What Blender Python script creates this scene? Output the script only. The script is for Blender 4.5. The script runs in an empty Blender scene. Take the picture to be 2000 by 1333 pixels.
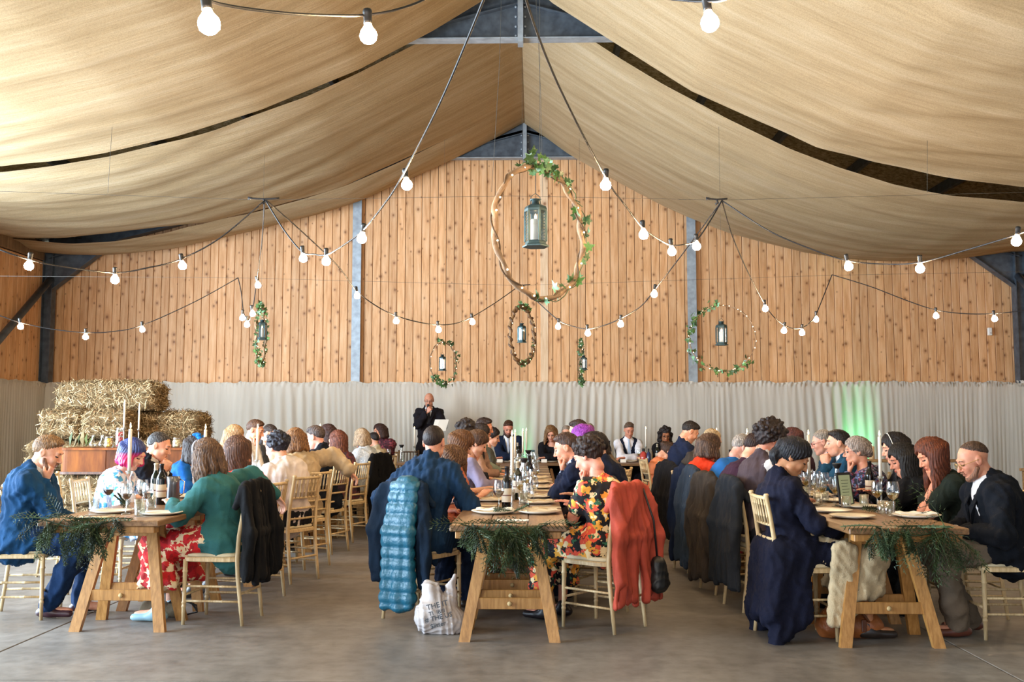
import bpy, math, random
import numpy as np
from mathutils import Vector, Matrix

random.seed(7); np.random.seed(7)
S = bpy.context.scene
COL = S.collection
FPX = 1944.0
CAM = np.array((0.0, 0.0, 1.37))
TH = math.atan(161.5/FPX); PSI = math.atan(44*math.cos(TH)/FPX)

# ---------------------------------------------------------------- camera
cam = bpy.data.cameras.new('camera'); cam_o = bpy.data.objects.new('camera', cam); COL.objects.link(cam_o)
cam.sensor_width = 36.0; cam.lens = 36.0*FPX/2000.0
cam_o.location = CAM
cam_o.rotation_euler = (math.pi/2+TH, 0, PSI)
cam.clip_start = 0.05; cam.clip_end = 200
S.camera = cam_o
# ---------------------------------------------------------------- world, daylight, exposure
W = bpy.data.worlds.new('world'); S.world = W; W.use_nodes = True
bg = W.node_tree.nodes['Background']
bg.inputs[0].default_value = (0.62, 0.78, 1.0, 1); bg.inputs[1].default_value = 0.55
def area(name, loc, rot, sx, sy, power, col):
    l = bpy.data.lights.new(name, 'AREA'); l.shape = 'RECTANGLE'; l.size = sx; l.size_y = sy
    l.energy = power; l.color = col
    o = bpy.data.objects.new(name, l); COL.objects.link(o); o.location = loc; o.rotation_euler = rot
    return o
# daylight through the open barn side (front left) and the open barn front behind the camera
area('daylight_left_opening', (-8.95, 6.6, 2.3), (0, math.radians(-98), 0), 3.9, 10.6, 2500, (0.66, 0.83, 1.0))
area('daylight_front_opening', (-3.2, -4.6, 2.5), (math.radians(97), 0, math.radians(-4)), 9.0, 3.6, 300, (1.0, 0.95, 0.88))
S.view_settings.view_transform = 'Standard'; S.view_settings.look = 'None'
S.view_settings.gamma = 1.0; S.view_settings.use_curve_mapping = False
S.view_settings.exposure = 0.78
S.cycles.use_adaptive_sampling = True; S.cycles.adaptive_threshold = 0.04; S.cycles.max_bounces = 6; S.cycles.diffuse_bounces = 4; S.cycles.glossy_bounces = 3
S.cycles.transparent_max_bounces = 14; S.cycles.transmission_bounces = 4
S.cycles.use_denoising = True; S.cycles.caustics_reflective = False; S.cycles.caustics_refractive = False
S.cycles.sample_clamp_indirect = 6.0

CT, ST = math.cos(TH), math.sin(TH)
def P(px, py, Y):
    """world point that lies Y metres in front of the camera on the ray of pixel px,py"""
    x = (px-1000.0)/FPX; u = (666.5-py)/FPX
    y1 = CT - u*ST; z = ST + u*CT
    X = x*math.cos(PSI) - y1*math.sin(PSI); Yd = x*math.sin(PSI) + y1*math.cos(PSI)
    s = Y/Yd
    return np.array((X*s, Y, CAM[2]+z*s))
def onz(px, py, z):
    a = P(px, py, 1.0); s = (z-CAM[2])/(a[2]-CAM[2])
    return np.array((a[0]*s, s, z))
def lin(c):
    return tuple(((v/255.0)/12.92 if v/255.0 <= 0.04045 else ((v/255.0+0.055)/1.055)**2.4) for v in c)
def hexc(h):
    return (int(h[0:2],16), int(h[2:4],16), int(h[4:6],16))

# ---------------------------------------------------------------- materials
MATS = {}
def newmat(name):
    m = bpy.data.materials.new(name); m.use_nodes = True
    nt = m.node_tree; b = nt.nodes['Principled BSDF']
    return m, nt, b
def C(c): return (*lin(hexc(c)), 1)
def N(nt, t, **kw):
    n = nt.nodes.new(t)
    for k, v in kw.items(): setattr(n, k, v)
    return n
def L(nt, a, b): nt.links.new(a, b)
def mapping(nt, scale, coord='Object', rnd=False):
    tc = N(nt, 'ShaderNodeTexCoord'); mp = N(nt, 'ShaderNodeMapping'); mp.inputs['Scale'].default_value = scale
    L(nt, tc.outputs[coord], mp.inputs['Vector'])
    if rnd:
        oi = N(nt, 'ShaderNodeObjectInfo'); ml = N(nt, 'ShaderNodeMath', operation='MULTIPLY'); ml.inputs[1].default_value = 57.0
        L(nt, oi.outputs['Random'], ml.inputs[0])
        cb = N(nt, 'ShaderNodeCombineXYZ')
        for i in range(3): L(nt, ml.outputs[0], cb.inputs[i])
        L(nt, cb.outputs[0], mp.inputs['Location'])
    return mp.outputs[0]
def ramp(nt, fac, stops):
    r = N(nt, 'ShaderNodeValToRGB'); e = r.color_ramp.elements
    while len(e) < len(stops): e.new(0.5)
    for i, (p, c) in enumerate(stops):
        e[i].position = p; e[i].color = C(c) if isinstance(c, str) else c
    L(nt, fac, r.inputs[0]); return r.outputs[0]
def noise_(nt, vec, scale, detail=3, rough=0.5):
    n = N(nt, 'ShaderNodeTexNoise'); n.inputs['Scale'].default_value = scale; n.inputs['Detail'].default_value = detail
    n.inputs['Roughness'].default_value = rough
    if vec is not None: L(nt, vec, n.inputs['Vector'])
    return n.outputs['Fac']
def bump(nt, b, h, strength, dist=0.01):
    n = N(nt, 'ShaderNodeBump'); n.inputs['Strength'].default_value = strength; n.inputs['Distance'].default_value = dist
    L(nt, h, n.inputs['Height']); L(nt, n.outputs[0], b.inputs['Normal'])
def plain(name, c, rough=0.6, metal=0.0, var=0.0, emis=None, es=0, spec=0.5, bmp=0, bs=200):
    if name in MATS: return MATS[name]
    m, nt, b = newmat(name)
    b.inputs['Base Color'].default_value = C(c); b.inputs['Roughness'].default_value = rough
    b.inputs['Metallic'].default_value = metal; b.inputs['Specular IOR Level'].default_value = spec
    if var:
        v = mapping(nt, (1,1,1)); f = noise_(nt, v, 9, 4)
        cc = hexc(c); d = '%02x%02x%02x' % tuple(int(max(0, x*(1-var))) for x in cc); l = '%02x%02x%02x' % tuple(int(min(255, x*(1+var))) for x in cc)
        L(nt, ramp(nt, f, [(0.3, d), (0.7, l)]), b.inputs['Base Color'])
    if bmp:
        v = mapping(nt, (1,1,1)); bump(nt, b, noise_(nt, v, bs, 3), bmp)
    if emis:
        b.inputs['Emission Color'].default_value = C(emis); b.inputs['Emission Strength'].default_value = es
    MATS[name] = m; return m
def wood(name, base, dark, light, scale=(14,14,1.2), knots=False, rough=0.55, rnd=True, kscale=3.3):
    if name in MATS: return MATS[name]
    m, nt, b = newmat(name); v = mapping(nt, scale, rnd=rnd)
    f = noise_(nt, v, 2.2, 5, 0.6)
    col = ramp(nt, f, [(0.3, dark), (0.5, base), (0.72, light)])
    oi = N(nt, 'ShaderNodeObjectInfo'); hs = N(nt, 'ShaderNodeHueSaturation')
    mr = N(nt, 'ShaderNodeMapRange'); mr.inputs[3].default_value = 0.86; mr.inputs[4].default_value = 1.1
    L(nt, oi.outputs['Random'], mr.inputs[0]); L(nt, mr.outputs[0], hs.inputs['Value']); L(nt, col, hs.inputs['Color'])
    col = hs.outputs[0]
    if knots:
        kv = mapping(nt, (1, 1, 0.8), rnd=True); sx = N(nt, 'ShaderNodeSeparateXYZ'); L(nt, kv, sx.inputs[0])
        ad = N(nt, 'ShaderNodeMath', operation='ADD'); L(nt, sx.outputs[0], ad.inputs[0]); L(nt, sx.outputs[1], ad.inputs[1])
        cb = N(nt, 'ShaderNodeCombineXYZ'); L(nt, ad.outputs[0], cb.inputs[0]); L(nt, sx.outputs[2], cb.inputs[1])
        vo = N(nt, 'ShaderNodeTexVoronoi', voronoi_dimensions='2D'); vo.inputs['Scale'].default_value = kscale; L(nt, cb.outputs[0], vo.inputs['Vector'])
        sc_ = N(nt, 'ShaderNodeSeparateColor'); L(nt, vo.outputs['Color'], sc_.inputs[0]); mr2 = N(nt, 'ShaderNodeMapRange'); mr2.inputs[3].default_value = 0.35; mr2.inputs[4].default_value = 1.35; L(nt, sc_.outputs[0], mr2.inputs[0])
        dv = N(nt, 'ShaderNodeMath', operation='DIVIDE'); L(nt, vo.outputs['Distance'], dv.inputs[0]); L(nt, mr2.outputs[0], dv.inputs[1])
        kf = ramp(nt, dv.outputs[0], [(0.0, (0.95,0.95,0.95,1)), (0.045, (0.8,0.8,0.8,1)), (0.10, (0.28,0.28,0.28,1)), (0.22, (0,0,0,1))])
        mx = N(nt, 'ShaderNodeMix', data_type='RGBA'); L(nt, kf, mx.inputs[0]); L(nt, col, mx.inputs[6]); mx.inputs[7].default_value = C('7c4820')
        col = mx.outputs[2]
    L(nt, col, b.inputs['Base Color']); b.inputs['Roughness'].default_value = rough
    bump(nt, b, f, 0.25, 0.004)
    MATS[name] = m; return m
def fabric(name, c, c2=None, rough=0.85, scale=6, bmp=0.35, weave=True, sheen=0.0, stretch=(1,1,1)):
    if name in MATS: return MATS[name]
    m, nt, b = newmat(name)
    cc = hexc(c)
    d = c2 or '%02x%02x%02x' % tuple(int(x*0.82) for x in cc)
    v = mapping(nt, stretch); f = noise_(nt, v, scale, 4)
    L(nt, ramp(nt, f, [(0.32, d), (0.6, c)]), b.inputs['Base Color'])
    b.inputs['Roughness'].default_value = rough; b.inputs['Specular IOR Level'].default_value = 0.2
    if weave:
        mh = N(nt, 'ShaderNodeMath', operation='MULTIPLY_ADD'); L(nt, noise_(nt, v, 16, 5, 0.55), mh.inputs[0]); mh.inputs[1].default_value = 3.0
        L(nt, noise_(nt, v, 260, 2), mh.inputs[2]); bump(nt, b, mh.outputs[0], bmp, 0.012)
    MATS[name] = m; return m
def patterned(name, base, cols, scale=16, thr=0.42, kind='flower'):
    """flower / fleck print made of voronoi blobs of several colours on a base cloth"""
    if name in MATS: return MATS[name]
    m, nt, b = newmat(name); v = mapping(nt, (1,1,1)); col = None
    mixin = C(base)
    for i, cst in enumerate(cols):
        mp = N(nt, 'ShaderNodeMapping'); mp.inputs['Location'].default_value = (i*3.1, i*1.7, i*2.3); L(nt, v, mp.inputs['Vector'])
        nz = N(nt, 'ShaderNodeTexNoise'); nz.inputs['Scale'].default_value = scale*2.5; L(nt, mp.outputs[0], nz.inputs['Vector'])
        ad = N(nt, 'ShaderNodeVectorMath', operation='SCALE'); ad.inputs['Scale'].default_value = 0.9/scale; L(nt, nz.outputs['Color'], ad.inputs[0])
        a2 = N(nt, 'ShaderNodeVectorMath', operation='ADD'); L(nt, mp.outputs[0], a2.inputs[0]); L(nt, ad.outputs[0], a2.inputs[1])
        vo = N(nt, 'ShaderNodeTexVoronoi'); vo.inputs['Scale'].default_value = scale*(0.85+0.2*i); L(nt, a2.outputs[0], vo.inputs['Vector'])
        kf = ramp(nt, vo.outputs['Distance'], [(0.0, (1,1,1,1)), (thr-0.02-0.05*i, (1,1,1,1)), (thr-0.05*i, (0,0,0,1))])
        mx = N(nt, 'ShaderNodeMix', data_type='RGBA'); L(nt, kf, mx.inputs[0])
        if col is None: mx.inputs[6].default_value = mixin
        else: L(nt, col, mx.inputs[6])
        mx.inputs[7].default_value = C(cst); col = mx.outputs[2]
    L(nt, col, b.inputs['Base Color']); b.inputs['Roughness'].default_value = 0.8
    MATS[name] = m; return m
def tartan(name, base, a, bcol, scale=14):
    m, nt, b = newmat(name); tc = mapping(nt, (1,1,1)); col = None
    for i, (dirn, cc) in enumerate((('X', a), ('Z', a), ('Y', bcol))):
        w = N(nt, 'ShaderNodeTexWave', bands_direction=dirn); w.inputs['Scale'].default_value = scale/3; L(nt, tc, w.inputs[0])
        kf = ramp(nt, w.outputs['Fac'], [(0.0, (0,0,0,1)), (0.6, (0,0,0,1)), (0.75, (0.55,0.55,0.55,1))])
        mx = N(nt, 'ShaderNodeMix', data_type='RGBA'); L(nt, kf, mx.inputs[0])
        if col is None: mx.inputs[6].default_value = C(base)
        else: L(nt, col, mx.inputs[6])
        mx.inputs[7].default_value = C(cc); col = mx.outputs[2]
    L(nt, col, b.inputs['Base Color']); b.inputs['Roughness'].default_value = 0.85
    MATS[name] = m; return m
def hairmat(c, c2=None, key=None):
    name = 'hair_'+c+(c2 or '')
    if name in MATS: return MATS[name]
    m, nt, b = newmat(name); v = mapping(nt, (1,1,0.14)); f = noise_(nt, v, 130, 3, 0.6)
    cc = hexc(c); d = '%02x%02x%02x' % tuple(int(x*0.55) for x in cc); l = c2 or '%02x%02x%02x' % tuple(int(min(255, x*1.35+8)) for x in cc)
    L(nt, ramp(nt, f, [(0.3, d), (0.5, c), (0.72, l)]), b.inputs['Base Color'])
    b.inputs['Roughness'].default_value = 0.52; b.inputs['Specular IOR Level'].default_value = 0.3
    bump(nt, b, f, 0.9, 0.008)
    MATS[name] = m; return m
def dipdye(name, top, bottom, z0, z1):
    m, nt, b = newmat(name); v = mapping(nt, (1,1,0.14)); f = noise_(nt, v, 130, 3)
    tc = N(nt, 'ShaderNodeTexCoord'); sx = N(nt, 'ShaderNodeSeparateXYZ'); L(nt, tc.outputs['Object'], sx.inputs[0])
    mr = N(nt, 'ShaderNodeMapRange'); mr.inputs[1].default_value = z0; mr.inputs[2].default_value = z1; L(nt, sx.outputs[2], mr.inputs[0])
    L(nt, ramp(nt, mr.outputs[0], [(0.0, bottom), (0.45, bottom), (0.62, top), (1.0, top)]), b.inputs['Base Color'])
    b.inputs['Roughness'].default_value = 0.4; bump(nt, b, f, 0.5, 0.006)
    MATS[name] = m; return m
def skinmat(c):
    name = 'skin_'+c
    if name in MATS: return MATS[name]
    m, nt, b = newmat(name); v = mapping(nt, (1,1,1)); f = noise_(nt, v, 22, 3)
    cc = hexc(c); d = '%02x%02x%02x' % (int(cc[0]*0.95), int(cc[1]*0.86), int(cc[2]*0.84))
    L(nt, ramp(nt, f, [(0.35, d), (0.65, c)]), b.inputs['Base Color'])
    b.inputs['Roughness'].default_value = 0.5; b.inputs['Specular IOR Level'].default_value = 0.35
    b.inputs['Subsurface Weight'].default_value = 0.0
    MATS[name] = m; return m
def glassmat(name, c='f4f8f8', dens=0.86):
    """thin clear glass: mostly lets light through, reflects by fresnel"""
    if name in MATS: return MATS[name]
    m = bpy.data.materials.new(name); m.use_nodes = True; nt = m.node_tree
    for n in list(nt.nodes): nt.nodes.remove(n)
    out = N(nt, 'ShaderNodeOutputMaterial'); tr = N(nt, 'ShaderNodeBsdfTransparent'); tr.inputs[0].default_value = C(c)
    gl = N(nt, 'ShaderNodeBsdfGlossy'); gl.inputs['Roughness'].default_value = 0.04; gl.inputs[0].default_value = (1,1,1,1)
    lw = N(nt, 'ShaderNodeLayerWeight'); lw.inputs[0].default_value = 0.35
    mr = N(nt, 'ShaderNodeMapRange'); mr.inputs[3].default_value = 1-dens-0.04; mr.inputs[4].default_value = 0.75
    L(nt, lw.outputs['Facing'], mr.inputs[0])
    mx = N(nt, 'ShaderNodeMixShader'); L(nt, mr.outputs[0], mx.inputs[0]); L(nt, tr.outputs[0], mx.inputs[1]); L(nt, gl.outputs[0], mx.inputs[2])
    L(nt, mx.outputs[0], out.inputs[0]); MATS[name] = m; return m
def emit(name, c, s):
    if name in MATS: return MATS[name]
    m, nt, b = newmat(name); b.inputs['Base Color'].default_value = C(c)
    b.inputs['Emission Color'].default_value = C(c); b.inputs['Emission Strength'].default_value = s
    if name in ('fairy_light', 'flame', 'green_lens', 'led_candle'): m.cycles.emission_sampling = 'NONE'
    MATS[name] = m; return m

# ---------------------------------------------------------------- object helpers
def tag(o, label=None, cat=None, group=None, kind=None):
    if label: o['label'] = label
    if cat: o['category'] = cat
    if group: o['group'] = group
    if kind: o['kind'] = kind
    return o
def thing(name, loc, label, cat, group=None, rz=0.0):
    o = bpy.data.objects.new(name, None); COL.objects.link(o); o.location = tuple(loc); o.rotation_euler = (0,0,rz)
    o.empty_display_size = 0.1
    return tag(o, label, cat, group)
def link(name, me, parent=None, loc=(0,0,0), rot=None, scale=None):
    o = bpy.data.objects.new(name, me); COL.objects.link(o); o.location = tuple(loc)
    if rot is not None: o.rotation_euler = rot
    if scale is not None: o.scale = scale
    if parent is not None: o.parent = parent
    return o
def mesh_np(name, V, F, mats, mi=None, smooth=True):
    """V (n,3) array, F list/array of faces of equal or mixed size"""
    me = bpy.data.meshes.new(name)
    V = np.asarray(V, dtype=np.float32)
    if isinstance(F, np.ndarray):
        n = F.shape[1]; me.vertices.add(len(V)); me.vertices.foreach_set('co', V.ravel())
        me.loops.add(F.size); me.loops.foreach_set('vertex_index', F.ravel().astype(np.int32))
        me.polygons.add(len(F)); me.polygons.foreach_set('loop_start', np.arange(0, F.size, n, dtype=np.int32))
        try: me.polygons.foreach_set('loop_total', np.full(len(F), n, dtype=np.int32))
        except Exception: pass
    else:
        me.from_pydata(V.tolist(), [], F)
    for m in (mats if isinstance(mats, (list, tuple)) else [mats]): me.materials.append(m)
    if mi is not None: me.polygons.foreach_set('material_index', np.asarray(mi, dtype=np.int32))
    me.polygons.foreach_set('use_smooth', np.full(len(me.polygons), bool(smooth)))
    me.update(calc_edges=True); 
    return me
class MB:
    def __init__(s): s.v = []; s.f = []; s.m = []
    def add(s, V, F, m=0):
        o = len(s.v); s.v += [tuple(map(float, p)) for p in V]; s.f += [tuple(i+o for i in f) for f in F]; s.m += [m]*len(F); return s
    def box(s, lo, hi, m=0, bev=0.0, M=None):
        x0,y0,z0 = lo; x1,y1,z1 = hi
        if bev <= 0:
            V = [(x0,y0,z0),(x1,y0,z0),(x1,y1,z0),(x0,y1,z0),(x0,y0,z1),(x1,y0,z1),(x1,y1,z1),(x0,y1,z1)]
            F = [(0,3,2,1),(4,5,6,7),(0,1,5,4),(1,2,6,5),(2,3,7,6),(3,0,4,7)]
        else:
            b = bev; V = []; 
            # 24-vertex chamfered box
            import itertools
            idx = {}
            for sx, sy, sz in itertools.product((0,1),(0,1),(0,1)):
                cx, cy, cz = (x0,x1)[sx], (y0,y1)[sy], (z0,z1)[sz]
                dx, dy, dz = (b,-b)[sx], (b,-b)[sy], (b,-b)[sz]
                idx[(sx,sy,sz,'x')] = len(V); V.append((cx, cy+dy, cz+dz))
                idx[(sx,sy,sz,'y')] = len(V); V.append((cx+dx, cy, cz+dz))
                idx[(sx,sy,sz,'z')] = len(V); V.append((cx+dx, cy+dy, cz))
            F = []
            def q(*k): F.append(tuple(idx[i] for i in k))
            for t in (0,1):
                a = [(t,0,0,'x'),(t,1,0,'x'),(t,1,1,'x'),(t,0,1,'x')]; q(*(a if t else a[::-1]))
                a = [(0,t,0,'y'),(0,t,1,'y'),(1,t,1,'y'),(1,t,0,'y')]; q(*(a if t else a[::-1]))
                a = [(0,0,t,'z'),(1,0,t,'z'),(1,1,t,'z'),(0,1,t,'z')]; q(*(a if t else a[::-1]))
            for a_ in (0,1):
                for b_ in (0,1):
                    q((a_,b_,0,'x'),(a_,b_,1,'x'),(a_,b_,1,'y'),(a_,b_,0,'y'))
                    q((a_,0,b_,'x'),(a_,1,b_,'x'),(a_,1,b_,'z'),(a_,0,b_,'z'))
                    q((0,a_,b_,'y'),(1,a_,b_,'y'),(1,a_,b_,'z'),(0,a_,b_,'z'))
            for sx, sy, sz in itertools.product((0,1),(0,1),(0,1)):
                q((sx,sy,sz,'x'),(sx,sy,sz,'y'),(sx,sy,sz,'z'))
        if M is not None: V = [tuple(M @ Vector(p)) for p in V]
        return s.add(V, F, m)
    def tube(s, pts, r, n=8, m=0, cap=True, closed=False):
        pts = [np.array(p, float) for p in pts]; k = len(pts)
        rs = r if isinstance(r, (list, tuple, np.ndarray)) else [r]*k
        V = []; prev = None
        for i, p in enumerate(pts):
            if closed: t = pts[(i+1) % k]-pts[i-1]
            else: t = pts[min(i+1, k-1)]-pts[max(i-1, 0)]
            t = t/(np.linalg.norm(t)+1e-9)
            if prev is None:
                a = np.array((0,0,1.0)) if abs(t[2]) < 0.9 else np.array((1.0,0,0)); u = np.cross(t, a)
            else: u = prev-t*np.dot(prev, t)
            u /= np.linalg.norm(u)+1e-9; prev = u; w = np.cross(t, u)
            for j in range(n):
                a = 2*math.pi*j/n; V.append(p+(u*math.cos(a)+w*math.sin(a))*rs[i])
        F = []
        for i in range(k if closed else k-1):
            i2 = (i+1) % k
            for j in range(n):
                j2 = (j+1) % n; F.append((i*n+j, i*n+j2, i2*n+j2, i2*n+j))
        if cap and not closed: F.append(tuple(range(n))[::-1]); F.append(tuple((k-1)*n+j for j in range(n)))
        return s.add(V, F, m)
    def lathe(s, prof, n=16, m=0, c=(0,0,0), close=True):
        V = []; F = []
        for r, z in prof:
            for j in range(n):
                a = 2*math.pi*j/n; V.append((c[0]+r*math.cos(a), c[1]+r*math.sin(a), c[2]+z))
        for i in range(len(prof)-1):
            for j in range(n):
                j2 = (j+1) % n; F.append((i*n+j, i*n+j2, (i+1)*n+j2, (i+1)*n+j))
        if close:
            if prof[0][0] > 1e-5: F.append(tuple(range(n))[::-1])
            if prof[-1][0] > 1e-5: F.append(tuple((len(prof)-1)*n+j for j in range(n)))
        return s.add(V, F, m)
    def xf(s, M):
        s.v = [tuple(M @ Vector(p)) for p in s.v]; return s
    def mesh(s, name, mats, smooth=False):
        return mesh_np(name, np.array(s.v), s.f, mats, s.m, smooth)
    def obj(s, name, mats, parent=None, loc=(0,0,0), smooth=False, rot=None):
        return link(name, s.mesh(name, mats, smooth), parent, loc, rot)
def strip(a, b, w, h, up=(0,0,1)):
    """beam of section w x h from a to b -> MB"""
    a = Vector(a); b = Vector(b); d = b-a; ln = d.length; y = d.normalized(); x = y.cross(Vector(up)).normalized(); z = x.cross(y)
    M = Matrix((( x.x, y.x, z.x, a.x),(x.y, y.y, z.y, a.y),(x.z, y.z, z.z, a.z),(0,0,0,1)))
    return MB().box((-w/2, 0, -h/2), (w/2, ln, h/2), bev=min(w,h)*0.08, M=M)
def copy_tree(o, parent=None):
    c = o.copy(); COL.objects.link(c)
    if parent is not None: c.parent = parent
    for ch in list(o.children): copy_tree(ch, c)
    return c

# ---------------------------------------------------------------- implicit surfaces -> smooth meshes
def _n(v): v = np.asarray(v, float); return v/(np.linalg.norm(v)+1e-12)
class SDF:
    def __init__(s, k=0.03): s.p = []; s.cuts = []; s.k = k
    def cap(s, a, b, ra, rb=None, sq=None, k=None, sub=False):
        A = np.eye(3); m = 1.0
        if sq is not None:
            for d, sc in sq:
                d = _n(d); A = A @ (np.eye(3)+np.outer(d, d)*(1/sc-1)); m = max(m, sc)
        s.p.append((np.asarray(a, float), np.asarray(b, float), ra, ra if rb is None else rb, A, m, s.k if k is None else k, sub)); return s
    def ell(s, c, r, M=None, k=None, sub=False):
        r = np.asarray(r, float); r0 = r.min(); A = np.diag(r0/r)
        if M is not None: A = A @ np.asarray(M).T
        s.p.append((np.asarray(c, float), np.asarray(c, float), r0, r0, A, r.max()/r0, s.k if k is None else k, sub)); return s
    def mesh(s, h):
        lo = np.full(3, 1e9); hi = -lo
        for a, b, ra, rb, A, m, k, sub in s.p:
            if sub: continue
            r = max(ra, rb)*m; lo = np.minimum(lo, np.minimum(a, b)-r); hi = np.maximum(hi, np.maximum(a, b)+r)
        lo -= 2.5*h; hi += 2.5*h
        n = np.ceil((hi-lo)/h).astype(int)+1
        vol = np.full(n, 0.09, np.float32)
        ax = [lo[i]+h*np.arange(n[i]) for i in range(3)]
        for a, b, ra, rb, A, m, k, sub in s.p:
            r = max(ra, rb)*m+max(k, 2*h)*m+h
            l = np.minimum(a, b)-r; u = np.maximum(a, b)+r
            i0 = np.clip(np.floor((l-lo)/h).astype(int), 0, n); i1 = np.clip(np.ceil((u-lo)/h).astype(int)+1, 0, n)
            if (i1 <= i0).any(): continue
            X = ax[0][i0[0]:i1[0], None, None]-a[0]; Y = ax[1][None, i0[1]:i1[1], None]-a[1]; Z = ax[2][None, None, i0[2]:i1[2]]-a[2]
            px = A[0,0]*X+A[0,1]*Y+A[0,2]*Z; py = A[1,0]*X+A[1,1]*Y+A[1,2]*Z; pz = A[2,0]*X+A[2,1]*Y+A[2,2]*Z
            ba = A @ (b-a); bb = float(ba @ ba)
            if bb > 1e-12:
                t = np.clip((px*ba[0]+py*ba[1]+pz*ba[2])/bb, 0, 1)
                d = np.sqrt((px-t*ba[0])**2+(py-t*ba[1])**2+(pz-t*ba[2])**2)-(ra+(rb-ra)*t)
            else: d = np.sqrt(px*px+py*py+pz*pz)-ra
            v = vol[i0[0]:i1[0], i0[1]:i1[1], i0[2]:i1[2]]
            if sub:
                d = -d; hh = np.clip(0.5-0.5*(v-d)/k, 0, 1); v[...] = v*(1-hh)+d*hh+k*hh*(1-hh)
            else:
                hh = np.clip(0.5+0.5*(v-d)/k, 0, 1); v[...] = v*(1-hh)+d*hh-k*hh*(1-hh)
        if s.cuts:
            G = np.stack(np.meshgrid(*ax, indexing='ij'), -1).astype(np.float32)
            for c in s.cuts:
                if isinstance(c, tuple):
                    d = c[0](G); k = c[1]; hh = np.clip(0.5-0.5*(vol-d)/k, 0, 1); vol = vol*(1-hh)+d*hh+k*hh*(1-hh)
                else: vol = np.maximum(vol, c(G))
        vol[0] = vol[-1] = 0.09; vol[:, 0] = vol[:, -1] = 0.09; vol[:, :, 0] = vol[:, :, -1] = 0.09
        return nets(vol, lo, h)
def nets(vol, lo, h):
    s = vol < 0
    c = s[:-1, :-1, :-1].astype(np.int8)
    for o in ((1,0,0),(0,1,0),(1,1,0),(0,0,1),(1,0,1),(0,1,1),(1,1,1)):
        c = c+s[o[0]:s.shape[0]-1+o[0], o[1]:s.shape[1]-1+o[1], o[2]:s.shape[2]-1+o[2]]
    act = (c > 0) & (c < 8)
    I = np.argwhere(act)
    if len(I) == 0: return np.zeros((0,3)), np.zeros((0,4), int)
    idx = np.full(act.shape, -1, np.int32); idx[act] = np.arange(len(I))
    acc = np.zeros((len(I), 3)); cnt = np.zeros(len(I))
    for axis in range(3):
        o1 = np.eye(3, dtype=int)[axis]; oth = [i for i in range(3) if i != axis]
        for p in (0,1):
            for q in (0,1):
                o = np.zeros(3, int); o[oth[0]] = p; o[oth[1]] = q
                A0 = I+o; A1 = A0+o1
                v0 = vol[A0[:,0],A0[:,1],A0[:,2]]; v1 = vol[A1[:,0],A1[:,1],A1[:,2]]
                cr = (v0 < 0) != (v1 < 0); t = np.where(cr, v0/(v0-v1+1e-20), 0)
                acc += np.where(cr[:,None], o+t[:,None]*o1, 0); cnt += cr
    V = lo+h*(I+acc/cnt[:,None])
    Q = []
    for axis in range(3):
        a, b = [i for i in range(3) if i != axis]
        sl0 = [slice(None)]*3; sl0[axis] = slice(0, -1); sl1 = [slice(None)]*3; sl1[axis] = slice(1, None)
        cr = s[tuple(sl0)] != s[tuple(sl1)]
        E = np.argwhere(cr); E = E[(E[:,a] > 0) & (E[:,b] > 0) & (E[:,a] < act.shape[a]) & (E[:,b] < act.shape[b])]
        if len(E) == 0: continue
        neg = s[E[:,0],E[:,1],E[:,2]]
        ea = np.eye(3, dtype=int)[a]; eb = np.eye(3, dtype=int)[b]
        g = lambda x: idx[x[:,0],x[:,1],x[:,2]]
        q = np.stack([g(E-ea-eb), g(E-eb), g(E), g(E-ea)], 1)
        flip = neg if axis != 1 else ~neg
        q[~flip] = q[~flip][:, ::-1]
        Q.append(q)
    Q = np.concatenate(Q); Q = Q[(Q >= 0).all(1)]
    return V, Q
def vnormals(V, Q):
    a = V[Q[:,0]]; b = V[Q[:,1]]; c = V[Q[:,2]]; d = V[Q[:,3]]
    n = np.cross(c-a, d-b); out = np.zeros_like(V)
    for i in range(4): np.add.at(out, Q[:,i], n)
    return out/(np.linalg.norm(out, axis=1, keepdims=True)+1e-12)
def vfolds(V, Q, amp, seed=0, scale=24.0):
    """hanging-cloth creases that run mostly downwards"""
    rs = np.random.RandomState(seed); nr = vnormals(V, Q); f = np.zeros(len(V))
    for i in range(4):
        a = rs.rand()*6.28; k1 = np.array((math.cos(a), math.sin(a), rs.uniform(-0.12,0.12)))*scale*(1+0.45*i); z = V[:,2]
        f += (1-2*np.abs(np.sin(V@k1+1.3*np.sin(z*rs.uniform(3,7)+rs.rand()*6)+rs.rand()*6))**0.8)/(1+0.45*i)
    return V+nr*(np.maximum(f-np.percentile(f, 40), -1.2)*amp*0.5)[:,None]
def folds(V, Q, amp, seed=0, scale=9.0, dirs=None):
    rs = np.random.RandomState(seed); nr = vnormals(V, Q); f = np.zeros(len(V))
    for i in range(3):
        k1 = rs.randn(3)*scale*(1+0.6*i); k1[2] *= 0.55; k2 = rs.randn(3)*scale*0.6
        f += (1-2*np.abs(np.sin(V@k1+1.6*np.sin(V@k2+rs.rand()*6)+rs.rand()*6)))/(1+0.5*i)
    f = np.maximum(f-np.percentile(f, 25), -0.15)
    return V+nr*(f*amp*0.5)[:,None]
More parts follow.
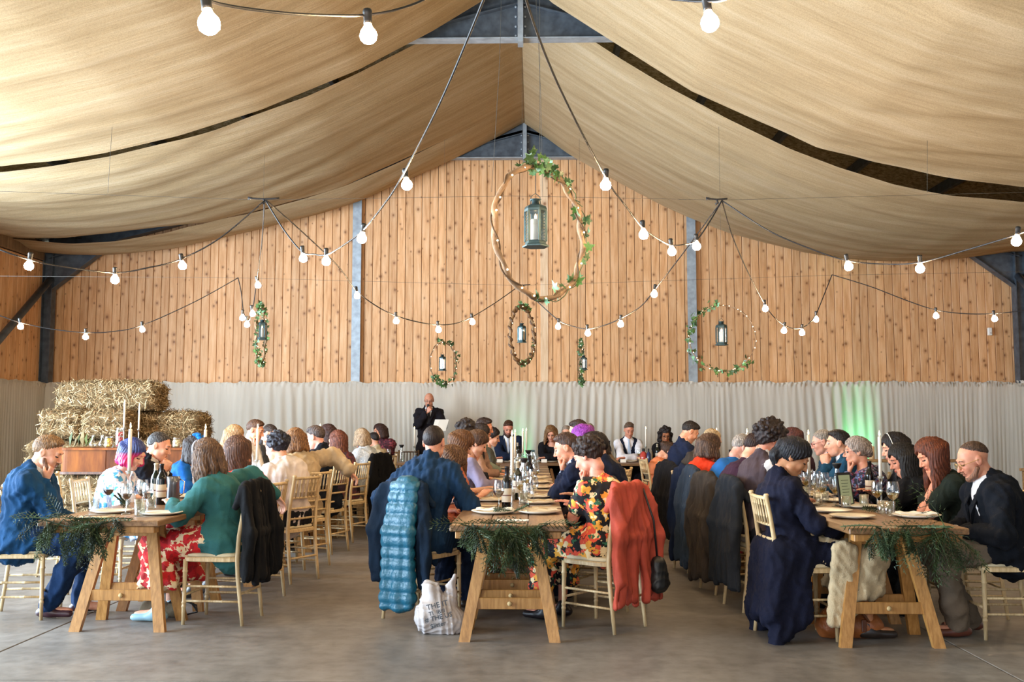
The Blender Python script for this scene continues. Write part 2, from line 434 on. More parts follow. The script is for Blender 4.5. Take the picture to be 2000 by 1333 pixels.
# ================================================================ SETTING
ZW = 2.06            # top of the cloth-covered lower wall
YB = 18.2            # back wall
XL, XR = -9.05, 8.86
XC = -0.17
conc = None
def concrete():
    m, nt, b = newmat('concrete'); v = mapping(nt, (1,1,1), 'Object')
    f = noise_(nt, v, 0.55, 6, 0.62); g = noise_(nt, v, 9, 5, 0.6)
    c1 = ramp(nt, f, [(0.3, '5f5954'), (0.5, '77716b'), (0.7, '928d87')])
    c2 = ramp(nt, g, [(0.3, '8a857e'), (0.6, 'ffffff')])
    mx = N(nt, 'ShaderNodeMix', data_type='RGBA', blend_type='MULTIPLY'); mx.inputs[0].default_value = 0.45
    L(nt, c1, mx.inputs[6]); L(nt, c2, mx.inputs[7]); L(nt, mx.outputs[2], b.inputs['Base Color'])
    b.inputs['Roughness'].default_value = 0.42; b.inputs['Specular IOR Level'].default_value = 0.4
    bump(nt, b, g, 0.15, 0.01)
    return m
M_CONC = concrete()
M_JOINT = plain('joint_dark', '3a3632', 0.9)
fl = MB().box((XL-0.3, -6, -0.2), (XR+0.3, YB+0.2, -0.03)).obj('floor', M_JOINT); tag(fl, kind='structure')
xs = [XL-0.2, -3.22, 2.6, XR+0.2]; ys = [-6, 0.2, 5.40, 11.4, YB+0.1]
for i in range(3):
    for j in range(4):
        MB().box((xs[i]+0.005, ys[j]+0.004, -0.06), (xs[i+1]-0.005, ys[j+1]-0.004, 0.0), bev=0.004).obj('slab', M_CONC, fl)

M_PLANK = wood('pine_plank', 'd9a472', 'c48b57', 'e6b88b', (9, 9, 0.8), knots=True, rough=0.6, kscale=4.4)
M_BLOCK = plain('blockwork', '9a938a', 0.9, bmp=0.4, bs=30)
M_STEEL = plain('steel_dark', '555e68', 0.45, 0.4, var=0.15)
M_GALV = plain('steel_galvanised', '9aa3aa', 0.5, 0.3, var=0.1)
M_FOAM = None
def foam():
    m, nt, b = newmat('sprayed_foam'); v = mapping(nt, (1,1,1)); f = noise_(nt, v, 14, 6, 0.7)
    L(nt, ramp(nt, f, [(0.35, '9a8858'), (0.5, 'cdbb8c'), (0.65, 'f0e4c2')]), b.inputs['Base Color'])
    b.inputs['Roughness'].default_value = 0.9; bump(nt, b, f, 1.0, 0.08); return m
M_FOAM = foam()
def zroof(x): return 7.12-abs(x-XC)*0.262
# back wall
bw = MB().box((XL, YB+0.03, 0), (XR, YB+0.2, ZW+0.02)).obj('wall_back', M_BLOCK); tag(bw, kind='structure')
bk = MB(); bk.add([(XL,YB+0.05,ZW),(XR,YB+0.05,ZW),(XR,YB+0.05,zroof(XR)),(XC,YB+0.05,zroof(XC)),(XL,YB+0.05,zroof(XL))], [(0,1,2,3,4)])
bk.obj('wall_lining', M_JOINT, bw)
pw = 0.1515; n = int((XR-XL)/pw)+1
pm = {}
for i in range(n):
    x0 = XL+i*pw; x1 = min(x0+pw-0.008, XR)
    zt0 = zroof(x0); zt1 = zroof(x1); off = random.choice((0, 0, 0.004, -0.004))
    mb = MB(); y0 = YB+0.008+off; y1 = YB+0.04; b_ = 0.005
    mb.add([(0,y0+b_,0),(b_,y0,0),(x1-x0-b_,y0,0),(x1-x0,y0+b_,0),(x1-x0,y1,0),(0,y1,0),
            (0,y0+b_,zt0-ZW),(b_,y0,zt0-ZW),(x1-x0-b_,y0,zt1-ZW),(x1-x0,y0+b_,zt1-ZW),(x1-x0,y1,zt1-ZW),(0,y1,zt0-ZW)],
           [(0,1,7,6),(1,2,8,7),(2,3,9,8),(3,4,10,9),(5,0,6,11),(0,5,4,3,2,1),(6,7,8,9,10,11)])
    mb.obj('plank', M_PLANK, bw, (x0, 0, ZW))
# side walls
for side, X, sg in (('left', XL, 1), ('right', XR, -1)):
    wl = MB().box((min(X, X-sg*0.2), 12.2, 0), (max(X, X-sg*0.2), YB, ZW)).obj('wall_'+side, M_BLOCK); tag(wl, kind='structure')
    MB().box((min(X-sg*0.06, X-sg*0.2), 12.2, ZW), (max(X-sg*0.06, X-sg*0.2), YB, 4.75)).obj('wall_lining', M_JOINT, wl)
    k = 0; y = 12.4
    while y < YB-0.02:
        y1 = min(y+pw-0.008, YB)
        MB().box((min(0, -sg*0.035), 0, 0), (max(0, -sg*0.035), y1-y, 4.35-ZW), bev=0.004).obj('plank', M_PLANK, wl, (X, y, ZW))
        y += pw
    MB().box((min(X, X+sg*0.06), 12.4, 4.36), (max(X, X+sg*0.06), YB-0.3, 4.7), bev=0.01).obj('eaves_beam', wood('eaves_wood','7c6245','5c452e','94775a'), wl)
# the left side stays open (daylight) nearer than y=12.2; the right wall closes towards the camera
wf = MB().box((XR, -6, 0), (XR+0.2, 12.2, 4.75)).obj('wall_right_front', M_BLOCK); tag(wf, kind='structure')
# ceiling: two sprayed roof slopes with purlins
ce = bpy.data.objects.new('ceiling', None); COL.objects.link(ce); tag(ce, kind='structure')
for sg, Xe in ((-1, XL-0.3), (1, XR+0.3)):
    mb = MB(); nx, ny = 60, 60; V = []; F = []
    for i in range(nx+1):
        for j in range(ny+1):
            x = XC+(Xe-XC)*i/nx; y = -6+(YB+6.3)*j/ny
            V.append((x, y, zroof(x)+random.uniform(-0.015, 0.02)))
    for i in range(nx):
        for j in range(ny):
            a = i*(ny+1)+j; F.append((a, a+1, a+ny+2, a+ny+1))
    mb.add(V, F); mb.obj('roof_slope', M_FOAM, ce, smooth=True)
    top = MB(); top.add([(XC, -6, 7.3), (XC, YB+0.3, 7.3), (Xe, YB+0.3, zroof(Xe)+0.18), (Xe, -6, zroof(Xe)+0.18)], [(0,1,2,3)]); top.obj('roof_sheet', M_STEEL, ce)
    for q in range(1, 7):
        x = XC+sg*(1.05+1.38*(q-1)+0.3)
        if abs(x-XC) > 8.6: continue
        strip((x, -6, zroof(x)-0.09), (x, YB, zroof(x)-0.09), 0.07, 0.17).obj('purlin', M_STEEL, ce)
# steel portal frames
def frame(Y, galv_face=False):
    t = bpy.data.objects.new('trim_1' if Y > 15 else 'trim_2', None); COL.objects.link(t); tag(t, kind='structure')
    zc = lambda x: zroof(x)-0.02
    for sg in (-1, 1):
        Xe = XC+sg*8.75; cwd = 0.17 if Y < 15 else 0.085
        if Y > 15: Xe = (XL+0.09) if sg < 0 else (XR-0.11)
        for (w, h, dz, nm) in ((0.012, 0.36, -0.20, 'rafter_web'), (0.17, 0.014, -0.03, 'rafter_flange'), (0.17, 0.014, -0.38, 'rafter_flange')):
            strip((XC, Y, zc(XC)+dz), (Xe, Y, zc(Xe)+dz), w, h).obj(nm, M_STEEL, t)
        # column
        xc_ = Xe+sg*0.0
        for (w, d, dx, nm) in ((0.012, 0.02, 0, 'column_web'),):
            MB().box((Xe-cwd, Y-0.006, 0), (Xe+cwd, Y+0.006, zc(Xe)-0.1)).obj('column_web', M_STEEL, t)
        for dx in (-cwd, cwd):
            MB().box((Xe+dx-0.008, Y-0.085, 0), (Xe+dx+0.008, Y+0.085, zc(Xe)-0.1)).obj('column_flange', M_STEEL, t)
        # eaves haunch: deepening triangle under the rafter
        xa, xb = Xe-sg*cwd, Xe-sg*1.24; zb = 3.84
        h = MB(); h.add([(xa, Y-0.006, zb), (xb, Y-0.006, zc(xb)-0.37), (xa, Y-0.006, zc(xa)-0.37), (xa, Y+0.006, zb), (xb, Y+0.006, zc(xb)-0.37), (xa, Y+0.006, zc(xa)-0.37)],
                        [(0,1,2),(5,4,3),(0,3,4,1)]); h.obj('eaves_haunch', M_STEEL, t)
        strip((xa, Y, zb), (xb, Y, zc(xb)-0.39), 0.17, 0.014).obj('haunch_flange', M_STEEL, t)
        # apex haunch
        za = 6.26; xe = XC+sg*1.55
        h = MB(); h.add([(XC, Y-0.006, za), (xe, Y-0.006, za), (xe, Y-0.006, zc(xe)-0.3), (XC, Y-0.006, zc(XC)-0.3), (XC, Y+0.006, za), (xe, Y+0.006, za), (xe, Y+0.006, zc(xe)-0.3), (XC, Y+0.006, zc(XC)-0.3)],
                        [(0,1,2,3),(7,6,5,4),(0,4,5,1)]); h.obj('apex_haunch', M_STEEL, t)
        MB().box((min(XC, xe), Y-0.085, za-0.012), (max(XC, xe), Y+0.085, za+0.004)).obj('haunch_flange', M_GALV, t)
    MB().box((XC-0.035, Y-0.1, za-0.06), (XC+0.035, Y+0.1, 6.98)).obj('end_plate', M_GALV, t)
    for z in (6.3, 6.42, 6.55, 6.68):
        for dx in (-1, 1): MB().lathe([(0.014, 0), (0.014, 0.02), (0.0, 0.024)], 6).xf(Matrix.Translation((XC+dx*0.06, Y-0.02, z)) @ Matrix.Rotation(math.radians(90), 4, 'X')).obj('bolt', M_GALV, t)
    return t
frame(YB-0.16); frame(12.35)
# gable posts
for px0 in (697, 1350.5):
    p = P(px0, 560, YB-0.05)
    pt = bpy.data.objects.new('trim_3' if px0 < 1000 else 'trim_4', None); COL.objects.link(pt); tag(pt, kind='structure')
    MB().box((p[0]-0.082, YB-0.1, 0), (p[0]+0.082, YB-0.088, zroof(p[0])-0.2), bev=0.002).obj('post_flange', M_GALV, pt)
    MB().box((p[0]-0.005, YB-0.09, 0), (p[0]+0.005, YB, zroof(p[0])-0.2)).obj('post_web', M_GALV, pt)
# pale board on the wall axis
p = P(1063, 560, YB)
MB().box((p[0]-0.072, YB-0.012, ZW), (p[0]+0.072, YB+0.012, 6.3), bev=0.003).obj('pale_plank', wood('pale_plank', 'd8b894', 'c9a27a', 'e3c8a8', (9,9,.8), knots=True), bw)
# diagonal wind braces on the side walls
for sg, X in ((1, XL+0.16), (-1, XR-0.16)):
    o = MB().tube([(X, YB-0.25, 4.02), (X, YB-2.2, 2.55), (X, YB-5.3, 0.3)], 0.065, 12).obj('trim_5' if sg > 0 else 'trim_6', M_STEEL, smooth=True); tag(o, kind='structure')
# small white sensor box on the wall
p = P(1933, 648, YB-0.04)
s_ = thing('wall_sensor', p, 'small white sensor box high on the plank wall near the right column', 'sensor')
MB().box((-0.035, -0.03, -0.07), (0.035, 0.03, 0.07), bev=0.008).obj('casing', plain('white_plastic', 'e8e4dc', 0.4), s_)
MB().lathe([(0.012, 0), (0.01, 0.012), (0, 0.014)], 10).xf(Matrix.Translation((0, -0.03, -0.03)) @ Matrix.Rotation(math.radians(90), 4, 'X')).obj('lens', plain('sensor_lens', 'b9b5ae', 0.2), s_)

# ---------------------------------------------------------------- voile curtains
def voile():
    m, nt, b = newmat('voile'); v = mapping(nt, (1,1,0.1)); f = noise_(nt, v, 5, 4)
    L(nt, ramp(nt, f, [(0.3, 'd2c9bb'), (0.7, 'e9e1d3')]), b.inputs['Base Color']); b.inputs['Roughness'].default_value = 0.9
    b.inputs['Specular IOR Level'].default_value = 0.1
    tl = N(nt, 'ShaderNodeBsdfTranslucent'); tl.inputs[0].default_value = C('e6e0d4')
    mx = N(nt, 'ShaderNodeMixShader'); mx.inputs[0].default_value = 0.3; out = [n for n in nt.nodes if n.type == 'OUTPUT_MATERIAL'][0]
    L(nt, b.outputs[0], mx.inputs[1]); L(nt, tl.outputs[0], mx.inputs[2]); L(nt, mx.outputs[0], out.inputs[0]); return m
M_VOILE = voile()
def curtain(a, b, nrm, name, label, seed):
    rs = np.random.RandomState(seed); a = np.array(a, float); b = np.array(b, float); Ln = np.linalg.norm(b-a); t = (b-a)/Ln
    nu = int(Ln/0.022); zs = np.array([ZW+0.055, ZW+0.03, ZW, ZW-0.05, 1.8, 1.4, 1.0, 0.6, 0.25, 0.01]); V = np.zeros((nu+1, len(zs), 3))
    u = np.linspace(0, Ln, nu+1)
    # pleat phase wanders, pleats lean and merge lower down
    ph = np.cumsum(2*np.pi/(0.115+0.06*np.sin(u*1.3+seed)+0.03*np.sin(u*3.1))*(Ln/nu)); ph2 = u*9.3+2*np.sin(u*1.1); wv = 0.55+0.45*np.sin(u*0.63+seed)*np.sin(u*1.9+2)
    am = 0.6+0.4*np.sin(u*0.9+1)*np.sin(u*2.3)
    top = np.cumsum(rs.randn(nu+1)*0.006); top -= np.convolve(top, np.ones(41)/41, 'same'); top = np.clip(top, -0.03, 0.03)
    for k, z in enumerate(zs):
        low = (ZW-z)/ZW; w = np.clip(low*14, 0, 1)
        sk = 0.5*low*np.sin(u*0.8)
        d = (0.03+0.02*low)*am*wv*w*np.sin(ph+sk*9+1.2*low*np.sin(u*5.3))+0.03*low*np.sin(ph2)+0.02*low*np.sin(u*2.2+z)
        if k < 3: d = 0.02*np.sin(ph*1.7+k)+0.01*rs.randn(nu+1)
        V[:, k] = a+t*(u+0.012*np.cos(ph)*low)[:, None]+np.array(nrm)*(0.075+d)[:, None]
        V[:, k, 2] = z+(top if k < 3 else 0)*(1 if k < 2 else 0.4)
    V = V.reshape(-1, 3); nz = len(zs); i, k = np.meshgrid(np.arange(nu), np.arange(nz-1), indexing='ij'); A = (i*nz+k).ravel()
    F = np.stack([A, A+1, A+nz+1, A+nz], 1)
    o = link(name, mesh_np(name, V, F, M_VOILE)); return tag(o, label, 'curtain')
yc = YB-0.16
curtain((XL+0.02, yc-0.13, 0), (XR-0.02, yc-0.13, 0), (0, -1, 0), 'curtain', 'long pleated white voile curtain hung along the back wall', 2)
curtain((XL+0.12, 12.4, 0), (XL+0.12, YB-0.1, 0), (1, 0, 0), 'curtain', 'pleated white voile curtain hung along the left side wall', 5)
curtain((XR-0.12, 9.0, 0), (XR-0.12, YB-0.1, 0), (-1, 0, 0), 'curtain', 'pleated white voile curtain hung along the right side wall', 9)

# ---------------------------------------------------------------- burlap ceiling drapes
def burlap():
    m, nt, b = newmat('burlap'); v = mapping(nt, (0.35, 3.2, 0.35)); f = noise_(nt, v, 1.5, 6, 0.6)
    v2 = mapping(nt, (0.5, 9, 0.5)); f2 = noise_(nt, v2, 4, 4, 0.6); v3 = mapping(nt, (1,1,1)); f3 = noise_(nt, v3, 90, 2)
    c1 = ramp(nt, f, [(0.3, 'b89e78'), (0.5, 'c8ae88'), (0.7, 'd4bd9a')])
    c2 = ramp(nt, f2, [(0.3, 'e4e0d8'), (0.6, 'ffffff')]); c3 = ramp(nt, f3, [(0.3, 'c9c3b9'), (0.6, 'ffffff')])
    mx = N(nt, 'ShaderNodeMix', data_type='RGBA', blend_type='MULTIPLY'); mx.inputs[0].default_value = 0.45; L(nt, c1, mx.inputs[6]); L(nt, c2, mx.inputs[7])
    m2 = N(nt, 'ShaderNodeMix', data_type='RGBA', blend_type='MULTIPLY'); m2.inputs[0].default_value = 0.5; L(nt, mx.outputs[2], m2.inputs[6]); L(nt, c3, m2.inputs[7])
    L(nt, m2.outputs[2], b.inputs['Base Color']); b.inputs['Roughness'].default_value = 0.95; b.inputs['Specular IOR Level'].default_value = 0.05
    mh = N(nt, 'ShaderNodeMath', operation='ADD'); L(nt, f, mh.inputs[0]); L(nt, f2, mh.inputs[1])
    bump(nt, b, mh.outputs[0], 0.2, 0.04)
    tl = N(nt, 'ShaderNodeBsdfTranslucent'); L(nt, m2.outputs[2], tl.inputs[0])
    ms = N(nt, 'ShaderNodeMixShader'); ms.inputs[0].default_value = 0.2; out = [n for n in nt.nodes if n.type == 'OUTPUT_MATERIAL'][0]
    L(nt, b.outputs[0], ms.inputs[1]); L(nt, tl.outputs[0], ms.inputs[2]); L(nt, ms.outputs[0], out.inputs[0]); return m
M_BURLAP = burlap()
def prof(pts, Y):
    q = np.array([P(x, y, Y) for x, y in pts]); o = np.argsort(q[:,0]); return q[o,0], q[o,2]
FAR_L = prof([(1022,240),(965,272),(910,300),(850,328),(790,355),(700,395),(620,420),(530,442),(430,466),(340,482),(270,492),(200,497),(140,496),(88,492),(0,474)], YB-0.25)
FAR_R = prof([(1022,240),(1065,268),(1107,299),(1170,335),(1240,372),(1290,398),(1345,422),(1420,452),(1500,476),(1570,494),(1650,506),(1720,510),(1800,509),(1880,502),(1975,488)], YB-0.25)
NE_L = prof([(1014,-14),(930,28),(860,62),(780,103),(700,143),(600,188),(510,222),(430,250),(350,274),(280,292),(210,309),(100,328),(0,342),(-150,350),(-370,330)], 12.6)
NE_R = prof([(1014,-14),(1070,24),(1132,62),(1210,112),(1295,162),(1420,230),(1545,290),(1640,326),(1740,356),(1860,380),(2000,396),(2150,398),(2430,370)], 12.6)
NF_L = prof([(1012,-44),(930,8),(845,60),(700,137),(510,215),(350,264),(200,298),(100,316),(0,329),(-150,335),(-420,318)], 12.0)
NF_R = prof([(1014,-50),(1080,8),(1165,62),(1250,115),(1350,178),(1470,232),(1595,288),(1700,318),(1800,338),(1900,354),(2000,366),(2150,372),(2500,345)], 12.0)
def drape(xs, lo, hi, Y0, Y1, label, seed, group=None, slit=None, ny=56):
    """cloth between edge profiles lo (at Y0) and hi (at Y1)"""
    nx = len(xs); V = np.zeros((nx, ny+1, 3)); rs = np.random.RandomState(seed)
    z0 = np.interp(xs, *lo); z1 = np.interp(xs, *hi); u = np.abs(xs-XC)/8.8
    env = np.clip(u*3, 0, 1)*(1-0.35*u)
    for j in range(ny+1):
        v = j/ny; y = Y0+(Y1-Y0)*v; e = math.sin(math.pi*v)
        z = z0*(1-v)+z1*v - 0.10*e*env
        warp = 0.35*np.sin(u*3+seed)+0.2*np.sin(u*7+seed*2)
        f = np.zeros(nx)
        for k in range(5):
            fr = (2.6, 4.3, 6.9, 9.7, 14.1)[k]; f += (0.016, 0.013, 0.009, 0.007, 0.005)[k]*np.sin(fr*(y+warp*(1+0.3*k))+seed*1.7*k+2.2*np.sin(u*2.4+k))
        z = z+f*env*(0.4+1.2*u)
        if slit is not None:
            s, edge = slit; a = np.clip((xs-(-8.6))/(3.1), 0, 1); w = np.exp(-((v-edge)/0.12)**2); z = z+s*np.sin(np.pi*a)*w
        yy = y+0.02*np.sin(u*9+seed)*(1 if j in (0, ny) else 0)
        V[:, j] = np.stack([xs, np.full(nx, 0)+yy, z], 1)
    V = V.reshape(-1, 3); i, k = np.meshgrid(np.arange(nx-1), np.arange(ny), indexing='ij'); A = (i*(ny+1)+k).ravel()
    F = np.stack([A, A+1, A+ny+2, A+ny+1], 1)
    o = link('ceiling_drape', mesh_np('ceiling_drape', V, F, M_BURLAP)); tag(o, label, 'drape', group)
    return o
xl = np.linspace(XC, XL+0.05, 90); xr = np.linspace(XC, XR-0.05, 90)
mixp = lambda p, q, t, xs: (np.sort(xs), np.interp(np.sort(xs), *p)*(1-t)+np.interp(np.sort(xs), *q)*t)
MID_L = mixp(NE_L, FAR_L, 0.74, xl)
drape(xl, NE_L, MID_L, 12.6, 16.75, 'wide tan burlap drape sagging left of the ridge over the far bay', 3, slit=(0.10, 1.0))
drape(xl, MID_L, FAR_L, 16.75, YB-0.25, 'narrow tan burlap strip left of ridge against the back wall, below a slit', 4, slit=(-0.05, 0.0), ny=20)
drape(xr, NE_R, FAR_R, 12.6, YB-0.25, 'tan burlap drape sagging right of the ridge over the far bay', 6, ny=72)
def shift(p, dz): return (p[0], p[1]+dz)
drape(xl, shift(NF_L, 0.0), NF_L, 6.3, 12.0, 'bright tan burlap drape left of the ridge, nearest above the camera', 8, ny=72)
drape(xr, shift(NF_R, 0.0), NF_R, 6.3, 12.0, 'shaded tan burlap drape right of the ridge, nearest above the camera', 11, ny=72)
# ================================================================ PEOPLE
NEAR = 9.0
def basis(yaw, pitch=0.0, roll=0.0):
    """columns right, forward, up; yaw clockwise from +Y, pitch down positive, roll to the right positive"""
    f = np.array((math.sin(yaw), math.cos(yaw), 0.0)); r = np.array((math.cos(yaw), -math.sin(yaw), 0.0)); u = np.array((0,0,1.0))
    f2 = f*math.cos(pitch)-u*math.sin(pitch); u2 = u*math.cos(pitch)+f*math.sin(pitch)
    r2 = r*math.cos(roll)-u2*math.sin(roll); u3 = u2*math.cos(roll)+r*math.sin(roll)
    return np.stack([r2, f2, u3], 1)
_heads = {}
def head_template(sex, h):
    k = (sex, h)
    if k in _heads: return _heads[k]
    s = SDF(0.02); w = 1.0 if sex == 'm' else 0.94
    s.ell((0,-0.014,0.030), (0.073*w,0.096,0.088)); s.ell((0,0.030,-0.030), (0.060*w,0.062,0.085)); 
    s.cap((-0.036*w,0.02,-0.068), (0,0.066,-0.096), 0.026, 0.021); s.cap((0.036*w,0.02,-0.068), (0,0.066,-0.096), 0.026, 0.021)
    s.cap((-0.03,0.079,0.030), (0.03,0.079,0.030), 0.013, k=0.015)
    s.ell((-0.034*w,0.068,-0.025), (0.02,0.018,0.022)); s.ell((0.034*w,0.068,-0.025), (0.02,0.018,0.022))
    for sx in (-1,1): s.ell((sx*0.031,0.104,0.008), (0.017,0.016,0.012), sub=True, k=0.012)
    for sx in (-1,1): s.ell((sx*0.031,0.078,0.007), (0.0145,0.0125,0.0125), k=0.004)
    s.cap((0,0.090,0.012), (0,0.112,-0.028), 0.0075, 0.0115, k=0.012)
    for sx in (-1,1): s.ell((sx*0.012,0.098,-0.033), (0.008,0.009,0.007), k=0.006)
    s.ell((0,0.090,-0.056), (0.024,0.010,0.007), k=0.006); s.ell((0,0.089,-0.067), (0.020,0.010,0.0075), k=0.006)
    s.cap((-0.02,0.1035,-0.0612), (0.02,0.1035,-0.0612), 0.0022, k=0.004, sub=True)
    for sx in (-1,1):
        M = np.array(((1,0,0),(0,0.94,-0.2),(0,0.2,0.97)))
        s.ell((sx*0.075*w,-0.012,-0.004), (0.010,0.019,0.032), M, k=0.008); s.ell((sx*0.087*w,-0.008,0.0), (0.008,0.009,0.016), M, k=0.006, sub=True)
    s.cap((0,-0.026,-0.04), (0,-0.036,-0.095), 0.052*w, 0.050*w)
    V, Q = s.mesh(h); c = V[Q].mean(1)
    lip = (np.abs(c[:,0]) < 0.0205) & (c[:,2] > -0.0725) & (c[:,2] < -0.052) & (c[:,1] > 0.091)
    lash = (np.abs(np.abs(c[:,0])-0.031) < 0.015) & (np.abs(c[:,2]-(0.0025)) < 0.0028+h*0.35) & (c[:,1] > 0.072)
    mi = np.zeros(len(Q), int); mi[lip] = 1; mi[lash] = 2
    _heads[k] = (V, Q, mi); return _heads[k]
_hands = {}
def hand_template(pose, h):
    k = (pose, h)
    if k in _hands: return _hands[k]
    s = SDF(0.009); s.ell((0,0.048,0), (0.041,0.05,0.015)); s.cap((0,-0.035,0), (0,0.02,0), 0.024, 0.026, sq=[((0,0,1),0.75)])
    bends = {'rest':(18,28,22), 'fist':(62,78,50), 'flat':(6,8,6), 'grip':(40,48,35)}[pose]
    for x, ln, sp in ((-0.030,0.074,-5),(-0.010,0.084,-1),(0.010,0.079,3),(0.030,0.062,8)):
        p = np.array((x, 0.088, 0.0)); s.cap((x*0.6,0.02,0), p, 0.012, 0.0115); a = 0
        for i, fr in enumerate((0.45,0.31,0.24)):
            a += bends[i]+(x*80 if i == 0 else 0); d = np.array((math.sin(math.radians(sp))*math.cos(math.radians(a)), math.cos(math.radians(a))*math.cos(math.radians(sp)), -math.sin(math.radians(a))))
            q = p+d*ln*fr; s.cap(p, q, 0.0097-0.0008*i, 0.0090-0.0008*i, k=0.003); p = q
    tb = {'rest':0.2,'fist':0.9,'flat':0.0,'grip':0.7}[pose]
    p0 = np.array((-0.022,0.022,-0.006)); p1 = p0+np.array((-0.028+0.01*tb,0.030,-0.008-0.012*tb)); p2 = p1+np.array((-0.012+0.02*tb,0.028,-0.006-0.008*tb)); p3 = p2+np.array((-0.003+0.018*tb,0.022,-0.002))
    s.cap(p0, p1, 0.016, 0.0125); s.cap(p1, p2, 0.0118, 0.0105, k=0.004); s.cap(p2, p3, 0.0105, 0.0085, k=0.003)
    V, Q = s.mesh(h); _hands[k] = (V, Q); return _hands[k]
def ik(S0, Wt, l1, l2, hint):
    d = Wt-S0; D = np.linalg.norm(d)
    if D > (l1+l2)*0.985: Wt = S0+d/D*(l1+l2)*0.985; d = Wt-S0; D = np.linalg.norm(d)
    x = (l1*l1-l2*l2+D*D)/(2*D); hgt = math.sqrt(max(l1*l1-x*x, 0)); u = d/D
    hv = np.asarray(hint, float)-u*np.dot(hint, u); hv = _n(hv)
    return S0+u*x+hv*hgt, Wt

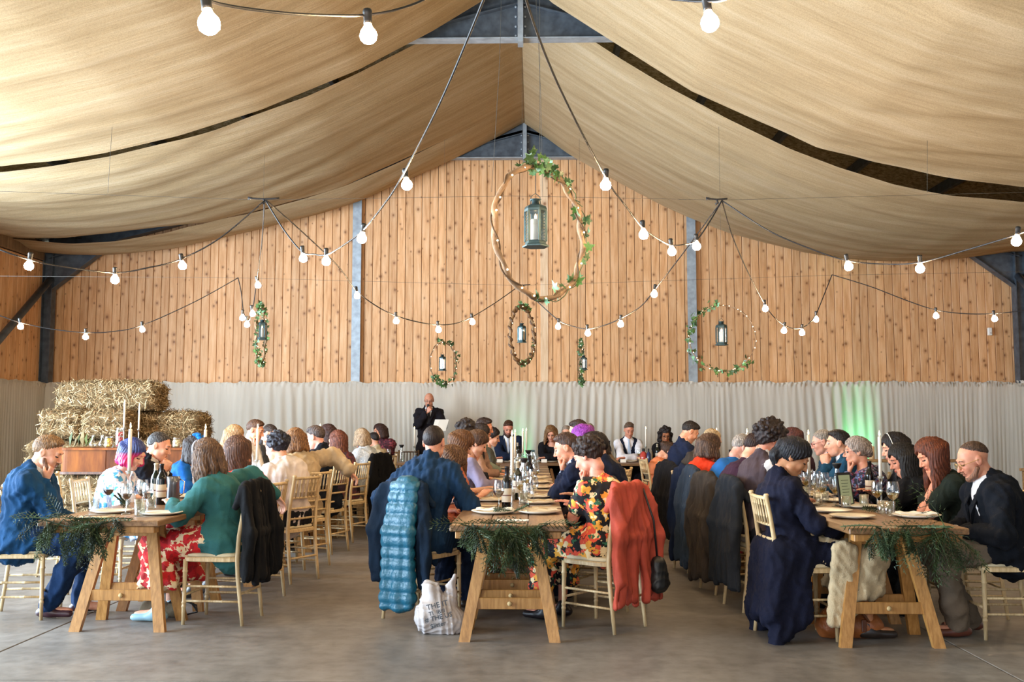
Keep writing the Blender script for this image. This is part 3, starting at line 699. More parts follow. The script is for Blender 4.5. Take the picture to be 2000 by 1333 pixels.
def person(label, px, yt, Y, h, lean=0.12, sex='m', pitch=25, hyaw=0, hroll=0, arms=('lap','lap'), top='suit', tc='1c2a44', tm=None,
           shirt='e9e6e2', tie=None, bottom='trousers', bc=None, bm=None, skin='d9a78c', hair='short', hc='4a3424', hc2=None, hm=None,
           beard=None, glasses=None, stand=False, fat=1.0, shoe='2a211c', group=None, openeyes=False, legs=(0,0), sleeves='long', side=0.0,
           hem=0.35, name='person', scale=1.0, extras=None, collar=True, skirtflare=0.0):
    near = Y < NEAR; mid = Y < 12.5
    hb = 0.015 if near else (0.019 if mid else 0.023); hh = 0.0052 if near else (0.0066 if mid else 0.0082); hd = 0.0046 if near else 0.0062
    hg = 0.0125 if near else (0.016 if mid else 0.019); hr = 0.0065 if near else (0.0085 if mid else 0.011)
    hi = math.radians(h); F = np.array((math.sin(hi), math.cos(hi), 0)); R = np.array((math.cos(hi), -math.sin(hi), 0)); U = np.array((0,0,1.0))
    T = P(px, yt, Y); sc = scale
    Mh = basis(hi+math.radians(hyaw), math.radians(pitch), math.radians(hroll))
    Hc = T-U*0.118*sc-(Mh[:,2]-U*Mh[2,2])*0.07*sc      # head centre
    Hc[2] = T[2]-0.122*sc
    Nk = Hc+Mh@np.array((0,-0.040,-0.115))*0.72*sc-U*0.045-F*0.01; Nk[2] = min(Nk[2], Hc[2]-0.145*sc)   # base of the neck
    hipz = 0.94 if stand else 0.56
    hx = T-F*lean-R*side; hip = np.array((hx[0], hx[1], hipz))
    male = sex == 'm'
    sw = (0.166 if male else 0.140)*sc; cw = (0.150 if male else 0.128)*fat*sc; ww = (0.132 if male else 0.108)*fat*sc; pwid = (0.142 if male else 0.150)*fat*sc
    spine = Nk-hip; sd = _n(spine); Fs = _n(F-sd*np.dot(F, sd))
    back = -Fs*0.03*(1+lean*1.5)
    Wp = hip+spine*0.36+back*0.8; Cp = hip+spine*0.70+back
    Sh = Nk-sd*0.055*sc-F*0.0
    base = np.array((hip[0], hip[1], 0.0))
    # arms
    Sp = {-1: Sh-R*sw-sd*0.01, 1: Sh+R*sw-sd*0.01}
    A = {}
    for i, sg in enumerate((-1, 1)):
        a = arms[i]; l1, l2 = (0.285, 0.25) if male else (0.265, 0.235); hint = -U*0.9+R*sg*0.45-F*0.25; hdir = None; pose = 'rest'; pal = -U
        if a == 'lap': Wt = hip+F*0.27+R*sg*0.09+U*0.11; hint = R*sg*0.8-F*0.5-U*0.3
        elif a == 'table': Wt = np.array((*(T+F*(0.16)+R*sg*0.13)[:2], 0.80)); hint = R*sg*0.8-U*0.5-F*0.3; pose = 'flat'
        elif a == 'cross': Wt = np.array((*(T+F*(0.17)-R*sg*0.08)[:2], 0.83)); hint = R*sg*1.0-U*0.3; hdir = -R*sg+F*0.15; pose = 'rest'
        elif a == 'chin': Wt = Hc+Mh@np.array((sg*0.035,0.085,-0.185)); hint = -U+F*0.35+R*sg*0.25; hdir = _n(Mh@np.array((-sg*0.15,-0.05,1.0))); pose = 'fist'; pal = Mh@np.array((0,-1,0.0))
        elif a == 'cheek': Wt = Hc+Mh@np.array((sg*0.085,0.06,-0.15)); hint = -U+F*0.25+R*sg*0.35; hdir = _n(Mh@np.array((-sg*0.15,0.0,1.0))); pose = 'fist'; pal = Mh@np.array((-sg*1.0,-0.3,0.0))
        elif a == 'clasp': Wt = Hc+Mh@np.array((sg*0.045,0.125,-0.20)); hint = -U+F*0.2+R*sg*0.4; hdir = _n(Mh@np.array((-sg*0.25,0.05,1.0))); pose = 'fist'; pal = Mh@np.array((-sg*1.0,-0.4,0.0))
        elif a == 'back': Wt = Sh-F*0.30+R*sg*0.42-U*0.10; hint = R*sg*0.6+U*0.35-F*0.2; hdir = _n(R*sg*0.4-F*0.3-U*0.6)
        elif a == 'side': Wt = hip+R*sg*0.27-F*0.04+U*0.04; hint = R*sg*0.5-F*0.8; hdir = -U; pal = R*sg*-1
        elif a == 'down': Wt = Sp[sg]-U*0.50+R*sg*0.06+F*0.07; hint = -F+R*sg*0.3; hdir = -U+F*0.1; pal = -R*sg
        elif a == 'mic': Wt = Hc+F*0.17+R*sg*0.045-U*0.215; hint = -U+R*sg*0.6; hdir = _n(U*0.7-R*sg*0.6+F*0.25); pose = 'fist'; pal = -F*0.8-R*sg*0.4
        elif a == 'paper': Wt = hip+F*0.30+R*sg*0.10+U*0.30; hint = R*sg*0.7-U*0.6; hdir = _n(F*0.5-R*sg*0.6+U*0.2); pose = 'grip'
        elif a == 'reach': Wt = np.array((*(T+F*0.36+R*sg*0.05)[:2], 0.90)); hint = R*sg*0.6-U*0.7; pose = 'grip'
        elif a == 'hug': Wt = Sp[sg]+F*0.20-R*sg*0.26-U*0.26; hint = R*sg*0.5-U*0.9; hdir = -R*sg+U*0.2
        else: Wt = hip+np.asarray(a[0])@np.stack([R, F, U]); hint = np.asarray(a[1])@np.stack([R, F, U])
        E, Wt = ik(Sp[sg], Wt, l1*sc, l2*sc, hint)
        A[sg] = (Sp[sg], E, Wt, _n(Wt-E) if hdir is None else _n(hdir), pose, pal)
    # legs
    Lg = {}
    for i, sg in enumerate((-1, 1)):
        hj = hip+R*sg*0.085
        if stand: kn = hj-U*0.45+F*0.02; an = np.array((*(hj+F*0.0)[:2], 0.085))
        else:
            ft = legs[i]; kn = hip+F*0.43+R*sg*0.115; kn[2] = 0.515; an = hip+F*(0.44+ft)+R*sg*0.10; an[2] = 0.085
        Lg[sg] = (hj, kn, an)
    sqd = [(Fs, 0.74)]
    def torso(s, e, kk=0.05):
        s.cap(hip+R*0.0, Wp, pwid+e, ww+e, sqd, kk); s.cap(Wp, Cp, ww+e, cw+e, sqd, kk)
        s.cap(Cp, Sh-sd*0.03, cw+e, cw*0.62+e, sqd, kk)
        s.cap(Sh-sd*0.02, Nk+sd*0.005-Fs*0.012, 0.078*sc+e*0.8, (0.056 if male else 0.050)*sc+e*0.8, k=0.04)
        s.cap(Sp[-1]+R*0.01, Sp[1]-R*0.01, 0.044*sc+e, k=0.05)
        s.cap(Sp[-1]-sd*0.045+R*0.03, Sp[1]-sd*0.045-R*0.03, 0.052*sc+e, k=0.05)
        s.cap(hip-R*0.07, hip+R*0.07, 0.105*fat+e, k=kk)
        if fat > 1.15: s.ell(hip+spine*0.25+Fs*0.07, (0.12*fat+e, 0.1*fat+e, 0.13+e), np.stack([R,Fs,sd],1), kk)
        if not male:
            for sg in (-1,1): s.ell(Cp+R*sg*0.058+Fs*0.085*fat-sd*0.02, (0.058+e,)*3, None, 0.03)
    def arm(s, sg, e, e2=None, upto=1.0, kk=0.03):
        S0, E, Wt = A[sg][:3]; e2 = e if e2 is None else e2; m = (0.92 if male else 0.80)*sc*min(fat, 1.15)
        if upto <= 0.5: s.cap(S0, S0+(E-S0)*upto*2, 0.052*m+e, 0.047*m+e2, k=0.05); return
        s.cap(S0, E, 0.052*m+e, 0.042*m+e, k=0.035); q = E+(Wt-E)*(upto-0.5)*2; s.cap(E, q, 0.041*m+e, (0.041-0.014*(upto-0.5)*2)*m+e2, k=kk)
    def leg(s, sg, e, e2=None, kk=0.04):
        hj, kn, an = Lg[sg]; e2 = e if e2 is None else e2
        s.cap(hj, kn, 0.084*fat+e, 0.058+e, k=kk); s.cap(kn, an, 0.055+e, 0.036+e2, k=kk)
    # ---- body: one continuous figure (body, head and hands in one mesh)
    s = SDF(0.03); torso(s, -0.012)
    slv = 'long' if top in ('suit','coat') else sleeves
    for sg in (-1,1):
        arm(s, sg, -0.005 if slv == 'long' else 0.0, 0.0); leg(s, sg, -0.006); an = Lg[sg][2]; s.cap(an-U*0.035-F*0.02, an-U*0.045+F*0.14, 0.036, 0.030, k=0.03)
    s.cap(Nk-sd*0.02, Hc+Mh@np.array((0,-0.03,-0.05))*sc, 0.058*sc*(1 if male else 0.88), 0.050*sc*(1 if male else 0.88), k=0.04)
    V, Q = s.mesh(hb); Vs = [V]; Qs = [Q]; Ms = [np.zeros(len(Q), int)]; n0 = len(V)
    hv, hq, hmi = head_template(sex, hh); hv = hv*sc@Mh.T+Hc; Vs.append(hv); Qs.append(hq+n0); Ms.append(hmi); n0 += len(hv)
    for sg in (-1,1):
        S0, E, Wt, hdir, pose, pal = A[sg]; v, q = hand_template(pose, hd); v = v*(1.0 if male else 0.9)*sc
        y = hdir; zz = -(_n(pal-y*np.dot(pal, y)));  x = np.cross(y, zz)
        M = np.stack([x, y, zz], 1)
        if sg < 0: v = v*np.array((-1,1,1)); q = q[:, ::-1]
        v = v@M.T+Wt+y*0.012; Vs.append(v); Qs.append(q+n0); Ms.append(np.zeros(len(q), int)); n0 += len(v)
    lipc = {'m': None}.get(sex, 'b0584e'); sk = hexc(skin)
    lipm = plain('lip_'+skin+sex, '%02x%02x%02x' % (int(sk[0]*0.86), int(sk[1]*(0.78 if male else 0.62)), int(sk[2]*(0.78 if male else 0.64))), 0.45)
    t = thing(name, base, label, 'person', group)
    me = mesh_np('body', np.concatenate(Vs)-base, np.concatenate(Qs), [skinmat(skin), lipm, plain('lash_dark', '2a1c16', 0.6)], np.concatenate(Ms))
    link('body', me, t)
    def part(nm, sdf, res, mat, fold=0.0, seed=None, disp=None):
        v, q = sdf.mesh(res)
        if len(q) == 0: return None
        if fold:
            v = folds(v, q, fold*1.15, seed if seed is not None else int(px), 12.0); v = folds(v, q, fold*0.85, int(px)+9, 27.0)
        if disp: v = disp(v, q)
        return link(nm, mesh_np(nm, v-base, q, mat), t)
    hl = lambda G: (G-Hc.astype(np.float32))@Mh.astype(np.float32)/sc
    # ---- eyes and brows
    if openeyes:
        for sg in (-1,1):
            mb = MB(); c = Hc+Mh@np.array((sg*0.031,0.0795,0.007))*sc
            mb.lathe([(0.0118*math.sin(a), -0.0118*math.cos(a)) for a in np.linspace(0, math.pi, 7)], 10, 0, c)
            c = Hc+Mh@np.array((sg*0.030,0.0895,0.007))*sc; mb.lathe([(0.0052*math.sin(a), -0.0052*math.cos(a)) for a in np.linspace(0, math.pi, 5)], 8, 1, c)
            mb.v = [tuple(np.array(p)-base) for p in mb.v]; mb.obj('eye', [plain('eye_white', 'e8e2dc', 0.3), plain('iris', '2d2018', 0.2)], t, smooth=True)
    bhc = hm or hairmat(hc, hc2)
    for sg in (-1,1):
        mb = MB(); pts = [Hc+Mh@np.array(p)*sc-base for p in ((sg*0.013,0.0925,0.028),(sg*0.031,0.0915,0.034),(sg*0.047,0.079,0.028))]
        mb.tube(pts, [0.0030,0.0036,0.0018], 6)
        mb.obj('eyebrow', bhc, t, smooth=True)
    # ---- hair
    if hair != 'none':
        s = SDF(0.018); H = lambda x, y, z: Hc+Mh@np.array((x, y, z))*sc
        dn = -U; cap_r = (0.083,0.106,0.096)
        fall = lambda p, L_, r0, r1, out=np.zeros(3), sq=None: s.cap(p, p+dn*L_+out, r0, r1, sq, 0.03)
        fx = Mh[:,0]; fyv = -Mh[:,1]
        if hair in ('short', 'grey_short', 'crop', 'balding', 'fringe'):
            th = {'short':1.0, 'grey_short':1.0, 'crop':0.93, 'balding':0.92, 'fringe':0.92}[hair]
            s.ell(H(0,-0.018,0.032), np.array((0.0775,0.103,0.094))*th*sc if th > 0.95 else np.array((0.0760,0.1005,0.0915))*sc, Mh)
            if hair == 'short': s.ell(H(0.012,0.038,0.088), np.array((0.052,0.042,0.030))*sc, Mh); s.ell(H(-0.02,0.0,0.098), np.array((0.05,0.06,0.028))*sc, Mh)
            ln = {'short':(0.068,0.80), 'grey_short':(0.068,0.80), 'crop':(0.070,0.82), 'balding':(0.050,0.70), 'fringe':(0.0,0.0)}[hair]
            if hair == 'fringe':
                s.cuts.append(lambda G: np.maximum.reduce([hl(G)[...,2]-0.070+0.25*np.abs(hl(G)[...,1]+0.10), hl(G)[...,1]-0.005+0.3*hl(G)[...,2]])*sc); s.cuts.append(lambda G: (-0.062-hl(G)[...,2])*sc)
            else:
                y0 = 0.080 if hair != 'balding' else -0.004
                s.cuts.append(((lambda G: (ln[0]+ln[1]*(hl(G)[...,1]-y0)+2.2*np.maximum(hl(G)[...,1], 0)**2-0.10*np.minimum(hl(G)[...,1], 0)-hl(G)[...,2]+0.006)*0.78*sc), 0.028))
                s.cuts.append(((lambda G: (-0.076-hl(G)[...,2])*sc), 0.024))
                s.cap(H(-0.073,0.012,0.02), H(-0.073,0.014,-0.018), 0.008, 0.005, k=0.008); s.cap(H(0.073,0.012,0.02), H(0.073,0.014,-0.018), 0.008, 0.005, k=0.008)
        elif hair in ('curly', 'curlybig', 'curlytop', 'curlylong'):
            rs = np.random.RandomState(int(px)); big = 1.0 if hair != 'curlybig' else 1.22
            s.ell(H(0,-0.022,0.035), np.array((0.084,0.101,0.097))*big*sc, Mh)
            for i in range(190 if near else 90):
                d = _n(rs.randn(3)); 
                if d[2] < -0.25 or (d[1] > 0.45 and d[2] < 0.45): continue
                s.ell(H(*(np.array((0,-0.022,0.035))+d*np.array((0.088,0.106,0.102))*big)), np.full(3, rs.uniform(0.009,0.018) if near else rs.uniform(0.014,0.022))*sc, None, 0.007)
            if hair == 'curlylong':
                for i in range(40):
                    a = rs.uniform(-2.5,2.5)-math.pi/2; z = rs.uniform(-0.16,0.02); s.ell(H(0.10*math.cos(a),-0.03+0.085*math.sin(a),z), np.full(3, rs.uniform(0.02,0.032))*sc, None, 0.02)
            if hair != 'curlylong': s.cuts.append(lambda G: (0.058+0.72*(hl(G)[...,1]-0.085)-hl(G)[...,2])*0.8*sc)
            else: s.cuts.append(lambda G: -(np.maximum(np.abs(hl(G)[...,0])-0.055, np.maximum(0.045-hl(G)[...,1], hl(G)[...,2]-0.055)))*sc)
        else:
            s.ell(H(0,-0.018,0.033), np.array(cap_r)*sc, Mh)
            s.ell(H(0.03,0.0,0.05), np.array((0.06,0.09,0.085))*sc, Mh)
            longs = {'long':0.34, 'bob':0.12, 'mid':0.20, 'wavy':0.27, 'pony':0.0, 'bun':0.0, 'up':0.0, 'halfup':0.30}.get(hair, 0.2)
            if longs:
                rs = np.random.RandomState(int(px)); nS = 13
                for i in range(nS):
                    a = math.radians(-112+224*i/(nS-1)); xx = 0.078*math.sin(a); yy = -0.018-0.088*math.cos(a)
                    p0 = H(xx, yy, 0.02); L_ = longs*(0.85+0.3*rs.rand())*(1 if abs(a) < 1.6 else 0.85)
                    out = (R*xx*0.35-F*max(0.0, math.cos(a))*0.03)+rs.randn(3)*0.006
                    # hair lies on the back and the shoulders
                    if hair == 'wavy' or hair == 'halfup':
                        m1 = p0+dn*L_*0.5*sc+out*1.1+F*rs.uniform(-0.02,0.01); s.cap(p0, m1, 0.027, 0.026, None, 0.02); s.cap(m1, m1+dn*L_*0.5+R*rs.uniform(-0.025,0.025)+out*0.3, 0.026, 0.010, None, 0.015)
                    else:
                        s.cap(p0, p0+dn*L_*sc+out, 0.028, 0.014 if longs > 0.15 else 0.024, None, 0.025)
            if hair == 'pony':
                b0 = H(0,-0.11,0.04); s.cap(H(0,-0.09,0.045), b0, 0.03, 0.022); m1 = b0-F*0.045-U*0.08; s.cap(b0, m1, 0.026, 0.036); s.cap(m1, m1-U*0.16+F*0.02, 0.036, 0.014)
            if hair == 'bun':
                s.ell(H(0,-0.115,0.03), np.array((0.042,0.038,0.042))*sc, Mh, 0.01)
            if hair == 'up':
                for dx, dz in ((-0.03,-0.01),(0.03,0.0),(0.0,0.035),(0.0,-0.035)): s.ell(H(dx,-0.095,0.01+dz), np.array((0.034,0.034,0.034))*sc, Mh, 0.012)
            # open face
            s.cuts.append(lambda G: -(np.maximum(((hl(G)[...,0]/0.060)**2+((hl(G)[...,2]+0.012)/0.082)**2)**0.5*0.06-0.06, 0.020-hl(G)[...,1]))*sc)
            s.cuts.append(lambda G: (0.07+1.1*(hl(G)[...,1]-0.09)-hl(G)[...,2])*0.7*sc if longs == 0 else G[...,0]*0-1)
        amp = 0.0013 if hair in ('crop','fringe','balding') else (0.0026 if hair in ('short','grey_short') else 0.0036)
        def strands(v, q, amp=amp):
            lv = (v-Hc)@Mh; n = vnormals(v, q); an = np.arctan2(lv[:,0], lv[:,1]+0.02+lv[:,2]*0.3)
            f = np.sin(an*34+3*np.sin(lv[:,2]*30))+0.6*np.sin(an*57+5*np.sin(lv[:,2]*17)+lv[:,2]*40)
            return v+n*(f*amp)[:,None]
        if hair.startswith('curly'): strands2 = lambda v, q: folds(v, q, 0.006, int(px), 40)
        else: strands2 = strands
        part('hair', s, hr, bhc, disp=strands2)
    if beard:
        s = SDF(0.012); H = lambda x, y, z: Hc+Mh@np.array((x, y, z))*sc
        th = 0.001 if beard == 'short' else 0.012
        for sg in (-1,1): s.cap(H(sg*0.060,0.018,-0.045), H(sg*0.042,0.05,-0.085), 0.015+th*0.4, 0.019+th*0.5); s.cap(H(sg*0.042,0.05,-0.085), H(0,0.072,-0.098-th*0.5), 0.020+th*0.4, 0.020+th)
        s.cap(H(-0.024,0.098,-0.052), H(0,0.104,-0.046), 0.006, 0.006, k=0.006); s.cap(H(0.024,0.098,-0.052), H(0,0.104,-0.046), 0.006, 0.006, k=0.006)
        s.ell(H(0,0.100,-0.062), np.array((0.022,0.02,0.009))*sc, Mh, sub=True, k=0.004)
        part('beard', s, max(hr*0.8, 0.006), hairmat('7a5440', '94684e') if beard == 'short' else bhc, disp=(lambda v, q: folds(v, q, 0.002, 3, 60)))
    if glasses:
        mb = MB(); H = lambda x, y, z: Hc+Mh@np.array((x, y, z))*sc-base
        for sg in (-1,1):
            mb.tube([H(sg*(0.033)+0.022*math.cos(a), 0.104, 0.004+0.018*math.sin(a)) for a in np.linspace(0, 2*math.pi, 15)[:-1]], 0.0017, 5, closed=True)
            mb.tube([H(sg*0.055,0.102,0.008), H(sg*0.079,0.05,0.010), H(sg*0.083,-0.01,0.008)], 0.0016, 5)
        mb.tube([H(-0.011,0.104,0.008), H(0.011,0.104,0.008)], 0.0016, 5)
        mb.obj('glasses', plain('spectacle_'+glasses, glasses, 0.3, 0.4), t)
    # ---- clothes
    mat = tm or fabric('cloth_'+tc, tc)
    topz = lambda z: (lambda G: G[...,2]-z)
    def neck_cut(depth, half, up=0.12, round_=False):
        o = Nk+Fs*0.0
        def f(G):
            q = G-o.astype(np.float32); x = q@R.astype(np.float32); y = q@Fs.astype(np.float32); z = q@sd.astype(np.float32)
            if round_: w = np.sqrt((x/half)**2+(y-0.02)**2/(half*1.0)**2)*half-half; return -np.maximum(w, np.maximum(-z-depth-0.02, z-up))
            w = np.abs(x)-(z+depth)*half/depth-0.004; return -np.maximum(np.maximum(w*0.8, -y+0.0), z-up)
        return f
    pants = bm or fabric('cloth_'+(bc or tc), bc or tc)
    def necktop(s, e):
        s.cap(Nk-sd*0.03, Nk+(Hc-Nk)*0.30, 0.066*sc*(1 if male else 0.9)+e, 0.058*sc*(1 if male else 0.9)+e, k=0.012)
        top_ = Nk+(Hc-Nk)*0.36; nd = _n(Hc-Nk+Fs*0.04).astype(np.float32); tf = top_.astype(np.float32)
        s.cuts.append(lambda G: np.minimum((G-tf)@nd, 1.0))
    if top in ('suit', 'waistcoat', 'shirt', 'coat'):
        # shirt with collar
        s = SDF(0.03); torso(s, 0.007); necktop(s, 0.0)
        if top != 'suit' and top != 'coat':
            for sg in (-1,1): arm(s, sg, 0.012, 0.010, {'long':0.98, 'elbow':0.68, 'short':0.3}[sleeves])
        else:
            s2 = SDF(0.02)
        part('shirt', s, hg, fabric('shirt_'+shirt, shirt) if not (top == 'shirt' and tm) else tm, 0.010 if top != 'suit' else 0.0)
    if top == 'waistcoat':
        s = SDF(0.03); torso(s, 0.020); s.cuts.append(neck_cut(0.24, 0.085))
        for sg in (-1,1):
            o = Sp[sg]; s.ell(o+R*sg*0.050-sd*0.01, (0.045,0.07,0.085), np.stack([R,Fs,sd],1), 0.01, sub=True)
        s.cuts.append(lambda G: (hipz-0.03)-G[...,2]); part('waistcoat', s, hg, mat, 0.008)
    if top in ('suit', 'coat'):
        s = SDF(0.03); torso(s, 0.025)
        for sg in (-1,1):
            arm(s, sg, 0.016, 0.018, 0.955)
        if not stand:
            s.cap(hip-F*0.05-U*0.02, hip+U*0.06, 0.155*fat, 0.13*fat, [(F, 0.95)], 0.05)
            if top == 'coat':
                for xo in (-0.18,-0.12,-0.06,0.0,0.06,0.12,0.18): s.cap(hip-F*0.13+R*xo+U*0.02, np.array((*(hip-F*0.23+R*xo*1.2)[:2], hem-0.12+0.03*math.sin(xo*40))), 0.05, 0.042, k=0.05)
                for sg in (-1,1):
                    s.cap(hip+R*sg*0.12, hip+R*sg*0.13+F*0.30-U*0.03, 0.090, 0.078, k=0.05)
                    for fo in (-0.18,-0.12,-0.06,0.0): s.cap(hip+R*sg*0.16+F*fo, np.array((*(hip+R*sg*0.215+F*fo*1.1)[:2], hem-0.12+fo*0.9)), 0.045, 0.038, k=0.06)
            else:
                for sg in (-1,1): s.cap(hip+R*sg*0.10, hip+R*sg*0.115+F*0.10-U*0.02, 0.10*fat, 0.085*fat, k=0.05); s.cap(hip+R*sg*0.12-F*0.06, hip+R*sg*0.14-F*0.07-U*0.13, 0.07, 0.04, k=0.05)
        else: s.cap(hip-U*0.12, hip+U*0.05, 0.165*fat, 0.15*fat, sqd, 0.05)
        s.cuts.append(neck_cut(0.27 if top == 'suit' else 0.2, 0.075)); s.cap(Nk-sd*0.05-Fs*0.02, Nk+(Hc-Nk)*0.22-Fs*0.018, 0.082*sc, 0.060*sc, k=0.02)
        s.cap(Nk+(Hc-Nk)*0.50+Fs*0.01, Nk+(Hc-Nk)*1.0, 0.064*sc, 0.064*sc, k=0.01, sub=True)
        part('jacket' if top == 'suit' else 'coat', s, hg, mat, 0.013)
        # cuffs
        for sg in (-1,1):
            s = SDF(0.01); _, E, Wt = A[sg][:3]; q = E+(Wt-E)*0.93; s.cap(q, Wt-(Wt-E)*0.0, 0.034*(1 if male else 0.85)*sc, k=0.01)
            if top == 'suit' and mid: part('cuff', s, 0.009, fabric('shirt_'+shirt, shirt))
        # lapels
        if near or Y > 15:
            for sg in (-1,1):
                mb = MB(); e = cw*0.74+0.025+0.006
                p = [Nk+R*sg*0.055+Fs*(0.045)-sd*0.005, Nk+R*sg*0.098+Fs*(e-0.035)-sd*0.09, Nk+R*sg*0.060+Fs*(e+0.004)-sd*0.17, Nk+R*sg*0.006+Fs*(e+0.006)-sd*0.27, Nk+R*sg*0.036+Fs*(e-0.01)-sd*0.12]
                V2 = [q-base for q in p]+[q-base+Fs*0.008 for q in p]
                F2 = [(0,1,2,3,4),(9,8,7,6,5),(0,5,6,1),(1,6,7,2),(2,7,8,3),(3,8,9,4),(4,9,5,0)]
                mb.add(V2, F2); mb.obj('lapel', mat, t)
    if tie and (top in ('suit','waistcoat','shirt')):
        mb = MB(); e = cw*0.74+0.014
        pts = [Nk+Fs*0.075*sc+sd*0.012, Nk+Fs*(0.088)-sd*0.02, Nk+Fs*(e*0.86)-sd*0.09, Nk+Fs*(e+0.006)-sd*0.17, Nk+Fs*(e+0.006)-sd*0.27]; wd = [0.016,0.010,0.018,0.026,0.030]
        V2 = []; F2 = []
        for p, w in zip(pts, wd): V2 += [p-R*w-base, p+Fs*0.008-base, p+R*w-base]
        for i in range(4):
            for j in range(2): a = i*3+j; F2.append((a, a+1, a+4, a+3))
        mb.add(V2, F2); mb.obj('tie', fabric('tie_'+tie, tie, rough=0.5), t, smooth=True)
    if top in ('dress', 'tee', 'cardigan', 'fleece', 'jumper', 'blouse'):
        th = {'dress':0.010, 'tee':0.012, 'cardigan':0.020, 'fleece':0.034, 'jumper':0.020, 'blouse':0.014}[top]
        s = SDF(0.03); torso(s, th)
        up = {'long':0.95, 'elbow':0.62, 'short':0.32, 'cap':0.16, 'none':0.0}[sleeves]
        for sg in (-1,1):
            if up: arm(s, sg, th+0.004, th+(0.010 if up < 0.7 else 0.004), up)
            else: s.cap(Sp[sg]-R*sg*0.03, Sp[sg]-R*sg*0.02, 0.052+th, k=0.02)
        if top == 'fleece' or top == 'jumper': necktop(s, 0.018 if top == 'fleece' else 0.004)
        else: s.cuts.append(neck_cut(0.05, 0.085, 0.3, True))
        if top in ('cardigan', 'jumper', 'blouse', 'tee', 'fleece'):
            for sg in (-1,1): s.cap(hip+R*sg*0.07-U*0.02, hip+R*sg*0.09+F*0.06, 0.115*fat, 0.10*fat, k=0.05)
            if top == 'cardigan': s.cap(hip-F*0.07-U*0.10, hip, 0.14, 0.13, [(F,0.7)], 0.06)
        part({'dress':'dress_bodice','tee':'t_shirt','cardigan':'cardigan','fleece':'fleece','jumper':'jumper','blouse':'blouse'}[top], s, hg, mat, 0.010 if top != 'fleece' else 0.012)
    # ---- lower half
    if bottom == 'trousers':
        s = SDF(0.03)
        for sg in (-1,1): leg(s, sg, 0.014, 0.028)
        s.cap(hip-R*0.07, hip+R*0.07, 0.118*fat, k=0.04); part('trousers', s, hg*1.15, pants, 0.014, 5)
    elif bottom == 'skirt':
        s = SDF(0.06); sf = skirtflare
        for sg in (-1,1):
            hj, kn, an = Lg[sg]; s.cap(hj+F*0.09, kn, 0.098*fat, 0.085, k=0.08); d_ = an-kn
            L_ = (kn[2]-hem)/max(kn[2]-an[2], 0.1); q = kn+d_*L_; s.cap(kn+F*0.01, q+R*sg*0.03+sf*F*0.05, 0.080, 0.075+sf*0.03, k=0.09)
        s.cap(hip-F*0.01, hip+U*0.03, 0.125*fat, 0.10*fat, k=0.05)
        if sf: s.cap(Lg[-1][1]-R*0.04, Lg[-1][1]-R*0.08+U*(hem-Lg[-1][1][2])-F*0.1, 0.07, 0.08, k=0.07); s.cap(Lg[1][1]+R*0.04, Lg[1][1]+R*0.08+U*(hem-Lg[1][1][2])-F*0.1, 0.07, 0.08, k=0.07)
        s.cuts.append(lambda G: hem-G[...,2]); part('skirt', s, hg*1.15, bm or mat, 0.016, 6)
    # ---- shoes
    for sg in (-1,1):
        s = SDF(0.015); an = Lg[sg][2]; fa = F+R*sg*0.15; s.cap(an-U*0.047-F*0.045, an-U*0.055+fa*0.15, 0.040, 0.031, [(U, 0.8)], 0.03); s.cap(an-U*0.0-F*0.01, an-U*0.04+fa*0.02, 0.042, 0.040, k=0.03)
        s.cuts.append(lambda G: 0.004-G[...,2]); part('shoe', s, 0.013 if mid else 0.02, plain('shoe_'+shoe, shoe, 0.35))
    info = dict(t=t, Hc=Hc, Mh=Mh, Nk=Nk, hip=hip, F=F, R=R, A=A, base=base, Sh=Sh, label=label, Fs=Fs, sd=sd, h=h, Y=Y)
    return info
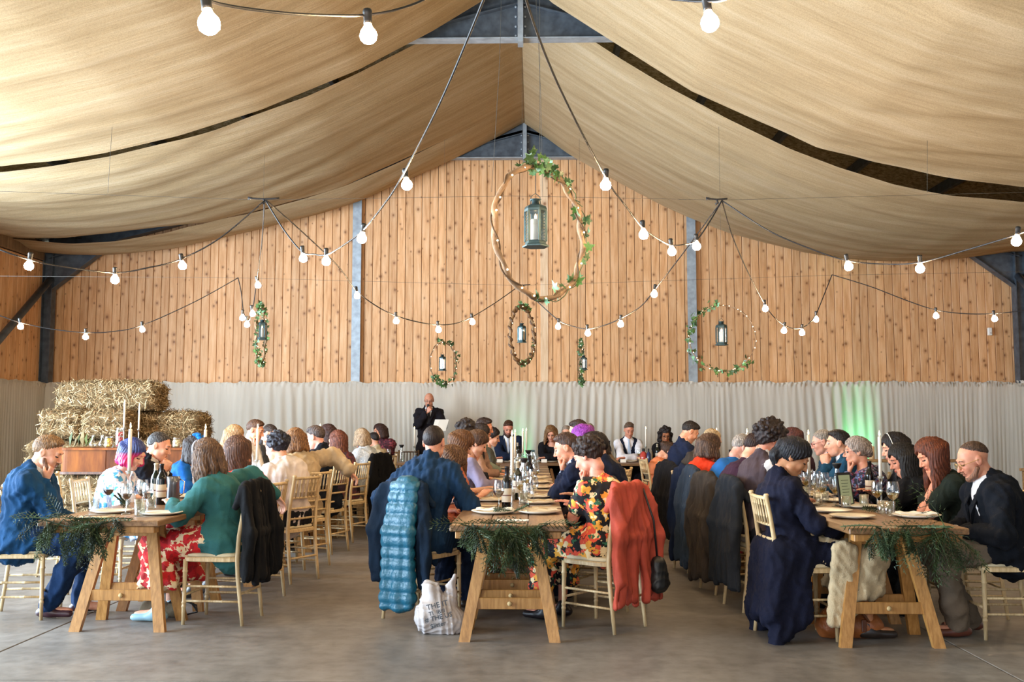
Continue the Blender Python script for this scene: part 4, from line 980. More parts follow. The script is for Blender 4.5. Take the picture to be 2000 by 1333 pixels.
# ================================================================ FURNITURE AND TABLEWARE
M_CHAIR = wood('limewash', 'c6ab80', 'ac9066', 'd9c299', (30,30,4), rough=0.45)
M_CHAIRD = wood('chair_brown', '5d452f', '432f1e', '735a41', (30,30,4))
M_PAD = fabric('seat_pad', 'd8c9a8', bmp=0.2)
def chair_parts(t, cm):
    """limewashed spindle-back banquet chair facing +Y, seat centre at the origin"""
    def bamboo(a, b, r0, r1, rings):
        mb = MB(); a = np.array(a, float); b = np.array(b, float); pts = []; rs = []
        ts = [0]; 
        for q in rings: ts += [q-0.018, q-0.008, q+0.008, q+0.018]
        ts += [1]
        for q in ts:
            pts.append(a+(b-a)*q); r = r0+(r1-r0)*q
            rs.append(r*(1.22 if any(abs(q-g) < 0.01 for g in rings) else 1.0))
        return mb.tube(pts, rs, 8)
    for sx in (-1,1):
        bamboo((sx*0.185,0.185,0.0), (sx*0.180,0.180,0.44), 0.012, 0.017, (0.28,0.34,0.82)).obj('leg', cm, t, smooth=True)
        mb = MB(); pts = [(sx*0.180,-0.235,0.0),(sx*0.178,-0.215,0.16),(sx*0.176,-0.195,0.33),(sx*0.175,-0.188,0.45),(sx*0.172,-0.196,0.60),(sx*0.168,-0.222,0.78),(sx*0.166,-0.245,0.905),(sx*0.166,-0.246,0.915),(sx*0.166,-0.247,0.925)]
        mb.tube(pts, [0.012,0.0145,0.016,0.017,0.016,0.014,0.014,0.019,0.012], 8); mb.obj('leg', cm, t, smooth=True)
        for z in (0.16,0.26): bamboo((sx*0.182,0.183,z), (sx*0.179,-0.205,z), 0.008, 0.008, (0.3,0.7)).obj('stretcher', cm, t, smooth=True)
    MB().tube([(-0.183,0.182,0.20),(0.183,0.182,0.20)], 0.009, 8).obj('stretcher', cm, t, smooth=True)
    MB().tube([(-0.178,-0.212,0.21),(0.178,-0.212,0.21)], 0.009, 8).obj('stretcher', cm, t, smooth=True)
    mb = MB(); V = []; F = []; n = 24
    prof_ = [(0.93,0.425),(1.0,0.430),(1.0,0.452),(0.96,0.459)]
    def ring(f, z): return [(math.copysign(abs(math.cos(a))**0.35, math.cos(a))*0.205*f*(1+0.04*math.sin(a)), math.copysign(abs(math.sin(a))**0.35, math.sin(a))*0.203*f, z) for a in [2*math.pi*(i+0.5)/n for i in range(n)]]
    for f, z in prof_: V += ring(f, z)
    for i in range(3):
        for j in range(n): F.append((i*n+j, i*n+(j+1)%n, (i+1)*n+(j+1)%n, (i+1)*n+j))
    F.append(tuple(range(n))[::-1]); F.append(tuple(3*n+j for j in range(n))); mb.add(V, F).obj('seat', cm, t)
    mb = MB(); V = ring(0.93, 0.460)+ring(0.94, 0.475)+ring(0.85, 0.484); F = []
    for i in range(2):
        for j in range(n): F.append((i*n+j, i*n+(j+1)%n, (i+1)*n+(j+1)%n, (i+1)*n+j))
    F.append(tuple(2*n+j for j in range(n))); F.append(tuple(range(n))[::-1]); mb.add(V, F).obj('seat_pad', M_PAD, t, smooth=True)
    by = lambda z: -0.188-0.058*max(0, (z-0.45)/0.46)**1.5
    for z in (0.895,):
        MB().tube([(-0.166,by(z),z),(0,by(z)-0.014,z),(0.166,by(z),z)], 0.0125, 8).obj('top_rail', cm, t, smooth=True)
    for z in (0.725, 0.635, 0.545):
        MB().tube([(-0.17,by(z),z),(0,by(z)-0.010,z),(0.17,by(z),z)], 0.0095, 8).obj('back_rail', cm, t, smooth=True)
    for i in range(6):
        x = -0.125+0.05*i; c = 0.012*(1-(x/0.17)**2); bamboo((x, by(0.725)-c, 0.725), (x, by(0.895)-c, 0.893), 0.0075, 0.0075, (0.3,0.75)).obj('spindle', cm, t, smooth=True)
proto_chair = None
def chair(x, y, h, label, brown=False, group='limewashed banquet chairs at the tables'):
    global proto_chair
    if brown:
        t = thing('banquet_chair', (x, y, 0), label, 'chair', 'brown banquet chairs at the head table', -math.radians(h)); chair_parts(t, M_CHAIRD); return t
    if proto_chair is None:
        t = thing('banquet_chair', (x, y, 0), label, 'chair', group, -math.radians(h)); chair_parts(t, M_CHAIR); proto_chair = t
    else:
        t = copy_tree(proto_chair); t.location = (x, y, 0); t.rotation_euler = (0,0,-math.radians(h)); t['label'] = label; t['group'] = group
    return t

M_TABLE = wood('table_oak', '7c5937', '583d25', '93714c', (22,1.6,22), rough=0.4)
M_TABLE2 = wood('table_oak_edge', 'b98a52', '96683a', 'cfa573', (1.6,22,22), rough=0.4)
M_TREST = wood('trestle_pine', 'a8763c', '8a5f2e', 'bd8c50', (24,24,2.5), rough=0.45)
M_ROPE = plain('sisal_rope', 'b79c6e', 0.9)
def table(x, y, ln, wd, label, rz=0.0, group=None, ends=True, top=0.76):
    """plank-topped trestle table, long side along local Y, near end at y"""
    t = thing('trestle_table', (x, y, 0), label, 'table', group, rz); nb = 3; w = wd/nb
    for i in range(nb):
        MB().box((-wd/2+i*w+0.002, 0.0, top-0.038), (-wd/2+(i+1)*w-0.002, ln, top), bev=0.005).obj('top_plank', M_TABLE, t)
    for yy in (0.14, ln/2-0.04, ln-0.22): MB().box((-wd/2+0.035, yy-0.12 if yy < 0.2 else yy, top-0.082), (wd/2-0.035, (yy-0.12 if yy < 0.2 else yy)+0.075, top-0.039), bev=0.004).obj('batten', M_TREST, t)
    for ye, sg in ((0.55, 1), (ln-0.55, -1)):
        # an A-frame trestle: two leaning legs per side, opened along the table
        for s2 in (-1, 1):
            yt_ = ye+s2*0.055; yb = ye+s2*0.20
            for sx in (-1, 1):
                a = Vector((sx*0.155, yt_, top-0.085)); b = Vector((sx*0.285, yb, 0.0)); d = (b-a)
                V = []; u = Vector((1,0,0)); 
                for q in (a, b):
                    for dx, dy in ((-0.036,-0.021),(0.036,-0.021),(0.036,0.021),(-0.036,0.021)): V.append((q.x+dx, q.y+dy, q.z))
                MB().add(V, [(3,2,1,0),(4,5,6,7),(0,1,5,4),(1,2,6,5),(2,3,7,6),(3,0,4,7)]).obj('leg', M_TREST, t)
            q = 0.66; zc_ = (top-0.085)*(1-q); xh = 0.155+0.13*q; yc_ = yt_+(yb-yt_)*q
            MB().box((-xh-0.004, yc_-0.012, zc_-0.036), (xh+0.004, yc_+0.012, zc_+0.036), bev=0.003).obj('crossbar', M_TREST, t)
            MB().box((-0.20, yt_-0.018, top-0.150), (0.20, yt_+0.018, top-0.083), bev=0.003).obj('crossbar', M_TREST, t)
            MB().lathe([(0.012,0),(0.016,0.006),(0.012,0.014),(0,0.016)], 8).xf(Matrix.Translation((0.0, yc_-0.013, zc_)) @ Matrix.Rotation(math.radians(90), 4, 'X')).obj('rope_knot', M_ROPE, t, smooth=True)
        MB().tube([(0, ye-0.14, 0.235), (0.01, ye, 0.20), (0, ye+0.14, 0.235)], 0.004, 5).obj('rope', M_ROPE, t, smooth=True)
    return t

GL = glassmat('clear_glass'); M_WINE = plain('red_wine', '2c0610', 0.1); M_WHITEWINE = glassmat('white_wine', 'e8d690', 0.8)
M_WAX = plain('candle_wax', 'ece4d4', 0.5); M_FLAME = emit('flame', 'ffd9a0', 9.0); M_WICK = plain('wick', '1e1a18')
M_PLATE = plain('plate_glaze', 'ddd3c2', 0.3); M_PLATED = plain('plate_bronze', '8a6c48', 0.35, 0.4)
M_CARD = plain('white_card', 'e9e3d8', 0.8); M_KRAFT = plain('kraft_card', 'c8a878', 0.85); M_LINEN = fabric('napkin_linen', 'd9c4a2', bmp=0.3)
M_SILVER = plain('cutlery_steel', 'c9c7c2', 0.18, 1.0); M_BOTTLE = plain('bottle_green', '10180e', 0.08); M_BOTTLER = plain('bottle_dark', '0b0809', 0.08)
M_PEWTER = plain('metal_foil', '2a3a3a', 0.35, 0.4); M_BLK = plain('matt_black', '121214', 0.5)
_pc = {}
def put(kind, builder, loc, label, cat, group=None, rz=0.0, key=None, sc=1.0):
    """first of a kind is built with its parts, the rest are copies of the thing and of each part"""
    k = key or kind
    if k in _pc: t = copy_tree(_pc[k]); t.location = tuple(loc); t.rotation_euler = (0,0,rz)
    else:
        t = thing(kind, loc, label, cat, group, rz); builder(t); _pc[k] = t
    t['label'] = label
    if group: t['group'] = group
    elif 'group' in t: del t['group']
    if sc != 1.0: t.scale = (sc,sc,sc)
    return t
def b_candlestick(hst=0.24, hc=0.24, mat=None):
    def f(t):
        m = mat or GL
        MB().lathe([(0,0),(0.042,0.001),(0.044,0.006),(0.020,0.014),(0.009,0.03),(0.012,0.05),(0.007,0.08),(0.0065,hst*0.6),(0.010,hst*0.75),(0.008,hst*0.83),(0.016,hst*0.90),(0.022,hst*0.96),(0.023,hst),(0.013,hst-0.004),(0.012,hst-0.02)], 14, close=False).obj('stem', m, t, smooth=True)
        c = MB().lathe([(0,hst-0.018),(0.0115,hst-0.018),(0.0112,hst+hc-0.004),(0.009,hst+hc),(0,hst+hc-0.003)], 12).obj('candle', M_WAX, t, smooth=True)
        MB().tube([(0,0,hst+hc-0.004),(0.001,0,hst+hc+0.008)], 0.001, 5).obj('wick', M_WICK, c)
        MB().lathe([(0,hst+hc+0.002),(0.0045,hst+hc+0.008),(0.0062,hst+hc+0.016),(0.0045,hst+hc+0.027),(0.0018,hst+hc+0.038),(0,hst+hc+0.044)], 8).obj('flame', M_FLAME, c, smooth=True)
    return f
def wine_bowl(fill, mat):
    def f(t):
        MB().lathe([(0,0),(0.034,0.001),(0.033,0.004),(0.006,0.009),(0.0038,0.02),(0.0038,0.085),(0.008,0.094),(0.026,0.108),(0.037,0.132),(0.039,0.150),(0.036,0.180),(0.031,0.205)], 16, close=False).obj('glass', GL, t, smooth=True)
        if fill:
            z = 0.108+fill
            MB().lathe([(0,0.096),(0.010,0.097),(0.0245,0.109),(0.033,0.124),(0.0365,z),(0,z)], 16).obj('wine', mat, t, smooth=True)
    return f
def b_tumbler(t):
    MB().lathe([(0,0.004),(0.030,0.003),(0.032,0),(0.034,0.01),(0.036,0.088),(0.0345,0.088),(0.033,0.012),(0,0.010)], 14, close=False).obj('glass', GL, t, smooth=True)
def b_bottle(gm, lab, foil='2a2420', stripe='a8423a'):
    def f(t):
        MB().lathe([(0,0.004),(0.034,0),(0.037,0.006),(0.037,0.185),(0.034,0.205),(0.020,0.232),(0.0145,0.25),(0.014,0.292),(0.016,0.294),(0.016,0.305),(0.0,0.306)], 16).obj('glass', gm, t, smooth=True)
        l = MB().lathe([(0.0376,0.055),(0.0378,0.056),(0.0378,0.150),(0.0376,0.151)], 16, close=False).obj('label', plain('bottle_label_'+lab, lab, 0.7), t, smooth=True)
        MB().lathe([(0.0380,0.098),(0.0380,0.106)], 16, close=False).obj('print', plain('label_print', '6a3d34', 0.7), l, smooth=True)
        MB().lathe([(0.0148,0.252),(0.0148,0.292),(0.0166,0.294),(0.0166,0.306),(0,0.307)], 14, close=False).obj('foil', plain('foil_'+foil, foil, 0.35, 0.3), t, smooth=True)
    return f
def b_decanter(t):
    MB().lathe([(0,0.004),(0.036,0),(0.042,0.012),(0.044,0.03),(0.034,0.11),(0.020,0.19),(0.016,0.23)], 16, close=False).obj('glass', GL, t, smooth=True)
    MB().lathe([(0.016,0.225),(0.024,0.235),(0.038,0.262),(0.040,0.272),(0.030,0.270),(0.0,0.262)], 16).obj('pourer', M_BLK, t, smooth=True)
def b_plate(nap):
    def f(t):
        MB().lathe([(0,0.006),(0.085,0.006),(0.095,0.010),(0.138,0.020),(0.140,0.017),(0.10,0.004),(0.08,0),(0,0)], 24, close=False).obj('rim', M_PLATE, t, smooth=True)
        if nap:
            n = MB(); V = []; F = []
            for i in range(9):
                for j in range(2):
                    V.append((-0.11+0.22*i/8, -0.045+0.09*j, 0.021+0.004*math.sin(i*1.9)+0.002*j))
            for i in range(8): F.append((i*2, i*2+2, i*2+3, i*2+1))
            V2 = [(x, y, z+0.008) for x, y, z in V]; m = len(V); F2 = [tuple(k+m for k in f_) for f_ in F]; F3 = [tuple(reversed(f_)) for f_ in F]
            side = [(0,2*i,0) for i in range(0)]
            for i in range(8): side = side+[(2*i, 2*i+m, 2*i+2+m, 2*i+2), (2*i+1, 2*i+3, 2*i+3+m, 2*i+1+m)]
            side = [s_ for s_ in side if len(s_) == 4]+[(0,1,1+m,m),(16,16+m,17+m,17)]
            n.add(V+V2, F2+F3+side).obj('napkin', M_LINEN if nap == 1 else M_CARD, t)
    return f
def b_cutlery(t):
    for i, x in enumerate((-0.185,0.175,0.20)):
        mb = MB(); mb.box((x-0.004,-0.10,0.001), (x+0.004,0.03,0.004), bev=0.0008)
        if i == 0:
            mb.box((x-0.009,0.03,0.001), (x+0.009,0.05,0.004))
            for k in (-1,0,1): mb.box((x+k*0.007-0.0018,0.05,0.001), (x+k*0.007+0.0018,0.095,0.004))
        else: mb.box((x-0.008,0.03,0.001), (x+0.006,0.11,0.003), bev=0.0008)
        mb.obj('fork' if i == 0 else 'knife', M_SILVER, t)
def b_tealight(t):
    MB().lathe([(0,0.002),(0.028,0),(0.033,0.008),(0.034,0.032),(0.032,0.032),(0.030,0.010),(0,0.008)], 12, close=False).obj('holder', GL, t, smooth=True)
    MB().lathe([(0,0.009),(0.019,0.009),(0.019,0.022),(0,0.022)], 10).obj('candle', M_WAX, t, smooth=True)
    MB().lathe([(0,0.024),(0.004,0.030),(0.004,0.038),(0,0.050)], 8).obj('flame', M_FLAME, t, smooth=True)
def b_placecard(t):
    MB().add([(-0.045,-0.02,0),(0.045,-0.02,0),(0.045,0,0.05),(-0.045,0,0.05),(-0.045,0.02,0),(0.045,0.02,0),
              (-0.044,-0.0175,0),(0.044,-0.0175,0),(0.044,0,0.0475),(-0.044,0,0.0475),(-0.044,0.0175,0),(0.044,0.0175,0)], [(0,1,2,3),(3,2,5,4),(7,6,9,8),(8,9,10,11),(0,6,7,1),(4,5,11,10),(0,3,9,6),(3,4,10,9),(1,7,8,2),(2,8,11,5)]).obj('card', M_CARD, t)
def b_menu(m):
    def f(t): MB().box((-0.105,-0.055,0), (0.105,0.055,0.003)).obj('sheet', m, t)
    return f
# ================================================================ FESTOON LIGHTS, WIRES, HOOPS, LANTERNS
M_CABLE = plain('black_cable', '17161a', 0.5); M_SOCK = plain('lamp_holder', '1b1a1c', 0.4); M_BULB = emit('bulb_warm', 'ffd8a4', 260.0); M_WIRE = plain('steel_wire', '4a4740', 0.7, 0.0)
M_BULBGL = glassmat('bulb_glass', 'fff4e4', 0.9)
def bulb_at(t, p, tilt=(0,0)):
    h = Matrix.Translation(Vector(p)) @ Matrix.Rotation(tilt[0], 4, 'X') @ Matrix.Rotation(tilt[1], 4, 'Y')
    s_ = MB().lathe([(0,0.012),(0.014,0.012),(0.017,0.004),(0.016,-0.004),(0.0145,-0.030),(0.016,-0.040),(0.013,-0.042),(0,-0.042)], 10).xf(h).obj('lamp_holder', M_SOCK, t, smooth=True)
    MB().lathe([(0,-0.040),(0.012,-0.042),(0.016,-0.052),(0.027,-0.068),(0.031,-0.082),(0.028,-0.097),(0.017,-0.108),(0,-0.112)], 12).xf(h).obj('bulb', M_BULB, s_, smooth=True)
def festoon(pts, bulbs, label, r=0.0055):
    """pts: (px, py, Y) cable points, bulbs: (px, py of bulb centre, Y)"""
    W_ = [P(*p) for p in pts]
    base = W_[0]; t = thing('festoon_string', base, label, 'string lights', 'festoon light strings')
    # smooth cable through the points
    C_ = []
    for i in range(len(W_)-1):
        p0 = W_[max(i-1,0)]; p1 = W_[i]; p2 = W_[i+1]; p3 = W_[min(i+2,len(W_)-1)]
        for k in range(8):
            q = k/8; C_.append(0.5*((2*p1)+(-p0+p2)*q+(2*p0-5*p1+4*p2-p3)*q*q+(-p0+3*p1-3*p2+p3)*q**3))
    C_.append(W_[-1]); C_ = [c-base for c in C_]
    MB().tube(C_, r, 6).obj('cable', M_CABLE, t, smooth=True)
    for i, b in enumerate(bulbs):
        c = P(*b)-base; cc = np.array(C_); d = np.abs(cc-c); j = np.argmin(d[:,0]**2*1.0+d[:,1]**2+((d[:,2]-0.08)**2))
        # hang the bulb so that its centre is where the photograph shows it
        tl = (random.uniform(-0.12,0.12), random.uniform(-0.18,0.18)); top = c+np.array((0,0,0.078)); bulb_at(t, top, tl)
        if np.linalg.norm(cc[j]-top) > 0.012: MB().tube([top, (top+cc[j])/2+np.array((0,0,0.003)), cc[j]], r*0.9, 5).obj('cable_tail', M_CABLE, t, smooth=True)
    return t
Y1, Y2, YN = 7.5, 11.3, 3.7
festoon([(-60,460,6.6),(0,488,6.5),(59,508,6.6),(120,521,6.8),(224,533,7.2),(290,523,7.3),(352,507,7.4),(430,465,7.45),(517,392,Y1)], [(59,519,6.6),(224,546,7.2),(353,519,7.4)], 'festoon string sweeping down from the dark hook to the left wall, three near bulbs')
festoon([(517,392,Y1),(512,470,8.6),(502,545,9.8),(494,602,10.3),(486,627,10.6),(476,611,10.9),(471,570,11.1),(465,543,Y2)], [(501,557,9.9),(491,613,10.4),(482,634,10.6),(474,621,10.9)], 'short festoon loop with four bulbs beside the ivy column on the left')
festoon([(465,543,Y2),(380,590,11.2),(277,636,11.0),(220,648,10.9),(167,650,10.8),(100,643,10.7),(38,630,10.6),(0,617,10.5),(-60,600,10.4)], [(38,638,10.6),(167,658,10.8),(277,644,11.0)], 'far festoon string running to the left wall with three small bulbs')
festoon([(519,392,Y1),(555,450,7.4),(590,492,7.2),(613,497,7.0),(637,498,6.8),(670,480,6.4),(709,450,6.0),(750,400,5.7),(783,349,5.4),(860,200,4.6),(945,-2,3.9),(960,-50,3.7)], [(590,504,7.2),(637,510,6.8),(710,465,6.0),(791,361,5.4)], 'festoon string climbing from the dark hook to the roof centre, four bulbs on the left')
festoon([(521,392,Y1),(590,453,8.3),(660,520,9.2),(695,567,9.6),(735,598,9.8),(773,617,10.0),(815,629,10.2),(855,635,10.4),(890,632,10.6),(921,620,10.8),(970,590,11.1),(1015,558,Y2)], [(695,578,9.6),(773,627,10.0),(855,644,10.4),(921,629,10.8)], 'festoon string of four bulbs sagging between the left hook and the middle hook')
festoon([(1015,558,Y2),(1050,590,11.1),(1091,626,10.9),(1120,638,10.7),(1147,643,10.5),(1180,636,10.2),(1213,622,9.9),(1250,600,9.5),(1280,565,9.1),(1340,487,8.4),(1410,392,Y1)], [(1091,638,10.9),(1147,651,10.5),(1213,633,9.9),(1280,575,9.1)], 'festoon string of four bulbs sagging between the middle hook and the right hook')
festoon([(1030,-50,3.7),(1028,0,3.9),(1090,165,4.6),(1183,347,5.5),(1220,400,5.9),(1255,445,6.3),(1285,467,6.7),(1310,479,7.0),(1335,478,7.1),(1360,470,7.3),(1385,435,7.4),(1410,392,Y1)], [(1184,361,5.5),(1255,458,6.3),(1310,491,7.0),(1360,481,7.3)], 'festoon string climbing to the roof centre with four bulbs right of the big hoop')
festoon([(1410,392,Y1),(1430,460,8.3),(1460,530,9.3),(1492,592,10.2),(1512,620,10.4),(1533,636,10.6),(1550,642,10.7),(1567,640,10.8),(1580,632,10.9),(1593,616,11.0),(1612,570,11.2),(1625,537,Y2)], [(1493,603,10.2),(1533,646,10.6),(1567,650,10.8),(1594,624,11.0)], 'festoon loop of four bulbs dipping near the white sensor side, right of the lantern hoop')
festoon([(1625,537,Y2),(1700,560,11.2),(1770,587,11.1),(1828,606,11.0),(1885,613,10.9),(1940,613,10.8),(2000,607,10.7),(2060,598,10.6)], [(1828,617,11.0),(1941,623,10.8)], 'far festoon string running to the right wall with two small bulbs')
festoon([(1410,392,Y1),(1500,450,7.3),(1580,485,7.2),(1653,509,7.1),(1725,516,7.0),(1797,513,6.8),(1890,488,6.5),(1988,458,6.2),(2060,430,6.0)], [(1653,521,7.1),(1797,524,6.8),(1989,471,6.2)], 'festoon string sweeping from the right hook to the right wall, three near bulbs')
festoon([(300,-60,2.45),(385,-8,2.6),(450,12,2.75),(560,26,3.0),(640,30,3.2),(707,30,3.35),(770,20,3.45),(830,-2,3.6),(880,-40,3.7)], [(400,47,2.62),(717,67,3.35)], 'nearest festoon string overhead on the left with two large glowing bulbs', 0.005)
festoon([(1100,-40,3.7),(1220,-12,3.4),(1300,-3,3.3),(1375,3,3.2),(1430,-6,3.1),(1520,-60,2.9)], [(1380,44,3.2)], 'nearest festoon string overhead on the right with one large glowing bulb', 0.005)
def hook(px, py, Y, w, label):
    p = P(px, py, Y); t = thing('cable_hook', p, label, 'hook')
    MB().tube([(-w/2,0,0.012),(-w/2-0.03,0,0.018),(-w/2-0.03,0,0.006),(-w/2,0,0.010),(0,0,0.004),(w/2,0,0.008),(w/2+0.03,0,0.010)], 0.007, 6).obj('bar', M_CABLE, t, smooth=True)
    MB().tube([(0,0,0.004),(0.01,0.01,-0.02),(-0.01,0.01,-0.03)], 0.009, 6).obj('tie_wrap', M_CABLE, t, smooth=True)
hook(515, 390, Y1, 0.18, 'black bar hook on the wire where the left festoon strings meet')
hook(1400, 391, Y1, 0.10, 'black bar hook on the wire where the right festoon strings meet')
hook(1022, 558, Y2, 0.10, 'small black bar hook on the far wire at the middle')
def wire(pts, label, r=0.0014):
    w = [P(*p) for p in pts]; o = MB().tube([q-w[0] for q in w], r, 5).obj('wire', M_WIRE, loc=w[0], smooth=True); tag(o, label, 'wire')
wire([(-900,352,Y1),(0,374,Y1),(515,391,Y1),(1000,383,Y1),(1410,391,Y1),(2000,376,Y1),(2800,352,Y1)], 'thin steel catenary wire carrying the near festoon hooks')
wire([(-500,536,Y2),(465,543,Y2),(1015,558,Y2),(1625,538,Y2),(2500,522,Y2)], 'thin steel catenary wire carrying the far festoon strings')
for pts, lb in (
                ([(980,-40,7.5),(976,120,7.5),(965,300,7.5),(960,375,7.5)], 'thin plumb wire ending in a small link beside the big hoop, on its left'),
                ([(1045,-40,7.6),(1056,180,7.6),(1060,385,7.6)], 'thin plumb wire crossing behind the big hoop'),
                ([(219,248,7.6),(213,340,7.6),(211,376,7.6)], 'short thin wire hanging from the left drape to the catenary wire'),
                ([(1811,275,7.6),(1811,376,7.6)], 'short thin wire hanging from the right drape to the catenary wire')): wire(pts, lb, 0.0015)

# ivy leaf: five-lobed, folded along its midrib
def leaf_mesh():
    o = [(0,0),(0.18,-0.16),(0.48,-0.18),(0.36,0.12),(0.56,0.38),(0.24,0.42),(0.0,0.92),(-0.24,0.42),(-0.56,0.38),(-0.36,0.12),(-0.48,-0.18),(-0.18,-0.16)]
    V = [(x, y, -0.22*abs(x)+0.05*math.sin(6*y)) for x, y in o]; V.append((0,0.3,0.04)); n = len(o)
    return np.array(V), [(i, (i+1) % n, n) for i in range(n)]
LV, LF = leaf_mesh()
M_IVY = [plain('ivy_leaf', '3f5b34', 0.4, var=0.25), plain('ivy_leaf_pale', '6f9a72', 0.4, var=0.2), plain('ivy_leaf_light', '547a3e', 0.4, var=0.2)]
leaf_me = [mesh_np('leaf', LV, LF, m) for m in M_IVY]
M_BARK = plain('hoop_vine', '8d7156', 0.75, var=0.25, bmp=0.5, bs=60); M_RIB = plain('hoop_ribbon', '5a3f28', 0.5, var=0.2); M_FAIRY = emit('fairy_light', 'ffe6b8', 6.0)
def lantern(p, label, sc=1.0, ctop=None, face=0.0, lid='3e5354', bright=False, tall=1.0):
    if ctop is not None: cz = (ctop-p[2])/(sc*tall)
    t = thing('lantern', p, label, 'lantern', None, face); t.scale = (sc,sc,sc*tall); m = plain('lantern_metal', '3f5355', 0.45, 0.55, var=0.2)
    # origin: centre of the cage; hexagonal body
    hexp = lambda r, z: [(r*math.cos(math.radians(60*i+30)), r*math.sin(math.radians(60*i+30)), z) for i in range(6)]
    def hexl(prof):
        V = []; F = []
        for r, z in prof: V += hexp(r, z)
        for i in range(len(prof)-1):
            for j in range(6): F.append((i*6+j, i*6+(j+1)%6, (i+1)*6+(j+1)%6, (i+1)*6+j))
        F.append(tuple(range(6))[::-1]); F.append(tuple((len(prof)-1)*6+j for j in range(6))); return MB().add(V, F)
    hexl([(0.098,-0.175),(0.100,-0.165),(0.080,-0.155),(0.076,-0.135),(0.072,-0.130)]).obj('base', m, t)
    hexl([(0.076,0.085),(0.084,0.088),(0.086,0.105),(0.078,0.125),(0.046,0.140),(0.034,0.142)]).obj('roof', m, t)
    MB().lathe([(0.032,0.14),(0.030,0.165),(0.040,0.172),(0.044,0.178),(0.030,0.182),(0,0.183)], 12).obj('chimney', m, t, smooth=True)
    for i in range(6):
        a = math.radians(60*i+30); q = (0.078*math.cos(a), 0.078*math.sin(a)); MB().box((q[0]-0.007,q[1]-0.007,-0.135), (q[0]+0.007,q[1]+0.007,0.09)).obj('bar', m, t)
        a2 = math.radians(60*i); r2 = 0.068
        n = Matrix.Translation((r2*math.cos(a2), r2*math.sin(a2), 0)) @ Matrix.Rotation(a2, 4, 'Z')
        MB().add([(0,-0.036,-0.13),(0,0.036,-0.13),(0,0.036,0.088),(0,-0.036,0.088)], [(0,1,2,3)]).xf(n).obj('pane', GL, t)
        if i % 2 == 1 and not bright:  # pierced side panels
            mb = MB(); 
            for k in range(9):
                for jj in (-1,1): mb.box((0.001,jj*0.016-0.004,-0.12+k*0.022), (0.004,jj*0.016+0.004,-0.112+k*0.022))
            mb.box((0.0,-0.034,-0.13), (0.003,-0.024,0.088)); mb.box((0.0,0.024,-0.13), (0.003,0.034,0.088)); mb.xf(n).obj('pierced_panel', m, t)
    c = MB().lathe([(0,-0.135),(0.038,-0.135),(0.038,0.025),(0.034,0.030),(0,0.026)], 14).obj('pillar_candle', M_WAX if not bright else emit('led_candle', 'e8f0ff', 2.2), t, smooth=True)
    MB().lathe([(0,0.030),(0.009,0.040),(0.010,0.050),(0.005,0.064),(0,0.074)], 8).obj('flame', M_FLAME, c, smooth=True)
    MB().tube([(0.04,0,0.14),(0.035,0,0.20),(0,0,0.225),(-0.035,0,0.20),(-0.04,0,0.14)], 0.003, 6).obj('bail', m, t, smooth=True)
    if ctop is not None: MB().tube([(0,0,0.222),(0,0,cz)], 0.002, 5).obj('cord', M_WIRE, t)
    return t
